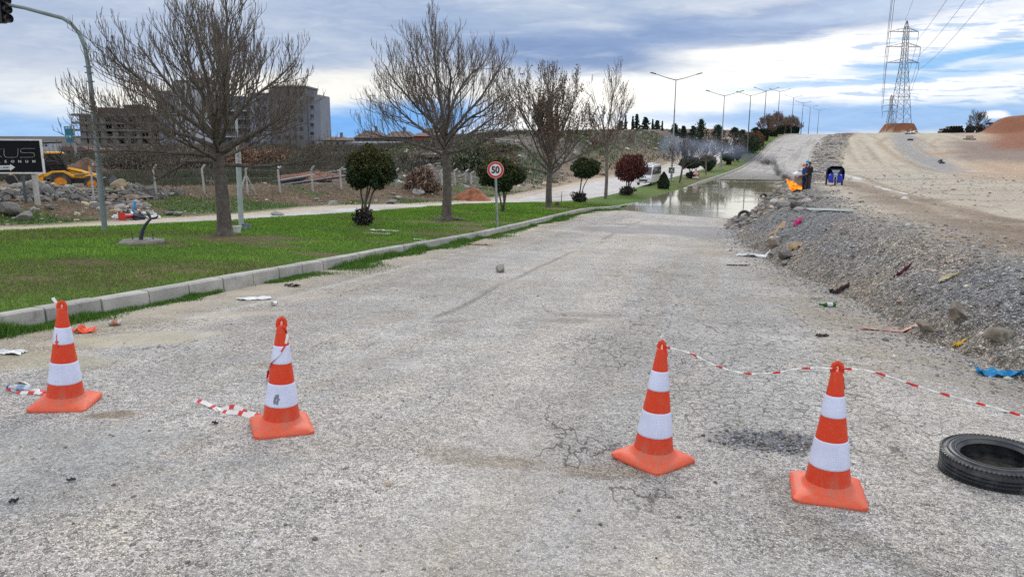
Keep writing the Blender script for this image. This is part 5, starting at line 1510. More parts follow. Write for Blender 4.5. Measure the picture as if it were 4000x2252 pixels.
# scrub beyond the fence: twiggy bushes as things, low cover as stuff
SC_COL = [(.20,.115,.07), (.14,.12,.095), (.085,.10,.055), (.17,.11,.08)]
for i, (vx, vy, yv, wv, hv, ci, lab) in enumerate([
        (600,396,95,90,34,0,'rusty brown thicket in front of the apartment block, left of the grey post'),
        (480,400,92,95,32,1,'dull grey brown thicket behind the left fence'),
        (370,400,90,80,30,1,'grey thicket behind the yellow digger'),
        (700,398,97,85,32,0,'rusty thicket below the apartment block right of the grey post'),
        (780,404,95,75,34,2,'dark green bush clump below the right end of the apartment block'),
        (850,405,95,70,36,1,'grey brown thicket behind the large round shrub'),
        (1190,420,75,110,100,2,'tall grey green willowy thicket between the tall bare tree and the speed sign'),
        (1105,418,80,70,50,1,'grey thicket behind the tall bare tree'),
        (1255,400,84,80,70,2,'grey green thicket behind the speed sign'),
        (1010,400,92,80,34,2,'green bush clump in front of the red house'),
        (940,400,95,60,30,1,'low dark thicket below the white shed'),
        (1330,400,88,90,60,3,'brown thicket behind the brown leafed tree'),
        (300,402,88,70,24,1,'dark low thicket right of the digger cab'),
        (1385,378,98,90,46,1,'grey thicket on the rubble hill between the brown leafed tree and the speed sign'),
        (1460,372,100,80,40,3,'brown thicket high on the rubble hill left of the slim tree'),
        (1150,385,92,90,60,1,'pale grey thicket below the houses right of the tall bare tree'),
        (1060,455,58,60,36,3,'leafless grey bramble on the bank by the fence')]):
    b_ = pt(vx, vy+hv*.35, yv); b_.z = float(surf(b_.x, b_.y)); k = scale_at(b_)
    tz = (pt(vx, vy-hv*.5, yv).z-b_.z)*1.45
    t = thing('scrub_thicket', lab, 'thicket', b_)
    g = np.random.default_rng(170+i); N_ = 4200
    rx = wv*k/2; C = np.c_[g.normal(0, rx*.5, N_), g.normal(0, rx*.4, N_), np.abs(g.normal(0,.5,N_))*tz*.75]
    C[:,2] = np.minimum(C[:,2], tz*(1.0-.35*(np.abs(C[:,0])/rx)**2)*g.uniform(.8,1.1,N_))
    leaf_cloud('twigs_and_leaves', C, .13, np.array(SC_COL[ci]), t, 190+i, upb=1.5, elong=1.5, var=.45)
    T = Tubes()
    for j in range(60):
        a = g.uniform(0, 6.28); q = np.array([g.normal(0, rx*.45), g.normal(0, rx*.4), -.2])
        pts_, rad = grow(q, (math.cos(a)*.3, math.sin(a)*.3, 1), tz*g.uniform(.6,1.1), .03, .012, 5, .1, g, .12); T.add(pts_, rad, 3)
    T.obj('branches', TWIGP if ci != 0 else TWIG, t)
g = np.random.default_rng(230)
N_ = 70000; yv = g.uniform(70, 128, N_); xv = yv*g.uniform(-.72, .02, N_)
k_ = (left_zone(xv, yv) > 14) & (fbm(xv, yv, .12, 4, 231) > -.25); xv, yv = xv[k_], yv[k_]
wz = fbm(xv, yv, .07, 3, 232)[:,None]; cc = np.where(wz > .1, np.array([.11,.08,.06]), np.array([.06,.058,.042]))*np.exp(g.normal(0,.45,(len(xv),1)))
blades('undergrowth', xv, yv, surf(xv, yv), .25+.65*g.random(len(xv)), .11, cc, 233)
N_ = 30000; yv = g.uniform(66, 150, N_); vv = 2+g.random(N_)*26; xv = Xk(yv) - (MW(yv)+LRW+vv)/cosk(yv)
k_ = fbm(xv, yv, .09, 4, 112) > -.1; xv, yv = xv[k_], yv[k_]
cc = np.where((fbm(xv, yv, .15, 3, 235) > .05)[:,None], np.array([.05,.075,.025]), np.array([.12,.098,.07]))*np.exp(g.normal(0,.4,(len(xv),1)))
blades('hillside_weeds', xv, yv, surf(xv, yv), .12+.35*g.random(len(xv)), .10, cc, 236)
N_ = 26000; vxs = g.uniform(300, 720, N_); yv = g.uniform(58, 72, N_); xv = (vxs*VP-2000)/FPX*yv*1.03
k_ = (left_zone(xv, yv) > 11) & (fbm(xv, yv, .2, 3, 240) > -.3); xv, yv = xv[k_], yv[k_]
cc = np.array([.050,.060,.028])*np.exp(g.normal(0,.4,(len(xv),1)))
blades('weed_cover', xv, yv, surf(xv, yv), .3+.7*g.random(len(xv)), .08, cc, 241)
# ------------------------------------------------------------------ metal posts, lamps, signs
GALV = mat('galvanised', (.30,.33,.34), .5, .6, var=.2, scale=3, dirt=(.14,.13,.11), dirtamt=.4)
GALD = mat('steel_dark', (.10,.115,.12), .55, .5, var=.2, scale=2)
BLK = mat('black_plastic', (.012,.012,.014), .45, var=.2)
WHT = mat('white_paint', (.66,.66,.64), .5, var=.12, scale=3, dirt=(.35,.32,.27), dirtamt=.3)
def flat_letters(body, size, mt, parent, loc, rot, name='lettering', bold=0.0, sx=1.0, depth=.004):
    cu = bpy.data.curves.new('txt', 'FONT'); cu.body = body; cu.size = size; cu.align_x = 'CENTER'; cu.align_y = 'CENTER'
    cu.extrude = depth; cu.offset = bold
    tmp = bpy.data.objects.new('txt', cu); COL.objects.link(tmp)
    bpy.context.view_layer.update()
    me = bpy.data.meshes.new_from_object(tmp.evaluated_get(bpy.context.evaluated_depsgraph_get()))
    bpy.data.objects.remove(tmp); bpy.data.curves.remove(cu)
    me.materials.clear(); me.materials.append(mt)
    o = link(name, me, parent, loc, rot); o.scale = (sx, 1, 1); return o

# street lamps with two arms
LP = [(1687,75,(1700,200)), (0,101,(1822,240)), (0,130,(1888,240)), (0,150,(1927,228)), (0,180,(1961,230)), (0,210,(1996,245)), (0,240,(2020,259)), (0,270,(2038,270)), (0,300,(2060,277))]
LN = ['nearest twin armed street lamp, standing in the turf beside the flood water', 'second twin armed street lamp, behind the smoke', 'third twin armed street lamp along the median',
      'fourth twin armed street lamp, at the start of the hilltop hedge', 'fifth twin armed street lamp, rising from the hilltop trees', 'sixth twin armed street lamp on the hilltop',
      'seventh twin armed street lamp on the hilltop', 'eighth twin armed street lamp, second farthest', 'farthest and smallest twin armed street lamp']
LAMPS = []
for i, (bx, D, (tx, ty_)) in enumerate(LP):
    tp = pt(tx, ty_, D); gz = float(surf(tp.x, D)) if D < 260 else float(surf(tp.x, D))
    H_ = tp.z-gz; t = thing('street_lamp', LN[i], 'street lamp', (tp.x, D, gz), R(4), 'twin armed street lamps along the median')
    rr = 1.0 if D < 110 else 1.15
    m = MB(); m.tube([(0,0,-.2), (0,0,.9), (0,0,.92), (0,0,H_)], [.11*rr,.11*rr,.095*rr,.045*rr], 10); m.build('pole', GALV if i < 2 else GALD, t, True)
    m = MB(); m.cyl((0,0,-.05), (0,0,.06), .22, .20, 8); m.build('foot_plate', GALV, t)
    for s in (-1, 1):
        m = MB(); m.tube([(0,0,H_-.06), (s*.9,0,H_+.15), (s*2.05,0,H_+.50)], [.045*rr,.035*rr,.03*rr], 6); m.build('arm', GALD, t, True)
        m = MB(); m.box((s*2.28,0,H_+.57), (.62,.24,.10), (0, -s*.26, 0), .8); m.build('lamp_head', GALD, t, bevel=.02)
    LAMPS.append(t)
# D sign strapped to the first pole
lp = LAMPS[0].location; dpt = pt(1686, 428, 75); k = scale_at(Vector((lp.x, 75, -2)))
t = thing('direction_sign', 'small square navy sign with white D and yellow green edge on the nearest lamp post', 'sign', (lp.x+(-.05), 74.86, dpt.z), R(-12))
YG = mat('yellow_green', (.55,.62,.05), .5, var=.05); NAVY = mat('navy', (.01,.025,.10), .5, var=.05)
s_ = 15*k/2
m = MB(); m.box((0,0,0), (2*s_,.02,2*s_)); m.build('panel', YG, t)
m = MB(); m.box((0,-.014,0), (1.7*s_,.012,1.7*s_)); m.build('navy_field', NAVY, t)
m = MB(); m.box((0,-.022,0), (1.12*s_,.008,1.12*s_)); m.build('white_square', WHT, t)
flat_letters('D', s_*1.35, NAVY, t, (0,-.03,0), (math.pi/2,0,0), bold=.012)
# round 50 sign
b_ = at(1251, 572); k = scale_at(b_); top = pt(1246, 427, b_.y)
t = thing('speed_limit_sign', 'round red edged speed limit sign reading 50 on a grey post by the kerb', 'road sign', b_, 0)
dx_ = top.x-b_.x; hz_ = top.z-b_.z; rs = 20.5*k
m = MB(); m.tube([(0,0,-.2), (dx_*1.1,0,hz_+rs*.6)], .042, 10); m.build('post', GALV, t, True)
RX = Euler((math.pi/2,0,0)).to_matrix()
RED_ = mat('sign_red', (.62,.02,.015), .35, var=.06); INK = mat('sign_black', (.012,.012,.014), .4, var=.05); SWH = mat('sign_white', (.72,.72,.72), .35, var=.06)
def disc(r0, r1, y0, y1, mt, nm):
    m = MB(); m.lathe([(0,-y0), (r0,-y0), (r0,-y1), (0,-y1)] if r1 is None else [(r1,-y0), (r0,-y0), (r0,-y1), (r1,-y1)], 48, (dx_,0,hz_), RX, close=r1 is not None)
    return m.build(nm, mt, t)
disc(rs, None, -.045, -.055, GALV, 'back_plate'); disc(rs*.985, None, -.055, -.058, SWH, 'white_edge')
disc(rs*.95, None, -.0585, -.061, RED_, 'red_ring'); disc(rs*.70, None, -.0615, -.064, SWH, 'white_field')
flat_letters('50', rs*1.12, INK, t, (dx_,-.069,hz_-rs*.02), (math.pi/2,0,0), 'number', .010, .88)
m = MB()
for z in (-.12, .12): m.box((dx_*.95,-.03,hz_+z), (.14,.05,.03))
m.box((dx_*.95,-.024,hz_), (.05,.02,.3)); m.build('clamp', GALV, t)
# small triangular roadworks sign
b_ = at(1749, 449); k = scale_at(b_); t = thing('warning_sign', 'red edged warning triangle with plate below, beyond the first lamp post', 'road sign', b_, R(-8))
def tri(r_, z0, y, mt, nm):
    m = MB(); m.prism([(-r_,z0-r_*.58), (r_,z0-r_*.58), (0,z0+r_*1.15)], y, y-.012); m.build(nm, mt, t)
r_ = 9.5*k; z0 = 14.5*k
m = MB(); m.tube([(-r_*.7,0,-.2), (-r_*.7,0,z0+r_*.4)], .03, 6); m.build('leg', GALD, t); m = MB(); m.tube([(r_*.7,0,-.2), (r_*.7,0,z0+r_*.2)], .03, 6); m.build('leg', GALD, t)
tri(r_, z0, -.03, RED_, 'red_triangle'); tri(r_*.70, z0, -.045, SWH, 'white_field')
m = MB(); m.rock((-.02*r_,-.062,z0-r_*.28), (r_*.22,.006,r_*.12), 3); m.tube([(r_*.05,-.065,z0-r_*.3), (r_*.12,-.065,z0+r_*.15)], r_*.06, 5); m.build('digging_figure', INK, t)
m = MB(); m.box((0,-.04,3.4*k), (r_*1.9,.02,6*k)); m.build('red_plate', RED_, t); m = MB(); m.box((0,-.055,3.4*k), (r_*1.65,.012,4*k)); m.build('white_plate', SWH, t)

# traffic signal mast at far left
b_ = at(265, 580); k = scale_at(b_)
t = thing('traffic_light', 'tall grey cantilever traffic signal mast at the left edge of the lawn', 'traffic light', b_)
path = [(265,586,1.0), (258,520,1.0), (250,440,1.0), (243,360,.86), (236,290,.84), (228,215,.80), (222,165,.78), (214,120,.76), (200,85,.74), (180,60,.72), (158,46,.70), (120,36,.68), (60,20,.62), (0,9,.58), (-60,-2,.55), (-150,-18,.5)]
pts_ = [pt(a, b, b_.y)-b_ for a, b, _ in path]; R0 = 6.6*k
MAST = mat('mast_paint', (.20,.25,.26), .55, .2, var=.2, scale=2, dirt=(.12,.13,.12), dirtamt=.6)
m = MB(); m.tube(pts_, [R0*c for _,_,c in path], 14); m.build('mast', MAST, t, True, 60)
for vy, vx in ((404,246.5), (168,222), (183,224), (205,227)):
    q = pt(vx, vy, b_.y)-b_; m = MB(); m.tube([q-Vector((0,0,.018)), q+Vector((0,0,.018))], R0*(1.12 if vy > 300 else 1.0), 12); 
    if vy < 300: m.box(q, (R0*3.0,.03,.025))
    m.build('collar', MAST, t)
hd = thing('x', None, None); bpy.data.objects.remove(hd)
q = pt(2, 22, b_.y)-b_
m = MB(); m.box(q+Vector((-.06,-.05,-.02)), (.30,.20,.62)); hb = m.build('signal_head', BLK, t, bevel=.02)
for j, z in enumerate((.2, 0, -.2)):
    M = Euler((math.pi/2, 0, R(72))).to_matrix()
    m = MB(); m.lathe([(.095,-.14), (.10,-.14), (.10,.10), (.095,.10)], 16, q+Vector((.12,-.02,z-.02)), M, close=True); m.build('visor', BLK, hb, True)
m = MB(); m.box(q+Vector((-.04,-.05,.34)), (.05,.05,.14)); m.build('bracket', BLK, t)

# black direction board with lettering, cut by the left edge of the picture
b_ = at(84, 516); k = scale_at(b_)
t = thing('advertising_board', 'black roadside board with silver lettering and white arrow, cut by the left edge', 'signboard', b_, R(4))
def bp(vx, vy):
    q = pt(vx, vy, b_.y)-b_; return Vector((q.x, 0, q.z))
PW, PH = 190*k, 81*k; c0 = bp(104-95, 393)
m = MB(); m.box(c0, (PW,.06,PH)); m.build('panel', mat('board_black', (.008,.009,.011), .75, var=.3, scale=2, spec=.15), t)
for nm, cc_, sz_ in (('frame_rail',(0,0,PH/2),(PW+.06,.09,.06)), ('frame_rail',(0,0,-PH/2),(PW+.06,.09,.06)), ('frame_stile',(PW/2,0,0),(.06,.088,PH-.06)), ('frame_stile',(-PW/2,0,0),(.06,.088,PH-.06))):
    m = MB(); m.box(c0+Vector(cc_), sz_); m.build(nm, WHT, t)
for vx, mt_, w_ in ((82, mat('post_concrete', (.42,.41,.38), .8, var=.2), .16), (54, GALD, .08), (-60, MATS['post_concrete'], .16)):
    m = MB(); q = bp(vx, 434); m.box((q.x, .10, q.z/2-.1), (w_,w_,q.z+.3)); m.build('post', mt_, t)
SIL = mat('silver_letters', (.55,.55,.52), .35, .3, var=.1)
def stroke(pts2, w_, nm='letter'):
    m = MB(); m.tube([bp(a, b)+Vector((0,-.04,0)) for a, b in pts2], w_, 6, flat=.5); return m.build(nm, SIL, t, True)
w_ = .75*k
stroke([(14,373),(14,389),(17,394),(22,395.5),(40,395.5),(45,394),(47.5,389),(47.5,373)], w_); 
stroke([(88,373.5),(60,373.5),(55,375),(53,378.5),(54.5,382),(59,384),(82,384),(86.5,386),(88,390),(86,394),(81,395.5),(53,395.5)], w_)
stroke([(9,373),(-6,384),(9,395.5)], w_); stroke([(-21,373),(-7,384),(-21,395.5)], w_)
for vx, ch in ((1,'R'),(18,'E'),(35,'O'),(52,'N'),(69,'U'),(86,'M')):
    flat_letters(ch, 8.2*k, SIL, t, bp(vx, 406)+Vector((0,-.04,0)), (math.pi/2,0,0), 'letter', .004, 1.25)
m = MB(); ar = [(-60,416.5),(29,415.5),(29,412.5),(41,420.5),(29,429),(29,426),(-60,427)]
m.prism([(bp(a,b).x, bp(a,b).z) for a, b in ar], -.034, -.045); m.build('arrow', WHT, t)
for j, ch in enumerate('ALANI'): flat_letters(ch, 7.4*k, INK, t, bp(2+6.3*j-(1 if ch == 'I' else 0), 421)+Vector((0,-.049,0)), (math.pi/2,0,0), 'letter', .002, 1.0)

# grey square post behind the first tree, with buckets
b_ = at(611, 573); k = scale_at(b_)
t = thing('grey_post', 'tall pale grey square post with torn paper at its top, behind the big tree', 'post', b_)
q1, q2, q3 = [pt(a, b, b_.y)-b_ for a, b in ((607,575), (598,376), (593,276))]
PG = mat('post_grey', (.42,.47,.47), .5, .1, var=.15, scale=2)
m = MB(); m.tube([(q1.x,0,-.15), (q2.x,0,q2.z)], 6.8*k, 4); m.build('column', PG, t)
m = MB(); m.tube([(q2.x,0,q2.z), (q3.x,0,q3.z)], 3.0*k, 8); m.build('upper_tube', WHT, t)
m = MB(); m.tube([(q2.x+.002,-.01,q2.z-.02), (q2.x*.96,-.01,q2.z-.38)], 7.4*k, 4); m.build('torn_poster', mat('poster', (.55,.56,.54), .7, var=.6, scale=12), t)
m = MB(); m.box((q1.x,0,.03), (22*k,18*k,.06)); m.build('base_plate', PG, t)
def bucket(vx, vy, w_, h_, label, mt, handle=False):
    b_ = at(vx, vy); k = scale_at(b_); t = thing('bucket', label, 'bucket', b_)
    r_ = w_*k/2; h = h_*k
    m = MB(); m.lathe([(0,.005), (r_*.78,.005), (r_,h), (r_*1.06,h), (r_*1.06,h-.02), (r_*1.01,h-.025), (r_*.97,h-.01), (r_*.75,.02), (0,.02)], 24); m.build('pail', mt, t, True, 40)
    m = MB(); m.lathe([(r_*1.02,h*.82), (r_*1.05,h*.82), (r_*1.05,h*.78), (r_*1.02,h*.78)], 24, close=True); m.build('rib', mt, t)
bucket(597, 587, 20, 19, 'white plastic tub leaning against the foot of the big tree', WHT)
bucket(616, 577, 14, 15, 'grey blue pail standing in front of the grey post', mat('pail_blue', (.22,.30,.31), .5))
bucket(626, 576, 11, 13, 'smaller grey blue pail right of the other pail', MATS['pail_blue'])

# black bent pipe on a concrete manhole slab
b_ = at(357, 611); k = scale_at(b_)
t = thing('manhole_slab', 'round broken concrete slab lying in the lawn under the bent pipe', 'slab', b_)
m = MB(); m.lathe([(0,-.05), (52*k*.95,-.05), (52*k,.03), (50*k,.065), (20*k,.07), (0,.07)], 26)
m.v = [(v[0]*(1+.08*math.sin(5*math.atan2(v[1],v[0]))), v[1]*(1+.10*math.cos(3*math.atan2(v[1],v[0]))), v[2]) for v in m.v]
m.build('slab', mat('concrete_old', (.27,.245,.215), .9, var=.4, scale=5, bump=.4, dirt=(.10,.07,.05), dirtamt=.8), t, True, 30)
for a in (-26, 26):
    m = MB(); m.cyl((a*k,.05,.06), (a*k,.05,.20), .012, .012, 6); m.build('bolt', GALD, t)
bb = Vector((b_.x, b_.y, b_.z+.07))
t = thing('bent_pipe', 'black bent pipe stub standing up from the concrete slab in the lawn', 'pipe', bb)
pp = [pt(a, b, b_.y)-bb for a, b in ((354,608), (355,595), (358,580), (365,566), (374,555), (380,550))]
m = MB(); m.tube(pp, [5*k,5.2*k,5*k,4*k,3.2*k,2.6*k], 10); m.build('pipe', DKP, t, True)
m = MB(); m.tube([pp[-1], pp[-1]+Vector((-.05,0,.10)), pp[-1]+Vector((-.09,0,.17))], [.02,.035,.004], 6); m.tube([pp[-1], pp[-1]+Vector((.10,0,.02)), pp[-1]+Vector((.16,0,.07))], [.02,.03,.004], 6); m.build('torn_end', DKP, t)
# slim stake by the brown tree
b_ = at(1412, 508); t = thing('stake', 'short dark stake with stones at its foot right of the brown leafed tree', 'stake', b_); k = scale_at(b_)
m = MB(); m.tube([(0,0,-.1), (-.01,0,18*k), (.03,0,28*k)], [.03,.025,.012], 6); m.build('stick', BARK, t)
b_ = at(1400, 518); m = MB(); m.rock((0,0,.12), (.16,.14,.16), 5, .3, 2, 0, True); tag(m.build('stump', mat('rust', (.13,.06,.04), .9), None, loc=b_), 'rusty brown block at the foot of the brown leafed tree', 'block')

# blue and green banner on a pole, far left
b_ = pt(192, 402, 120); k = scale_at(b_); b_.z = pt(192, 403, 120).z
t = thing('banner_pole', 'grey pole carrying a vertical blue and green advertising banner beside the unfinished block', 'banner', b_)
q = pt(185, 318, 120)-b_; m = MB(); m.tube([(0,0,-1), (q.x*.6,0,q.z*.5), (q.x,0,q.z)], [.28,.16,.12], 8); m.build('pole', GALV, t, True)
m = MB(); m.cyl((0,0,-.3), (0,0,.5), .9, .3, 8); m.build('footing', GALV, t)
BG = mat('banner_green', (.01,.22,.19), .6, var=.2); BB = mat('banner_blue', (.03,.13,.42), .6, var=.2); BW = mat('banner_white', (.55,.58,.62), .6, var=.3)
cx_ = pt(174, 338, 120)-b_; w_, h_ = 17*k, 40*k
m = MB(); m.box((cx_.x,-.15,cx_.z), (w_,.12,h_), (0,R(-3),0)); m.build('banner', BG, t)
for dz_, hh in ((.30,.10), (.12,.10), (-.36,.16)):
    m = MB(); m.box((cx_.x,-.23,cx_.z+dz_*h_), (w_*.72,.03,h_*hh), (0,R(-3),0)); m.build('blue_panel', BB, t)
for dx_2, dz_ in ((-.2,.40), (.2,.40), (-.2,-.14), (.2,-.14)):
    m = MB(); m.box((cx_.x+dx_2*w_,-.23,cx_.z+dz_*h_), (w_*.26,.03,h_*.12), (0,R(-3),0)); m.build('white_panel', BW, t)
for j, (vx, y0, y1, D) in enumerate(((935,240,372,170), (1239,284,345,190))):
    b_ = pt(vx, y1, D); tp = pt(vx, y0, D); t = thing('lamp_mast', ['thin distant lamp mast behind the tall bare tree', 'thin distant lamp mast above the speed sign'][j], 'lamp mast', b_)
    m = MB(); m.tube([(0,0,-3), (0,0,tp.z-b_.z)], [.12,.07], 6); m.build('pole', GALD, t); m = MB(); m.box((.5,0,tp.z-b_.z), (1.4,.2,.12)); m.build('lamp_head', GALD, t)

# ------------------------------------------------------------------ fence
CP = mat('cast_post', (.42,.41,.38), .85, var=.25, scale=5, bump=.2, dirt=(.22,.20,.17), dirtamt=.5)
fp = [((237,508),(240,411)), ((395,499),(390,414)), ((515,487),(513,414)), ((624,491),(624,415)), ((705,485),(705,418)), ((787,481),(791,416)), ((859,477),(862,420)), ((930,474),(934,421)), ((998,471),(1004,423)),
      ((1045,475),(1042,422)), ((1078,467),(1085,424)), ((1112,466),(1116,424)), ((1144,464),(1153,424)), ((1171,460),(1186,426)), ((1185,463),(1197,431))]
o0 = at(*fp[0][0]); FENCE = thing('wire_fence', 'chain link fence on bent top concrete posts along the left bank', 'fence', o0)
tops = []
for (bx, by), (tx, ty_) in fp:
    b_ = at(bx, by); k = scale_at(b_); tp = pt(tx, ty_, b_.y); q = b_-o0; H_ = tp.z-b_.z
    w_ = max(4.6*k, .05); hx = tp.x-b_.x; m = MB()
    bend = Vector((q.x+hx*.3-4*k, q.y, q.z+H_*.84))
    m.tube([q-Vector((0,0,.3)), bend], [w_*.62, w_*.58], 4); m.tube([bend, Vector((bend.x+8*k, q.y, q.z+H_))], [w_*.58, w_*.5], 4)
    m.build('post', CP, FENCE); tops.append((q, bend, w_))
for bx in (598, 647):
    b_ = at(bx, 490); q = b_-o0; m = MB(); m.tube([q-Vector((0,0,.2)), tops[3][1]-Vector((0,0,.25))], .055, 4); m.build('brace', CP, FENCE)
m = MB()
for (q, bend, w_), (q2, bend2, w2) in zip(tops[:-1], tops[1:]):
    for f in (.02, .35, .68, 1.0):
        m.tube([q.lerp(bend, f), q2.lerp(bend2, f)], .004, 3, cap=False)
    L = (q2-q).length; nn = max(3, int(L/.16))
    for j in range(-8, nn):
        for s in (1, -1):
            f0, f1 = j/nn, (j+8)/nn
            pts2 = []
            for e in range(2):
                f = (f0, f1)[e]; h = (0, 1)[e] if s > 0 else (1, 0)[e]
                pts2.append((f, h))
            (fa, ha), (fb, hb_) = pts2
            if fa < 0: ha = ha+(hb_-ha)*(0-fa)/(fb-fa); fa = 0
            if fb > 1: hb_ = ha+(hb_-ha)*(1-fa)/(fb-fa); fb = 1
            A_ = q.lerp(q2, fa).lerp(bend.lerp(bend2, fa), ha); B_ = q.lerp(q2, fb).lerp(bend.lerp(bend2, fb), hb_)
            m.tube([A_, B_], .0028, 3, cap=False)
o = m.build('wire_mesh', mat('wire', (.16,.16,.155), .6, .3), FENCE)
for i_, (vx, vy) in enumerate(((1190,435),(1160,455))): pass
for i_, (vx, vy, w_) in enumerate(((700,420,14), (1003,455,9), (1128,426,12))):
    b_ = pt(vx, vy, at(vx, 480).y); k = scale_at(b_); m = MB(); m.rock((0,0,0), (w_*k*.5,.05,w_*k*.35), 60+i_, .6, 2)
    tag(m.build('white_rag', PLW, None, loc=b_), ['white rag caught on top of a fence post right of the grey post', 'white plastic bag caught in the fence left of the tall bare tree', 'white scrap caught on the fence right of the tall bare tree'][i_], 'rag')

# ------------------------------------------------------------------ soil heaps, pipes, rubble
def heap(name, label, vx, vy, w, h, D, mt, seed, ex=.8, cat='heap', skew=0.0, rock=.12):
    b_ = pt(vx, vy, D); b_.z = float(surf(b_.x, b_.y))-.1; k = scale_at(b_); r_ = w*k/2; H_ = max(pt(vx, vy-h, D).z-b_.z, .3)
    n1, n2 = 64, 22; vs = []
    for i in range(n2+1):
        f = i/n2
        for j in range(n1):
            a = 2*math.pi*j/n1; rr = r_*f*(1+.18*math.sin(a*2+seed)+.10*math.sin(a*5+seed*2))
            x_, y_ = rr*math.cos(a), rr*math.sin(a)*ex
            z_ = H_*(1-f**1.25)*(1+.25*float(fbm(x_+seed*9, y_, 1.6/r_, 3, seed))) + rock*H_*float(fbm(x_+seed*9, y_, 1.2, 4, seed+1))*(1-f)
            vs.append((x_+skew*H_*(1-f), y_, z_))
    fs = [(i*n1+j, i*n1+(j+1)%n1, (i+1)*n1+(j+1)%n1, (i+1)*n1+j) for i in range(n2) for j in range(n1)]
    m = MB(); m.add(vs, fs); return tag(m.build(name, mt, None, True, 60, loc=b_), label, cat)
SR = mat('soil_red', (.20,.075,.04), .95, var=.5, scale=1.5, bump=1, bscale=6, dirt=(.10,.05,.035), dirtamt=.8)
SG = mat('soil_green', (.075,.08,.05), .95, var=.4, scale=2, bump=1, bscale=8, dirt=(.10,.09,.06), dirtamt=.6)
STn = mat('soil_tan', (.16,.125,.09), .95, var=.4, scale=2, bump=1, bscale=8)
GRD = mat('gravel_dark', (.075,.08,.095), .95, var=.5, scale=8, bump=1, bscale=20)
heap('soil_heap', 'wide heap of red soil behind the black pipes', 800, 470, 240, 40, 70, SR, 1)
heap('soil_heap', 'tall dark red soil heap behind the fence right of the first round shrub', 1025, 470, 150, 62, 82, SR, 2)
heap('soil_heap', 'small bright red soil heap on the bank left of the speed sign', 1188, 503, 105, 30, at(1188,503).y, mat('soil_orange', (.30,.11,.055), .95, var=.5, scale=2, bump=1, bscale=8), 3)
heap('gravel_heap', 'dark blue grey gravel heap behind the rubble pile', 285, 462, 70, 20, 60, GRD, 4)
heap('soil_heap', 'low tan sand heap behind the braced fence post', 650, 448, 120, 18, 80, STn, 5)
heap('soil_heap', 'grassy dark heap behind the fence left of the big tree', 480, 470, 260, 26, 72, SG, 6)
heap('soil_heap', 'grassy dark heap right of the grey post', 690, 462, 170, 26, 75, SG, 7)
heap('soil_heap', 'reddish brown earth heap behind the digger', 215, 455, 130, 60, 85, mat('soil_brown', (.14,.08,.055), .95, var=.5, scale=1.5, bump=1, bscale=5), 8)
PIPE = mat('pipe_black', (.014,.017,.028), .5, var=.2, spec=.6)
for i, (a, b, lab) in enumerate([((592,479,60),(735,470,66),'thick black pipe nearest the braced fence post, open end to the left'), ((650,476,62),(880,463,74),'long black pipe crossing behind the fence, ending by the round shrub'), ((606,484,58),(760,479,60),'lower black pipe lying in front of the others'), ((700,478,61),(875,470,68),'thin shiny black pipe lying lowest at the right'), ((720,471,66),(884,463,72),'upper black pipe at the back of the stack')]):
    A_, B_ = pt(*a), pt(*b); A_.z = float(surf(A_.x, A_.y))+.22+.12*(i%2); B_.z = float(surf(B_.x, B_.y))+.22+.12*(i%2)
    t = thing('black_pipe', lab, 'pipe', A_, 0, 'black pipes lying behind the fence'); v_ = B_-A_
    M = v_.to_track_quat('Z','Y').to_matrix(); r_ = .19 if i != 3 else .11
    m = MB(); L = v_.length; m.lathe([(r_*.9,0), (r_,0), (r_,L), (r_*.9,L)], 16, (0,0,0), M, close=True); m.build('pipe_wall', PIPE, t, True, 50)
    m = MB(); m.lathe([(r_*1.0,.0), (r_*1.14,.0), (r_*1.14,.3), (r_*1.0,.3)], 16, (0,0,0), M, close=True); m.build('socket', PIPE, t, True, 50)

# rubble pile of hollow blocks
BLK1 = mat('block_grey', (.20,.19,.175), .92, var=.35, scale=4, bump=.6, bscale=18, dirt=(.10,.085,.07), dirtamt=.6)
BLK2 = mat('block_pale', (.34,.33,.31), .92, var=.3, scale=4, bump=.5, bscale=18, dirt=(.2,.17,.14), dirtamt=.6)
BLK3 = mat('block_yellow', (.36,.28,.17), .92, var=.35, scale=3, bump=.6, bscale=12, dirt=(.18,.10,.06), dirtamt=.7)
def hollow(w, d, h, cells, mt):
    m = MB(); t_ = .04
    m.box((0,-d/2+t_/2,0), (w,t_,h)); m.box((0,d/2-t_/2,0), (w,t_,h)); m.box((0,0,-h/2+t_/2), (w,d-2*t_,t_))
    for i in range(cells+1): m.box((-w/2+t_/2+(w-t_)*i/cells, 0, t_/2), (t_,d-2*t_,h-t_))
    return m.mesh('hollow_block', mt)
def slabm(seed, mt):
    m = MB(); m.rock((0,0,0), (.42,.30,.13), seed, .25, 2, .01, True); return m.mesh('concrete_chunk', mt)
kinds = [('hollow_block', hollow(.6,.4,.28,3,BLK1)), ('hollow_block', hollow(1.0,.45,.26,5,BLK1)), ('hollow_block', hollow(.5,.4,.3,2,BLK2)),
         ('concrete_chunk', slabm(1, BLK1)), ('concrete_chunk', slabm(2, BLK2)), ('concrete_chunk', slabm(3, BLK1)), ('concrete_chunk', slabm(8, BLK3))]
labs = {'hollow_block': 'broken grey hollow block in the rubble pile behind the left fence posts', 'concrete_chunk': 'broken concrete chunk in the rubble pile behind the left fence posts'}
r5 = random.Random(5)
def heapz(vx): return .28*np.interp(vx, [-40,0,60,110,150,200,240,290,330,380,410], [.6,.75,.7,.6,.5,.5,.6,1.2,1.0,.5,.05])
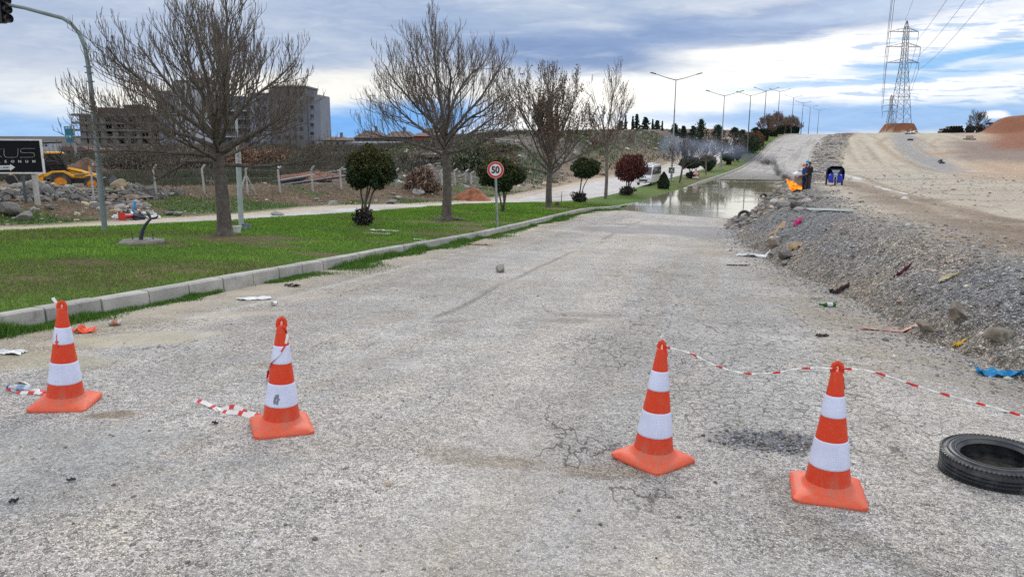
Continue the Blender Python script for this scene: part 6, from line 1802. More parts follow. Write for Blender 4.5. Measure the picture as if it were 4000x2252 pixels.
for i in range(170):
    vx = r5.uniform(-30, 400); f = r5.random(); p = at(vx, 509-.012*max(vx,0)-5*f); p.y += .3+1.9*f; gz = float(surf(p.x, p.y)); p.z = gz+float(heapz(vx))*(f**.8)*1.15
    nm, me = kinds[r5.choice([0,0,1,2,3,4,5,5,6 if 270 < vx < 330 else 3])]
    o = link(nm, me, None, p, (r5.uniform(-.7,.7), r5.uniform(-.7,.7), r5.uniform(0,6.28))); o.scale = (r5.uniform(.38,.78),)*3
    tag(o, labs[nm], 'rubble', {'hollow_block': 'hollow blocks in the rubble pile', 'concrete_chunk': 'concrete chunks in the rubble pile'}[nm])
g = np.random.default_rng(300); N_ = 1500; vxs = g.uniform(-40, 405, N_); ff = g.random(N_); P0 = at(200, 506); xs_ = []
yv = P0.y+g.uniform(-.8, 2.4, N_); xv = (vxs*VP-2000)/FPX*yv*1.035; zz = surf(xv, yv)+np.interp(vxs, [-40,100,240,290,380,405], [.35,.45,.3,.6,.3,.05])*np.clip((yv-P0.y)/3, 0, 1)*g.random(N_)
tag(scatter_mesh('small_rubble', np.c_[xv, yv, zz], g.lognormal(math.log(.09), .5, N_), LST, 301, .6, np.array([.20,.185,.165])), kind='stuff')
heap('rubble_heap', 'earthy core of the rubble pile behind the left fence posts', 120, 500, 330, 12, P0.y+3.0, BLK1, 9, .35, 'rubble heap')
heap('rubble_heap', 'pale earthy rubble heap right of the mast behind the fence', 325, 497, 130, 24, P0.y+3.6, BLK1, 10, .5, 'rubble heap')
for i, (vx, vy, sx, sy, sz, mt_, lab) in enumerate([
        (300,478,.6,.45,.4,BLK3,'large yellowish rock on the rubble pile beside the mast'), (322,474,.35,.3,.3,BLK3,'rounded pale yellow rock on top of the rubble pile'), (100,488,.7,.3,.5,BLK2,'grey upright slab leaning in the rubble pile by the board post'),
        (30,540,.95,.5,.30,BLK1,'big flat dark rock on the bank at the left edge'), (62,553,.55,.3,.2,BLK1,'smaller dark rock beside the big flat one on the bank'), (131,526,.42,.25,.14,BLK2,'pale flat slab on the bank left of the mast'),
        (83,530,.15,.13,.12,BLK2,'round pale stone on the bank left of the mast'), (1052,487,.62,.4,.38,BLK2,'large pale leaning slab on the bank right of the first round shrub'), (1004,500,.5,.25,.18,BLK2,'long pale slab low on the bank'),
        (981,512,.42,.28,.25,BLK1,'grey broken block at the foot of the bank'), (946,507,.16,.15,.13,BLK2,'small pale block on the bank behind the first round shrub'), (838,515,.42,.25,.22,BLK2,'pale lump at the foot of the bank left of the round shrub'),
        (697,551-10,.35,.2,.15,BLK2,'flat pale block at the road edge behind the big tree'), (448,541,.42,.25,.13,BLK2,'pale rectangular slab at the foot of the bank'), (424,540,.3,.2,.12,BLK1,'grey slab beside the pale rectangular one'),
        (1080,478,.15,.12,.3,BLK2,'upright pale shard below the fence'), (1040,480,.3,.2,.2,BLK2,'small pale lump below the fence')]):
    p = at(vx, vy); m = MB(); m.rock((0,0,0), (sx,sy,sz), 320+i, .3, 3, 0, True)
    tag(m.build('rock' if 'rock' in lab else 'concrete_block', mt_, None, True, 30, loc=(p.x, p.y, p.z+sz*.4)), lab, 'rock' if 'rock' in lab else 'concrete block')
# rubbish on the bank beyond the road
def bag(vx, vy, w, h, mt, label, seed, cat='rubbish bag', name='rubbish_bag'):
    b_ = at(vx, vy); k = scale_at(b_); m = MB(); vs, fs = ICO[3]; r = random.Random(seed); ph = [r.uniform(0,6) for _ in range(4)]
    out = []
    for v in vs:
        q = 1+.18*math.sin(4*v.x+ph[0])*math.sin(5*v.y+ph[1])+.12*math.sin(9*v.z+ph[2]+3*v.x)
        out.append((v.x*w*k/2*q, v.y*w*k*.35*q, max(v.z, -.6)*h*k*.55*q+h*k*.33))
    m.add(out, fs); m.tube([(w*k*.1,0,h*k*.8), (w*k*.16,0,h*k*1.05), (w*k*.22,0,h*k*1.12)], [.06,.03,.07], 7); return tag(m.build(name, mt, None, True, 60, loc=b_), label, cat)
bag(349, 553, 32, 20, DKP, 'dark grey filled rubbish bag beside the fallen red cone', 1); bag(318, 541, 30, 12, mat('bag_black', (.02,.02,.025), .4), 'flat black rubbish bag behind the red cone', 2)
bag(294, 550, 24, 12, PLW, 'white plastic bag left of the fallen red cone', 3); bag(385, 549, 36, 9, PLW, 'flat white sacking right of the dark rubbish bag', 4); bag(380, 541, 26, 9, mat('sack_pale', (.45,.43,.38), .8), 'pale sack behind the white sacking', 5)
bag(330, 545, 14, 10, PLW, 'small white bag under the blue pipe', 6); bag(1207, 503, 20, 11, PLW, 'crumpled white bag beside the small red soil heap', 7)
b_ = at(322, 553); k = scale_at(b_); t = thing('fallen_cone', 'faded red road cone lying on its side on the bank', 'traffic cone', b_+Vector((0,0,.16)), R(70))
M = Euler((0, math.pi/2, 0)).to_matrix(); CR = mat('cone_red_faded', (.55,.04,.03), .5)
m = MB(); m.lathe([(.17,-.3), (.15,-.28), (.05,.3), (.03,.3), (.13,-.28)], 20, M=M, close=True); m.build('body', CR, t, True, 50); m = MB(); m.box((-.30,0,0), (.03,.36,.36)); m.build('base', CR, t)
a_, b2 = at(333, 541), pt(340, 505, at(333,541).y); m = MB(); m.tube([Vector((0,0,0)), b2-a_], .055, 8); tag(m.build('blue_tube', mat('tube_blue', (.02,.33,.75), .4), None, True, loc=a_), 'bright blue tube sticking up out of the rubbish bags', 'tube')
# ------------------------------------------------------------------ vehicles
GLS = mat('dark_glass', (.012,.015,.018), .08, var=.1, spec=.7)
def wheel(parent, c, r_, w_, rim, seg=28, tyre_name='wheel'):
    M = Euler((math.pi/2, 0, 0)).to_matrix()
    m = MB(); m.lathe([(r_*.60,-w_*.5), (r_*.9,-w_*.5), (r_,-w_*.36), (r_,w_*.36), (r_*.9,w_*.5), (r_*.60,w_*.5)], seg, c, M, close=True); wh = m.build(tyre_name, RUB, parent, True, 40)
    m = MB(); m.lathe([(0,-w_*.30), (r_*.18,-w_*.42), (r_*.25,-w_*.26), (r_*.5,-w_*.24), (r_*.61,-w_*.46), (r_*.61,w_*.46), (r_*.5,w_*.24), (r_*.25,w_*.26), (r_*.18,w_*.42), (0,w_*.30)], seg, c, M); m.build('rim', rim, wh, True, 40)
    return wh
YEL2 = mat('machine_yellow', (.80,.38,.015), .45, var=.15, scale=2, dirt=(.25,.17,.10), dirtamt=.35); ORR = mat('rim_orange', (.75,.28,.02), .5, var=.15)
b_ = pt(157, 482, 60); b_.z = float(surf(b_.x, b_.y)); zf = pt(157, 479, 60).z
b_.z = max(b_.z, zf); b_.z = zf
t = thing('backhoe_loader', 'yellow and black backhoe loader parked behind the rubble pile at the left', 'digger', b_, R(28))
wheel(t, (0,-1.0,.72), .74, .46, ORR); wheel(t, (0,1.0,.72), .74, .46, ORR); wheel(t, (2.15,-.95,.56), .58, .38, ORR); wheel(t, (2.15,.95,.56), .58, .38, ORR)
m = MB(); m.box((.7,0,.75), (3.6,.8,.35)); m.box((-1.1,0,.7), (.5,2.1,.5)); m.build('chassis', BLK, t, bevel=.03)
m = MB(); m.prism([(.35,1.0), (2.55,.95), (2.6,1.25), (1.6,1.55), (.35,1.75)], -.42, .42); m.build('hood', YEL2, t, bevel=.04)
for s in (-1, 1):
    m = MB(); m.prism([(-1.1,1.15), (-1.05,1.38), (-.5,1.60), (.35,1.62), (.95,1.25), (1.0,1.1), (.75,1.15), (.25,1.48), (-.45,1.46), (-.85,1.2)], s*1.25, s*.72); m.build('rear_fender', YEL2, t, bevel=.02)
    m = MB(); m.prism([(1.55,1.05), (1.75,1.24), (2.6,1.28), (2.75,1.2), (2.6,1.2), (1.8,1.14)], s*1.18, s*.72); m.build('front_fender', YEL2, t, bevel=.02)
m = MB(); m.prism([(-1.35,1.45), (-1.45,2.86), (.10,2.86), (.55,1.55)], -.80, .80); m.build('cab_glass', GLS, t, bevel=.03)
m = MB()
for s in (-.81, .81):
    for a, b in (((-1.35,1.4),(-1.45,2.9)), ((.10,2.9),(.58,1.5)), ((-.55,1.4),(-.6,2.9)), ((-1.4,1.45),(.6,1.5)), ((-1.45,2.88),(.12,2.88)), ((-1.38,2.1),(.3,2.1))):
        m.tube([(a[0],s,a[1]), (b[0],s,b[1])], .045, 4)
m.tube([(-1.45,-.81,2.88), (-1.45,.81,2.88)], .045, 4); m.tube([(.11,-.81,2.88), (.11,.81,2.88)], .045, 4); m.build('cab_frame', BLK, t)
m = MB(); m.prism([(-1.6,2.9), (-1.55,3.04), (.25,3.06), (.40,2.92)], -.88, .88); m.build('cab_roof', YEL2, t, bevel=.04)
m = MB(); m.box((.75,-.5,2.35), (.06,.04,.6)); m.box((.8,-.62,2.3), (.08,.22,.42)); m.build('mirror', BLK, t)
for s in (-1, 1):
    m = MB(); m.tube([(.55,s*.52,1.75), (1.5,s*.52,1.5), (2.3,s*.52,1.05), (3.0,s*.52,.75)], [.10,.11,.10,.08], 4); m.build('loader_arm', YEL2, t)
    m = MB(); m.tube([(.9,s*.62,1.25), (2.0,s*.62,1.35)], .05, 6); m.build('lift_ram', GALV, t)
m = MB(); m.box((2.05,-.25,1.62), (.13,.09,.62)); m.build('exhaust_post', ORR, t)
m = MB(); m.prism([(2.95,.95), (3.05,.25), (3.75,.2), (3.7,.32), (3.25,.5), (3.15,1.0)], -1.15, 1.15); m.build('front_bucket', BLK, t)
for s in (-1, 1):
    m = MB(); m.box((-1.3,s*1.12,1.15), (.36,.16,1.7)); lg = m.build('stabiliser_leg', YEL2, t, bevel=.02)
    for j in range(4):
        m = MB(); m.prism([(-1.40,1.10+j*.16), (-1.20,1.20+j*.16), (-1.20,1.28+j*.16), (-1.40,1.18+j*.16)], s*1.205, s*1.215); m.build('warning_stripe', [RED_, SWH][j % 2], lg)
    m = MB(); m.box((-1.3,s*1.12,.32), (.5,.4,.06)); m.build('foot_pad', BLK, lg)
m = MB(); m.tube([(-1.5,0,1.0), (-2.3,0,2.4), (-2.7,0,2.75)], [.16,.15,.13], 4); m.build('boom', BLK, t); m = MB(); m.tube([(-2.7,0,2.75), (-3.3,0,1.3)], [.13,.11], 4); m.build('dipper_arm', YEL2, t)
m = MB(); m.prism([(-3.5,1.3), (-3.1,1.25), (-2.85,.75), (-3.3,.45), (-3.65,.75)], -.3, .3); m.build('rear_bucket', BLK, t)
flat_letters('J X T', .22, SWH, t, (1.35,-.435,1.42), (math.pi/2, R(-16)*-1, 0), 'lettering') if False else None

# white minibus on the far carriageway
b_ = at(1631, 463); k = scale_at(b_); S_ = 51*k/2.75
WV = mat('bus_white', (.70,.71,.72), .3, var=.06, scale=1, dirt=(.42,.40,.36), dirtamt=.25, coat=.3); BEI = mat('bus_side', (.58,.53,.45), .4, var=.1)
t = thing('minibus', 'white minibus coming down the far carriageway behind the red shrub', 'minibus', b_, R(-112)); t.scale = (S_,)*3
prof = [(-3.3,.35), (-3.35,2.45), (-3.1,2.62), (1.9,2.62), (2.5,2.45), (3.0,1.35), (3.5,1.1), (3.6,.55), (3.5,.35)]
m = MB(); m.prism(prof, -1.0, 1.0); m.build('body', WV, t, bevel=.10)
for s in (-1, 1):
    m = MB(); m.prism([(-3.1,1.35), (-3.1,2.3), (1.65,2.3), (2.35,1.95), (2.65,1.4)], s*1.003, s*1.015); m.build('side_windows', GLS, t)
    m = MB(); m.prism([(-3.25,.45), (-3.25,1.3), (1.2,1.3), (1.2,.45)], s*1.003, s*1.010); m.build('side_panel', BEI, t)
    for x_ in (-1.9, 2.45): wheel(t, (x_, s*.86, .36), .37, .26, GALV, 20)
    m = MB(); m.box((3.50,s*.72,.92), (.12,.34,.20)); m.build('headlight', mat('lamp_glass', (.6,.62,.65), .15), t, bevel=.03)
    m = MB(); m.box((2.75,s*1.14,1.75), (.12,.14,.42)); m.build('mirror', BLK, t)
M = Euler((0, R(29)-math.pi/2*0, 0)).to_matrix()
m = MB(); vs = [(2.52,-.88,2.36), (2.52,.88,2.36), (3.03,.92,1.42), (3.03,-.92,1.42)]; nn = Vector((.9,0,.45)).normalized()*.02
m.add([Vector(v)+nn for v in vs]+[Vector(v)-nn for v in vs], [(0,1,2,3), (7,6,5,4), (0,4,5,1), (1,5,6,2), (2,6,7,3), (3,7,4,0)]); m.build('windscreen', GLS, t)
m = MB(); m.box((3.62,0,.70), (.04,1.1,.22)); m.build('grille', BLK, t); m = MB(); m.box((3.66,0,.50), (.03,.5,.11)); m.build('number_plate', SWH, t)
m = MB(); m.box((.2,0,2.72), (1.6,1.2,.18)); m.build('roof_unit', WV, t, bevel=.04); m = MB(); m.box((-1.9,0,2.70), (1.0,1.0,.14)); m.build('roof_unit', WV, t, bevel=.04)
m = MB(); m.box((2.1,0,2.66), (.25,1.7,.10)); m.build('roof_light_bar', WV, t)

# blue cargo tricycle facing the camera
b_ = at(2098, 467); k = scale_at(b_); S_ = 50*k/1.78
CBL = mat('paint_blue', (.012,.035,.48), .3, var=.15, coat=.3); CNV = mat('canopy_navy', (.010,.012,.05), .6, var=.2); CHR = mat('chrome', (.5,.52,.54), .3, .8, var=.1)
t = thing('cargo_tricycle', 'blue three wheeled cargo motorcycle with dark canopy parked facing the camera', 'tricycle', b_, R(-21)); t.scale = (S_,)*3
def whx(parent, c, r_, w_):
    M = Euler((0, math.pi/2, 0)).to_matrix()
    m = MB(); m.lathe([(r_*.7,-w_*.5), (r_*.9,-w_*.5), (r_,-w_*.3), (r_,w_*.3), (r_*.9,w_*.5), (r_*.7,w_*.5)], 24, c, M, close=True); wh = m.build('wheel', RUB, parent, True, 40)
    m = MB(); m.lathe([(0,-w_*.3), (r_*.2,-w_*.3), (r_*.66,-w_*.2), (r_*.7,-w_*.42), (r_*.7,w_*.42), (r_*.66,w_*.2), (r_*.2,w_*.3), (0,w_*.3)], 20, c, M); m.build('rim', GALV, wh, True)
whx(t, (0,-.95,.29), .30, .12); whx(t, (-.66,1.2,.30), .31, .15); whx(t, (.66,1.2,.30), .31, .15)
for s in (-1, 1):
    m = MB(); m.tube([(s*.10,-.95,.30), (s*.11,-.82,.72), (s*.12,-.72,1.02)], [.028,.03,.03], 8); m.build('fork_leg', CHR, t)
    m = MB(); vs = []; pl = [(.11,.28), (.52,.30), (.60,.55), (.56,.98), (.42,1.14), (.13,1.12)]
    m.prism([(s*a, b) for a, b in pl], -.62, -.50); m.build('leg_shield', CBL, t, bevel=.03)
    m = MB(); m.box((s*.46,-.635,.98), (.10,.03,.07), (0,s*.4,0)); m.build('indicator_lamp', SWH, t)
    m = MB(); m.tube([(s*.08,-.66,1.12), (s*.30,-.62,1.24), (s*.42,-.5,1.20)], .02, 6); m.tube([(s*.30,-.62,1.22), (s*.33,-.64,1.44)], .012, 5); m.box((s*.35,-.65,1.46), (.13,.02,.08)); m.build('handlebar_side', BLK, t)
m = MB(); m.tube([(0,-1.30,.45), (0,-1.12,.62), (0,-.90,.66), (0,-.66,.50)], [.06,.085,.085,.06], 8, flat=.45); m.build('mudguard', BLK, t, True)
m = MB(); m.lathe([(0,-.05), (.09,-.04), (.115,.02), (.09,.09), (0,.10)], 16, (0,-.86,.98), Euler((math.pi/2,0,0)).to_matrix()); m.build('headlamp', CHR, t, True)
m = MB(); m.prism([(-.13,.78), (.13,.78), (.18,1.12), (.10,1.16), (-.10,1.16), (-.18,1.12)], -.84, -.72); m.build('front_fairing', CHR, t, bevel=.02)
m = MB(); m.prism([(-.22,1.18), (.22,1.18), (.34,1.42), (-.34,1.42)], -.70, -.68); m.build('wind_shield', mat('screen', (.35,.4,.45), .1, spec=.8), t)
m = MB(); m.box((0,.1,.55), (.5,1.3,.25)); m.box((0,.15,.78), (.42,.6,.14)); m.build('seat', BLK, t, bevel=.03)
m = MB(); m.box((0,1.15,.80), (1.42,1.35,.50)); m.build('cargo_box', CBL, t, bevel=.02)
m = MB(); arc = [(-.74,.55), (-.76,1.25), (-.66,1.58), (-.42,1.76), (.42,1.76), (.66,1.58), (.76,1.25), (.74,.55)]
ins = [(.69,.55), (.70,1.23), (.61,1.53), (.39,1.69), (-.39,1.69), (-.61,1.53), (-.70,1.23), (-.69,.55)]
n_ = 8; vs = [Vector((a,y_,b)) for y_ in (-.42, 1.85) for a, b in arc] + [Vector((a,y_,b)) for y_ in (-.42, 1.80) for a, b in reversed(ins)]
fs = [(i, i+1, i+1+n_, i+n_) for i in range(n_-1)] + [(2*n_+i, 3*n_+i, 3*n_+i+1, 2*n_+i+1) for i in range(n_-1)] + [(i, 2*n_+i, 2*n_+i+1, i+1) for i in range(n_-1)] + [tuple(range(2*n_-1, n_-1, -1))]
m.add(vs, fs); m.build('canopy', CNV, t)
m = MB(); m.box((0,-.35,1.50), (1.15,.04,.05)); m.box((.36,-.1,1.30), (.34,.1,.34)); m.build('canopy_rail', CHR if False else BLK, t)

# ------------------------------------------------------------------ people
SKIN = mat('skin', (.30,.16,.10), .6, var=.1)
def skinned(name, verts, edges, radii, mt, parent, sub=2, root=0):
    me = bpy.data.meshes.new(name); me.from_pydata(verts, edges, []); me.materials.append(mt)
    o = link(name, me, parent); o.modifiers.new('skin', 'SKIN').use_smooth_shade = True
    sv = me.skin_vertices[0].data if me.skin_vertices else None
    if sv is None:
        bmm = __import__('bmesh').new(); bmm.from_mesh(me); lay = bmm.verts.layers.skin.verify()
        for i, v in enumerate(bmm.verts): v[lay].radius = (radii[i] if hasattr(radii[i], '__len__') else (radii[i],)*2); v[lay].use_root = i == root
        bmm.to_mesh(me); bmm.free()
    else:
        for i, d in enumerate(sv): d.radius = (radii[i] if hasattr(radii[i], '__len__') else (radii[i],)*2); d.use_root = i == root
    ss = o.modifiers.new('sub', 'SUBSURF'); ss.levels = sub; ss.render_levels = sub
    return o
def person(loc, rz, label, coat, legs, hat=None, arm='front', H_=1.74):
    t = thing('person', label, 'person', loc, rz)
    t.scale = (H_/1.74,)*3
    # body faces -Y; one continuous skin from pelvis
    V = [(0,0,.96), (0,.01,1.12), (0,.015,1.30), (0,.01,1.44), (0,-.005,1.53), (0,-.02,1.60), (0,-.025,1.70)]
    Rr = [(.15,.11), (.145,.105), (.165,.11), (.13,.09), .055, (.078,.09), (.065,.075)]
    E = [(0,1),(1,2),(2,3),(3,4),(4,5),(5,6)]
    def chain(a, pts_, rs_):
        for p, r_ in zip(pts_, rs_):
            V.append(p); Rr.append(r_); E.append((a, len(V)-1)); a = len(V)-1
        return a
    for s in (-1, 1):
        chain(0, [(s*.10,0,.88), (s*.11,-.01,.50), (s*.11,.01,.12), (s*.115,-.02,.055), (s*.125,-.15,.04)], [.095,.07,.052,.05,.038])
        hx = .05 if arm == 'front' else .24
        q = chain(3, [(s*.19,.01,1.41), (s*.25,.03,1.14), (s*(hx+.06),-.18,1.02), (s*hx,-.24,.98)], [.065,.052,.040,.030])
        for j in range(4):
            chain(q, [(s*(hx-.005*j),-.285+.004*j,.99-.018*j+.02), (s*(hx-.03),-.315+.008*j,.975-.018*j+.015)], [.010,.008])
        chain(q, [(s*(hx-.035),-.262,1.01), (s*(hx-.05),-.29,1.005)], [.011,.009])
    skinned('body', V, E, Rr, SKIN, t)
    # clothes follow the body
    m = MB(); prof = [((.175,.135), .78), ((.185,.145), .90), ((.175,.135), 1.10), ((.195,.135), 1.28), ((.185,.12), 1.40), ((.12,.095), 1.48), ((.075,.075), 1.54)]
    n_ = 20; vs = []
    for (a, b), z in prof:
        for j in range(n_):
            th = 2*math.pi*j/n_; vs.append((a*math.cos(th), b*math.sin(th)+.005, z))
    fs = [(i*n_+j, i*n_+(j+1)%n_, (i+1)*n_+(j+1)%n_, (i+1)*n_+j) for i in range(len(prof)-1) for j in range(n_)]
    m.add(vs, fs)
    jk = m.build('jacket', coat, t, True, 70)
    hx = .05 if arm == 'front' else .24
    for s in (-1, 1):
        m = MB(); m.tube([(s*.15,.01,1.43), (s*.20,.012,1.38), (s*.25,.03,1.14), (s*(hx+.085),-.15,1.04), (s*(hx+.05),-.20,1.005)], [.075,.082,.070,.056,.047], 10); m.build('sleeve', coat, jk, True, 70)
        m = MB(); m.tube([(s*.085,0,.92), (s*.10,-.005,.80), (s*.11,-.012,.50), (s*.11,.01,.14), (s*.112,.0,.075)], [.125,.115,.088,.078,.082], 12); m.build('trouser_leg', legs, t, True, 70)
        m = MB(); m.tube([(s*.112,.06,.05), (s*.115,0,.06), (s*.12,-.10,.045), (s*.125,-.20,.03)], [.045,.055,.048,.028], 10, flat=.85); m.build('shoe', BLK, t, True, 70)
    # head details
    for s in (-1, 1):
        m = MB(); vs_, fs_ = ICO[1]; m.add([(s*.030+v.x*.010, -.105+v.y*.008, 1.645+v.z*.007) for v in vs_], fs_); m.build('eye', INK, t)
        m = MB(); m.add([(s*.083+v.x*.010, -.018+v.y*.020, 1.635+v.z*.030) for v in vs_], fs_); m.build('ear', SKIN, t)
    m = MB(); m.prism([(-.014,1.60), (.014,1.60), (.006,1.645), (-.006,1.645)], -.130, -.09); m.build('nose', SKIN, t)
    m = MB(); m.box((0,-.108,1.582), (.045,.012,.008)); m.build('mouth', mat('lips', (.25,.09,.07), .6), t)
    vs_, fs_ = ICO[3]; HR = mat('hair', (.012,.010,.009), .8)
    m = MB(); m.add([(v.x*.088, v.y*.102-.008+(.012 if v.z < .2 else 0), 1.665+max(v.z, -.25+(.35 if v.y < -.3 else 0))*.098) for v in vs_], fs_); m.build('hair', HR, t, True)
    if hat:
        m = MB(); m.add([(v.x*.098, v.y*.112-.008, 1.70+max(v.z, 0)*.085) for v in vs_], fs_); m.box((0,-.14,1.705), (.15,.13,.012), (R(-8),0,0)); m.build('cap', hat, t, True, 40)
    return t
JBL = mat('jacket_blue', (.01,.045,.24), .8, var=.25, scale=8); JBK = mat('jacket_black', (.012,.013,.016), .85, var=.3, scale=8)
TNV = mat('trousers_navy', (.016,.022,.045), .85, var=.25, scale=8); TGR = mat('trousers_grey', (.030,.032,.042), .85, var=.25, scale=8)
pb = at(2032, 475); k = scale_at(pb)
person((pb.x, pb.y, pb.z), R(-72), 'person in black jacket, dark trousers and cap standing by the burning tyre, nearer the camera', JBK, TGR, JBK, 'front', 65*k)
pa = pt(2024, 471, pb.y+.75); pa.z = float(surf(pa.x, pa.y))
person((pa.x, pa.y, pa.z), R(-50), 'person in bright blue jacket standing half hidden behind the one in black', JBL, TNV, None, 'front', 64.5*k)

# ------------------------------------------------------------------ fire and smoke
fb = pt(2002, 474, pb.y-.35); fb.z = float(surf(fb.x, fb.y)); k = scale_at(fb)
t = tyre('burning_tyre', 'scorched black tyre lying on the rubble under the flames', (fb.x+.10, fb.y, fb.z+.03), .33, .20, (R(8), R(10), 0), False)
def flame_mat():
    m, n, b = new_mat('flame'); n.n.remove(b)
    o = [x for x in n.n if x.type == 'OUTPUT_MATERIAL'][0]
    e = n.n.new('ShaderNodeEmission'); tr_ = n.n.new('ShaderNodeBsdfTransparent'); mx_ = n.n.new('ShaderNodeMixShader')
    co = n.obj(); nz = n.noise(co, 5, 3); lw = n.n.new('ShaderNodeLayerWeight'); lw.inputs[0].default_value = .35
    cr = n.mix(n.ramp(nz, .35, .6), (1.0,.06,.003,1), (1.0,.26,.02,1)); n.put(e.inputs[0], cr); e.inputs[1].default_value = 1.7
    n.put(mx_.inputs[0], n.ramp(lw.outputs['Facing'], .35, .95, 1, .05)); n.put(mx_.inputs[1], tr_.outputs[0]); n.put(mx_.inputs[2], e.outputs[0])
    n.put(o.inputs[0], mx_.outputs[0]); return m
FM = flame_mat()
t = thing('fire', 'orange flames leaning left off the burning tyre beside the two people', 'fire', (fb.x, fb.y, fb.z+.15))
rf = random.Random(9); Hf = 27*k
for i in range(22):
    f = rf.random(); x0 = rf.uniform(-.05,.30); L = rf.uniform(.35,1.0)*Hf*(.6 if x0 > .16 else 1); m = MB(); pts_ = []
    for j in range(8):
        s = j/7; pts_.append((x0-.8*s*L-.15*s*s*L + .05*math.sin(7*s+i), .1*math.sin(i)*(1-s), s*L+.04*math.sin(9*s+i)))
    m.tube(pts_, [w*rf.uniform(.8,1.1)*(.6+.5*L/Hf) for w in (.12,.17,.18,.16,.13,.10,.06,.01)], 8); m.build('flame', FM, t, True, 180)
def smoke_mat(nm, dens, col, sc_, thr, parts):
    m = bpy.data.materials.new(nm); m.use_nodes = True; n = NT(m.node_tree); n.n.remove(n.n['Principled BSDF'])
    o = [x for x in n.n if x.type == 'OUTPUT_MATERIAL'][0]
    v = n.n.new('ShaderNodeVolumePrincipled'); v.inputs['Color'].default_value = (*col, 1); v.inputs['Anisotropy'].default_value = .1
    co = n.pos(); nz = n.noise(co, sc_, 4, .6, .6)
    # soft falloff towards the puff's skin, from its own unit coordinates
    oc = n.obj(); ln = n.n.new('ShaderNodeVectorMath'); ln.operation = 'LENGTH'; n.put(ln.inputs[0], oc)
    d = n.m('MULTIPLY', n.ramp(nz, thr, thr+.22), n.ramp(ln.outputs['Value'], 1.0, .25, 0, dens))
    n.put(v.inputs['Density'], d); n.put(o.inputs['Volume'], v.outputs[0]); return m
def puff(parent, c, r3, mt, rz=0.0):
    me = MB(); me.add(ICO[2][0], ICO[2][1]); o = me.build('puff', mt, parent, True, 180); o.location = c; o.scale = r3; o.rotation_euler = (0, rz, 0); return o
SMD = smoke_mat('smoke_dark', 6.5, (.10,.10,.11), 1.6, .38, 0); SML = smoke_mat('smoke_light', .30, (.42,.50,.66), .35, .30, 0); SMM = smoke_mat('smoke_mid', 1.5, (.20,.22,.28), .8, .34, 0)
t = thing('smoke', 'dark smoke drifting left and thinning to blue haze over the median trees', 'smoke', (fb.x, fb.y, fb.z))
o_ = Vector((fb.x, fb.y, fb.z))
for vx, vy, D, rx, rz_, mt_ in [(1985,452,0,9,8,SMD), (1972,444,.5,10,9,SMD), (1960,434,1,11,10,SMD), (1950,420,1.5,9,13,SMD), (1946,406,2,8,9,SMD), (1934,412,2.5,10,9,SMD), (1922,404,3.5,13,11,SMD), (1908,402,5,12,10,SMM),
        (1985,438,.3,9,9,SMM), (1965,425,1,14,12,SMM), (1940,400,3,16,14,SMM), (1900,395,6,22,14,SMM), (1880,400,9,20,13,SMM), (1860,385,13,26,16,SMM)]:
    c = pt(vx, vy, fb.y+D); kk = scale_at(c); puff(t, c-o_, (rx*kk*1.35, rx*kk*.9, rz_*kk*1.35), mt_)
for vx, vy, D, rx, rz_ in [(1840,378,18,44,24), (1790,372,20,50,30), (1735,375,22,50,36), (1690,368,24,44,40)]:
    c = pt(vx, vy, fb.y+D); kk = scale_at(c); puff(t, c-o_, (rx*kk, 2.6, rz_*kk), SML)
# things round the fire
CBX = mat('box_concrete', (.34,.29,.24), .9, var=.3, scale=3, bump=.3, dirt=(.2,.16,.12), dirtamt=.5)
b_ = pt(2013, 466, pb.y+1.2); b_.z = float(surf(b_.x, b_.y)); k = scale_at(b_)
t = thing('concrete_box', 'brown grey concrete box with an open slot behind the burning tyre', 'concrete box', b_, R(6))
m = MB(); w_, h_ = 25*k, 36*k; m.box((0,0,h_*.25), (w_,.7,h_*.5-.01)); m.build('lower_half', CBX, t, bevel=.02); m = MB(); m.box((0,0,h_*.75), (w_*.97,.68,h_*.5)); m.build('upper_half', CBX, t, bevel=.02)
m = MB(); m.box((0,.02,h_+.02), (w_*1.05,.72,.05)); m.build('lid', GALD, t)
sk = pt(2000, 440, b_.y-.35); k = scale_at(sk); m = MB(); vs_, fs_ = ICO[3]
m.add([(v.x*17*k*(1+.15*math.sin(5*v.z+3*v.x)), v.y*.25, v.z*6.5*k*(1+.3*math.sin(6*v.x)) - (6*k if v.x < -.3 and v.x > -.7 else 0)*max(-v.z, 0)) for v in vs_], fs_)
tag(m.build('white_sack', PLW, None, True, 60, loc=sk+Vector((0,0,.02))), 'lumpy white sack draped over the concrete box beside the fire', 'sack')
a_ = pt(2008, 430, b_.y-.1); c2_ = pt(2063, 433, b_.y+.3); m = MB(); m.tube([Vector((0,0,0)), (c2_-a_)], .03, 6); tag(m.build('timber_bar', BRN, None, loc=a_), 'long dark bar lying across the box behind the two people', 'bar')
b_ = at(2023, 417); bag(2021, 419, 7, 8, ORC, 'small orange red bag on the rubble left of the heads of the two people', 31); bag(2031, 409, 9, 7, mat('bag_blue', (.04,.35,.65), .5), 'small light blue bag on the rubble above the heads of the two people', 32)
a_ = at(2042, 463); c2_ = at(2074, 463); m = MB(); m.tube([Vector((0,0,.05)), (c2_-a_)+Vector((0,0,.05))], .05, 6); tag(m.build('pale_pole', WHT, None, loc=a_), 'pale pole on the ground between the people and the tricycle', 'pole')
GP = mat('glass_pane_green', (.11,.15,.14), .35, var=.1, spec=.7)
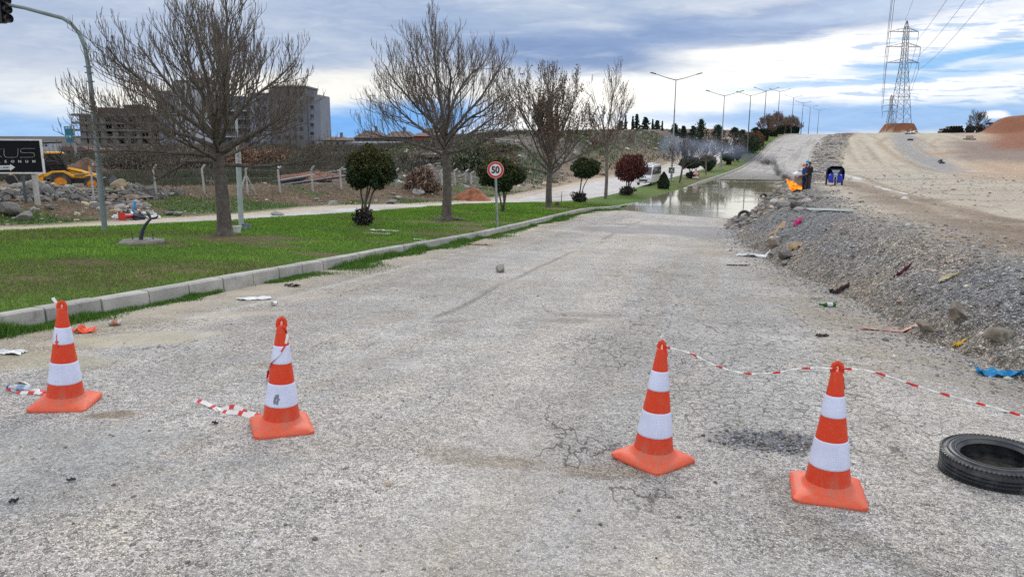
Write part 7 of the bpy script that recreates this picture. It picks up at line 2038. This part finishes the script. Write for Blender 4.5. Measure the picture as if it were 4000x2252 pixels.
for vx, vy, w_, d_, rz_, lab in ((2086,531,1.35,.4,-.05,'pale green glass sheet lying on the gravel behind the boulders'), (2022,468,1.2,.5,0,'small greenish glass sheet on the ground behind the two people')):
    b_ = at(vx, vy); m = MB(); m.box((0,0,.05), (w_,d_,.012), (.06,.02,rz_)); tag(m.build('glass_sheet', GP, None, loc=b_), lab, 'glass')
for i, (vx, vy, ro, lab, rot) in enumerate([(1918,502,.34,'black tyre standing half sunk in the rubble at the water edge',(R(70),0,R(20))), (2289,353,.55,'small black tyre lying high on the tan slope below the pylon',(0,0,0)), (2368,411,.42,'black tyre lying half way up the tan slope',(R(10),0,0)), (1871,551,.30,'black tyre among the boulders at the near right corner of the water',(R(50),0,R(-30)))]):
    b_ = at(vx, vy); tyre('old_tyre', lab, (b_.x, b_.y, b_.z+(.12 if rot[0] > .5 else .0)), ro, ro*.62, rot, False)
b_ = at(2364, 407); m = MB(); m.rock((0,0,.15), (.35,.3,.25), 3, .3, 2); tag(m.build('dark_lump', DKP, None, loc=b_), 'small dark lump beside the tyre on the tan slope', 'lump')
b_ = at(2438, 351); k = scale_at(b_); t = thing('broken_foundation', 'small pale concrete block on the tan slope below the pipe stacks', 'concrete block', b_)
m = MB(); m.box((0,0,5*k), (10*k,1.5,9*k), None, .85); m.build('block', CBX, t); m = MB(); m.box((-9*k,0,1.5*k), (8*k,1.2,3*k)); m.build('wing', BLK1, t); m = MB(); m.box((9*k,0,1.5*k), (6*k,1.2,3*k)); m.build('wing', BLK1, t)
b_ = at(2288, 337); k = scale_at(b_); t = thing('torn_banner', 'heap of crumpled white banner with dark blue markings on the hill crest', 'banner', b_)
m = MB()
for j in range(7): m.rock(((j-3)*4*k,rf.uniform(-.3,.3),rf.uniform(1.5,3.5)*k), (3.2*k,.5,2.2*k), j, .5, 1)
m.tube([(4*k,0,3*k), (12*k,.2,8*k), (22*k,.3,8*k)], [2*k,2*k,.5*k], 6, flat=.4); m.build('cloth', PLW, t)
m = MB()
for j in range(5): m.box(((j-2.2)*4.6*k,-.62,2.2*k), (1.4*k,.1,3.2*k), (0,rf.uniform(-.5,.5),0))
m.box((-1*k,-.5,.3*k), (26*k,.4,1*k)); m.build('dark_marking', NAVY, t)

# ------------------------------------------------------------------ black corrugated pipes stacked on the crest
D = 200; CPIPE = mat('corrugated_black', (.012,.013,.015), .45, var=.3)
k = scale_at(pt(2410, 320, D)); r_ = 5.3*k; M = Euler((math.pi/2, 0, 0)).to_matrix()
m = MB(); prof = []
for j in range(25):
    y_ = -3+6*j/24; prof.append((r_*(.97 if j % 2 else .88), y_))
prof += [(r_*.78, 3), (r_*.78,-3)]; m.lathe(prof, 18, (0,0,0), M, close=True); me = m.mesh('pipe_section', CPIPE, True, 40)
base_ = pt(2362, 328, D); i_ = 0
for (x0, cnt) in ((2362, 9), (2421, 8)):
    for row in range(2 if False else 3):
        for j in range(cnt-row):
            vx = x0+4.4+ j*6.4+row*3.2 + (1.5 if x0 > 2400 else 0)
            if row == 2 and j < 2 and x0 < 2400: continue
            p = pt(vx, 328, D+ (j*.5 if x0 < 2400 else 0)); rr = r_*.62; gz = float(surf(p.x, p.y)); p.z = gz+rr+row*rr*1.72
            o = link('corrugated_pipe', me, None, p, (0,0,R(-20) if x0 < 2400 else R(-33))); o.scale = (.62,1,.62)
            tag(o, 'black corrugated pipe in the left stack on the hill crest' if x0 < 2400 else 'black corrugated pipe in the right stack on the hill crest', 'pipe', 'corrugated pipes in the left stack' if x0 < 2400 else 'corrugated pipes in the right stack')
b_ = pt(2456, 326, 208); b_.z = float(surf(b_.x, b_.y)); H_ = pt(2456, 271, 208).z-b_.z
bare_tree('bare_tree', 'lone leafless tree on the skyline behind the stacked black pipes', b_, H_, .22, H_*.28, 16, 401, spread=(.1,1.35), Lf=lambda el: H_*.50, curl=(.4,.5,.6,.8), dens=(7,5,2), tw=.022, flare=1.2, ang=.6)
for vx, w_, h_, lab in ((2492,20,10,'low dark bush right of the lone skyline tree'), (2440,16,8,'low dark bush behind the pipe stacks left of the lone tree'), (2464,20,9,'low brown bush at the foot of the lone skyline tree')):
    b_ = pt(vx, 320, 210); b_.z = float(surf(b_.x, b_.y)); k = scale_at(b_); h2 = pt(vx, 318-h_, 210).z-b_.z
    bushblob('skyline_bush', lab, b_, w_*k/2, 1.5, h2/1.8, (.05,.05,.03), 410+vx, 1400, .16, stem=False)

# ------------------------------------------------------------------ pylons and power lines
STL = mat('pylon_steel', (.16,.175,.19), .6, .4, var=.15)
def pylon(bx, by, tx, ty_, D, wb, arms, label, th):
    b_ = pt(bx, by, D); tp = pt(tx, ty_, D); k = scale_at(b_); t = thing('electricity_pylon', label, 'pylon', b_)
    ax = (tp.x-b_.x)*.62; H_ = tp.z-b_.z; W0 = wb*k/2
    lv = [0,.10,.20,.29,.37,.445,.515,.58,.64,.70,.755,.81,.86,.91,.95,1.0]
    def half(f): return np.interp(f, [0,.62,.93,1], [W0, W0*.30, W0*.22, .05])
    def cen(f): return Vector((ax*f, 0, H_*f))
    cor = [(-1,-1),(1,-1),(1,1),(-1,1)]
    for sx, sy in cor:
        m = MB(); m.tube([cen(f)+Vector((sx*half(f), sy*half(f), 0)) for f in lv], th*1.5, 4); m.build('leg', STL, t)
    m = MB()
    for a, b in zip(lv[:-1], lv[1:]):
        for i in range(4):
            c1, c2 = cor[i], cor[(i+1)%4]
            P1 = lambda f, c: cen(f)+Vector((c[0]*half(f), c[1]*half(f), 0))
            m.tube([P1(a,c1), P1(b,c2)], th*.8, 3); m.tube([P1(a,c2), P1(b,c1)], th*.8, 3)
            if lv.index(b) % 3 == 0: m.tube([P1(b,c1), P1(b,c2)], th*.7, 3)
    m.build('bracing', STL, t); ends = []
    for ay, x0, x1 in arms:
        for s, xe in ((-1, x0), (1, x1)):
            z = pt(tx, ay, D).z-b_.z; f = z/H_; e = Vector((pt(xe, ay, D).x-b_.x, 0, z)); c = cen(f)
            m = MB(); hw = half(f); zt = Vector((0,0,H_*.035))
            for sy in (-1, 1):
                m.tube([c+Vector((s*hw,sy*hw,0)), e], th*.9, 4); m.tube([c+zt+Vector((s*hw,sy*hw,0)), e], th*.9, 4)
            for q in (.25,.5,.75): m.tube([(c+Vector((s*hw,-hw,0))).lerp(e, q), (c+zt+Vector((s*hw,-hw,0))).lerp(e, q-.12)], th*.6, 3)
            m.build('crossarm', STL, t)
            L = H_*.07; m = MB(); m.tube([e, e-Vector((0,0,L))], [th*1.2, th*1.2], 6); m.build('insulator', GLS, t)
            ends.append(Vector(b_)+e-Vector((0,0,L)))
    return b_, tp, ends
b1, t1, e1 = pylon(2261, 320, 2276, 52, 230, 41, [(80,2235,2310), (118,2228,2315), (158,2230,2311)], 'tall lattice electricity pylon on the red earth mound', .062)
b2, t2, e2 = pylon(2237, 335, 2239, 238, 600, 20, [(252,2222,2252), (266,2219,2256), (281,2220,2252)], 'smaller distant lattice electricity pylon left of the tall one', .09)
CAB = mat('cable', (.05,.055,.06), .6)
def cable(a, b, sag, label, r_=.03, name='power_line'):
    a = Vector(a); b = Vector(b); pts_ = []
    for i in range(41):
        f = i/40; p = a.lerp(b, f); p.z -= sag*4*f*(1-f); pts_.append(p-a)
    d = [max(r_*.35, r_*min(1, (p+a).length/200)) for p in pts_]
    m = MB(); m.tube(pts_, d, 4); return tag(m.build(name, CAB, None, loc=a), label, 'power line')
wh = ['top left', 'top right', 'middle left', 'middle right', 'lowest left', 'lowest right']
for i, e in enumerate(e1):
    top_z = [43,43,37,37,32,32][i]; off = -13.5 if i % 2 == 0 else 6.5
    end = Vector((-22+off*.9+ (4 if i % 2 else 1), -70, top_z-4+16))
    cable(e, end, 8 if i % 2 else 8, 'power line running overhead from the %s arm of the tall pylon' % wh[i], .045)
    cable(e, e2[i], 8, 'distant power line from the %s arm of the tall pylon to the far one' % wh[i], .05)
cable(t1, (-20, -70, 62), 6, 'thin earth wire running overhead from the tip of the tall pylon', .03)

# ------------------------------------------------------------------ buildings beyond the scrub
def M3(x): return x
CONC = mat('raw_concrete', (.17,.165,.16), .9, var=.25, scale=.4, dirt=(.07,.065,.06), dirtamt=.5, world=True); WALLB = mat('wall_blue_grey', (.21,.23,.27), .85, var=.12, scale=.3, world=True)
WALLD = mat('wall_dark', (.14,.148,.165), .85, var=.15, scale=.3, world=True); WALLW = mat('wall_white', (.38,.40,.43), .8, var=.1, scale=.4, world=True); BRK = mat('brick_infill', (.10,.075,.065), .9, var=.3, scale=.8, world=True)
VOID = mat('dark_opening', (.03,.032,.036), .6, var=.1); ROOFR = mat('roof_brown', (.13,.085,.07), .9, var=.3, scale=.6, world=True); REDW = mat('wall_red', (.26,.07,.06), .85, var=.15, scale=.4, world=True); ROOFO = mat('roof_rust', (.22,.10,.07), .85, var=.25, scale=.6, world=True)
class Bld:
    """a building set out by its facade plane at depth D; u, v in overview pixels turned to metres"""
    def __init__(s, name, label, cat, vx, vy, D):
        s.b = pt(vx, vy, D); s.D = D; s.t = thing(name, label, cat, s.b); s.k = scale_at(s.b)
    def p(s, vx, vy): q = pt(vx, vy, s.D)-s.b; return q.x, q.z
    def blk(s, nm, x0, y0, x1, y1, mt, dep=12, off=0.0, parent=None):
        a, b_ = s.p(x0, y1), s.p(x1, y0); m = MB(); m.box(((a[0]+b_[0])/2, dep/2+off, (a[1]+b_[1])/2), (b_[0]-a[0], dep, b_[1]-a[1])); return m.build(nm, mt, parent or s.t)
    def win(s, x, y, w, h, off=0.0, mt=None, frame=None):
        o = s.blk('window', x-w/2, y-h/2, x+w/2, y+h/2, mt or VOID, .30, off-.06)
        if frame: s.blk('sill', x-w/2-.6, y+h/2, x+w/2+.6, y+h/2+.9, frame, .5, off-.35, o)
        return o
# unfinished block at the left
B = Bld('unfinished_block', 'unfinished concrete apartment block with open floors left of the big tree', 'building', 300, 380, 290)
for i, (y0, x0) in enumerate(((287,183),(307,184),(325,186),(343,190),(362,197))):
    B.blk('floor_slab', x0, y0, 412, y0+4.5, CONC, 14, -1.2)
B.blk('inner_wall', 300, 291, 410, 385, BRK, 10, 3)
B.blk('core_wall', 205, 345, 300, 385, BRK, 10, .5); B.blk('side_wall', 200, 291, 212, 345, CONC, 8, 1.0)
B.blk('back_wall', 212, 291, 300, 345, VOID, 3, 8)
for x_ in (212,232,262,292,322,352,382,406): B.blk('column', x_-2.2, 291, x_+2.2, 385, CONC, 1.0, -.6)
B.blk('stair_tower', 243, 270, 281, 287, BRK, 8, 1); B.blk('stair_tower', 305, 263, 345, 287, BRK, 8, 2)
for x_ in (211, 222, 233): 
    for y_ in (354, 372, 334): B.win(x_+1, y_, 6, 9, .5 if y_ > 340 else -.4)
for x_ in (315,335,360,380,398):
    for y_ in (299,317,335,353,372): B.win(x_, y_, 9, 9, 3.0)
# big block behind the tree
B = Bld('apartment_block', 'large blue grey apartment block with stepped roof behind the big tree', 'building', 600, 385, 250)
B.blk('wall', 398, 228, 448, 390, WALLB, 16, 2); B.blk('tower_wall', 446, 205, 528, 390, WALLW, 14, 0); B.blk('wall', 526, 248, 640, 390, WALLD, 16, 1.5)
B.blk('wall', 634, 236, 694, 390, WALLB, 14, 0); B.blk('wall', 690, 219, 770, 390, WALLD, 15, -1.0); B.blk('wall', 766, 238, 802, 390, WALLB, 14, .5)
B.blk('roof_cap', 444, 202, 530, 206, CONC, 15, -.5); B.blk('roof_cap', 688, 216, 772, 220, CONC, 16, -1.5); B.blk('roof_cap', 632, 233.5, 696, 237, CONC, 15, -.5); B.blk('roof_room', 470, 194, 500, 202, WALLD, 6, 4); B.blk('roof_room', 575, 240, 600, 248, WALLD, 6, 4)
for y_ in (277, 342): B.blk('balcony_band', 545, y_, 632, y_+3.0, WALLW, 1.6, -.3)
for y_ in (298, 320): B.blk('balcony_band', 545, y_, 632, y_+3.0, WALLD, 1.6, -.3)
for y_ in (232,256,280,304,328,352):
    for x_ in (462, 486, 510): B.win(x_, y_-12 if y_ < 240 else y_, 7, 9, 0, None, WALLW)
for y_ in (262,285,308,331,354):
    for x_ in (556,576,596,616): B.win(x_, y_, 11, 11, 1.5)
for y_ in (250,272,294,316,338,360):
    for x_ in (648,666,684): B.win(x_, y_, 7, 9, 0, None, WALLW)
for y_ in (236,258,280,302,324,346):
    for x_ in (704,724,744,760): B.win(x_, y_, 8, 10, -1.0)
    B.win(784, y_+12, 8, 9, .5, None, WALLW)
for y_ in (245,268,291,314,337):
    for x_ in (412, 432): B.win(x_, y_, 9, 10, 2)
B2 = Bld('side_building', 'small white annexe at the right foot of the large apartment block', 'building', 808, 385, 240)
B2.blk('wall', 797, 352, 824, 390, WALLW, 8, 0); B2.win(806, 362, 6, 7, 0); B2.win(817, 362, 6, 7, 0); B2.blk('roof_cap', 795, 349, 826, 352.5, CONC, 9, -.6)
def house(label, x0, x1, yt, ye, yb, D, wall, roof, nw, name='house', hip=.25):
    B = Bld(name, label, 'house', (x0+x1)/2, yb, D); B.blk('wall', x0, ye, x1, yb, wall, 9, 0)
    a, b_, c = B.p(x0-3, ye), B.p(x1+3, ye), B.p((x0+x1)/2, yt); w_ = (b_[0]-a[0])*hip
    m = MB(); vs = [(a[0],-.8,a[1]), (b_[0],-.8,a[1]), (b_[0],9.8,a[1]), (a[0],9.8,a[1]), (a[0]+w_,4.5,c[1]), (b_[0]-w_,4.5,c[1])]
    m.add(vs, [(0,1,5,4), (1,2,5), (2,3,4,5), (3,0,4), (3,2,1,0)]); rf_ = m.build('roof', roof, B.t)
    m = MB(); m.box((c[0]+w_*.5,4.5,c[1]+.3), (.7,.7,1.8)); m.build('chimney', CONC, rf_)
    for j in range(nw): B.win(x0+(x1-x0)*(j+.5)/nw, (ye+yb)/2-1, (x1-x0)/nw*.35, (yb-ye)*.4, 0)
    return B
house('low villa with brown hipped roof right of the large apartment block', 810, 872, 344, 352, 372, 210, mat('wall_cream', (.26,.25,.23), .85, var=.1, world=True), ROOFR, 4)
house('grey house with steep dark roof, second right of the apartment block', 892, 962, 328, 346, 372, 200, mat('wall_grey_green', (.10,.115,.11), .85, var=.1, world=True), ROOFR, 4, hip=.3)
house('grey house with dark gabled roof left of the red house', 968, 1038, 330, 344, 372, 205, WALLD, ROOFR, 4, hip=.2)
house('dark red house with brown roof behind the tall bare tree', 1040, 1112, 334, 342, 374, 195, REDW, ROOFR, 5, hip=.12)
house('pale upper house standing behind the red house', 1062, 1104, 322, 329, 345, 225, WALLB, ROOFR, 3, hip=.2)
house('distant pale house right of the red house', 1128, 1180, 336, 344, 366, 230, WALLB, ROOFR, 3)
B = Bld('white_shed', 'long low white shed in front of the villas', 'shed', 960, 385, 170); B.blk('wall', 888, 360, 1036, 376, mat('shed_white', (.52,.53,.55), .7, var=.15, scale=.5, world=True), 8, 0); B.blk('roof', 886, 357, 1038, 360.3, WALLW, 9, -.4)
for x_ in (905,935,965,995,1020): B.win(x_, 369, 8, 7, 0)
B = Bld('workshop', 'low workshop with rust red roof behind the digger', 'building', 175, 390, 200); B.blk('wall', 102, 378, 262, 396, mat('wall_drab', (.20,.175,.155), .85, var=.2, scale=.4, world=True), 10, 0)
a, b_, c = B.p(98, 378.5), B.p(266, 378.5), B.p(185, 368); m = MB(); m.add([(a[0],-1,a[1]), (b_[0],-1,a[1]), (b_[0],11,a[1]), (a[0],11,a[1]), (c[0],-1,c[1]), (c[0],11,c[1])], [(0,1,4), (1,2,5,4), (2,3,5), (3,0,4,5), (3,2,1,0)]); m.build('roof', ROOFO, B.t)
B.blk('sign_panel', 147, 383, 170, 389, mat('panel_blue_grey', (.25,.32,.42), .6), .2, -.3)
for x_ in (115,130,185,205,225,245): B.win(x_, 386, 7, 7, 0)
B = Bld('white_cabin', 'small white stacked cabin right of the black board', 'cabin', 110, 385, 190); B.blk('wall', 100, 359, 122, 392, WALLW, 5, 0); B.blk('roof', 99, 356.5, 123, 359.5, GLS, 6, -.5); B.win(107, 366, 5, 4, 0); B.win(116, 366, 5, 4, 0)
t = thing('guard_rail', 'dark guard rail running in front of the workshop', 'guard rail', pt(210, 376, 130))
for z in (0, -.45):
    m = MB(); a_, c_ = pt(158, 373, 130)-pt(210, 376, 130), pt(330, 377, 130)-pt(210, 376, 130); m.box(((a_.x+c_.x)/2,0,(a_.z+c_.z)/2+z+.3), (c_.x-a_.x,.1,.16)); m.build('rail', GALD, t)
for j in range(9):
    m = MB(); m.box((a_.x+(c_.x-a_.x)*j/8,.08,-.5), (.14,.12,2.2)); m.build('post', GALD, t)
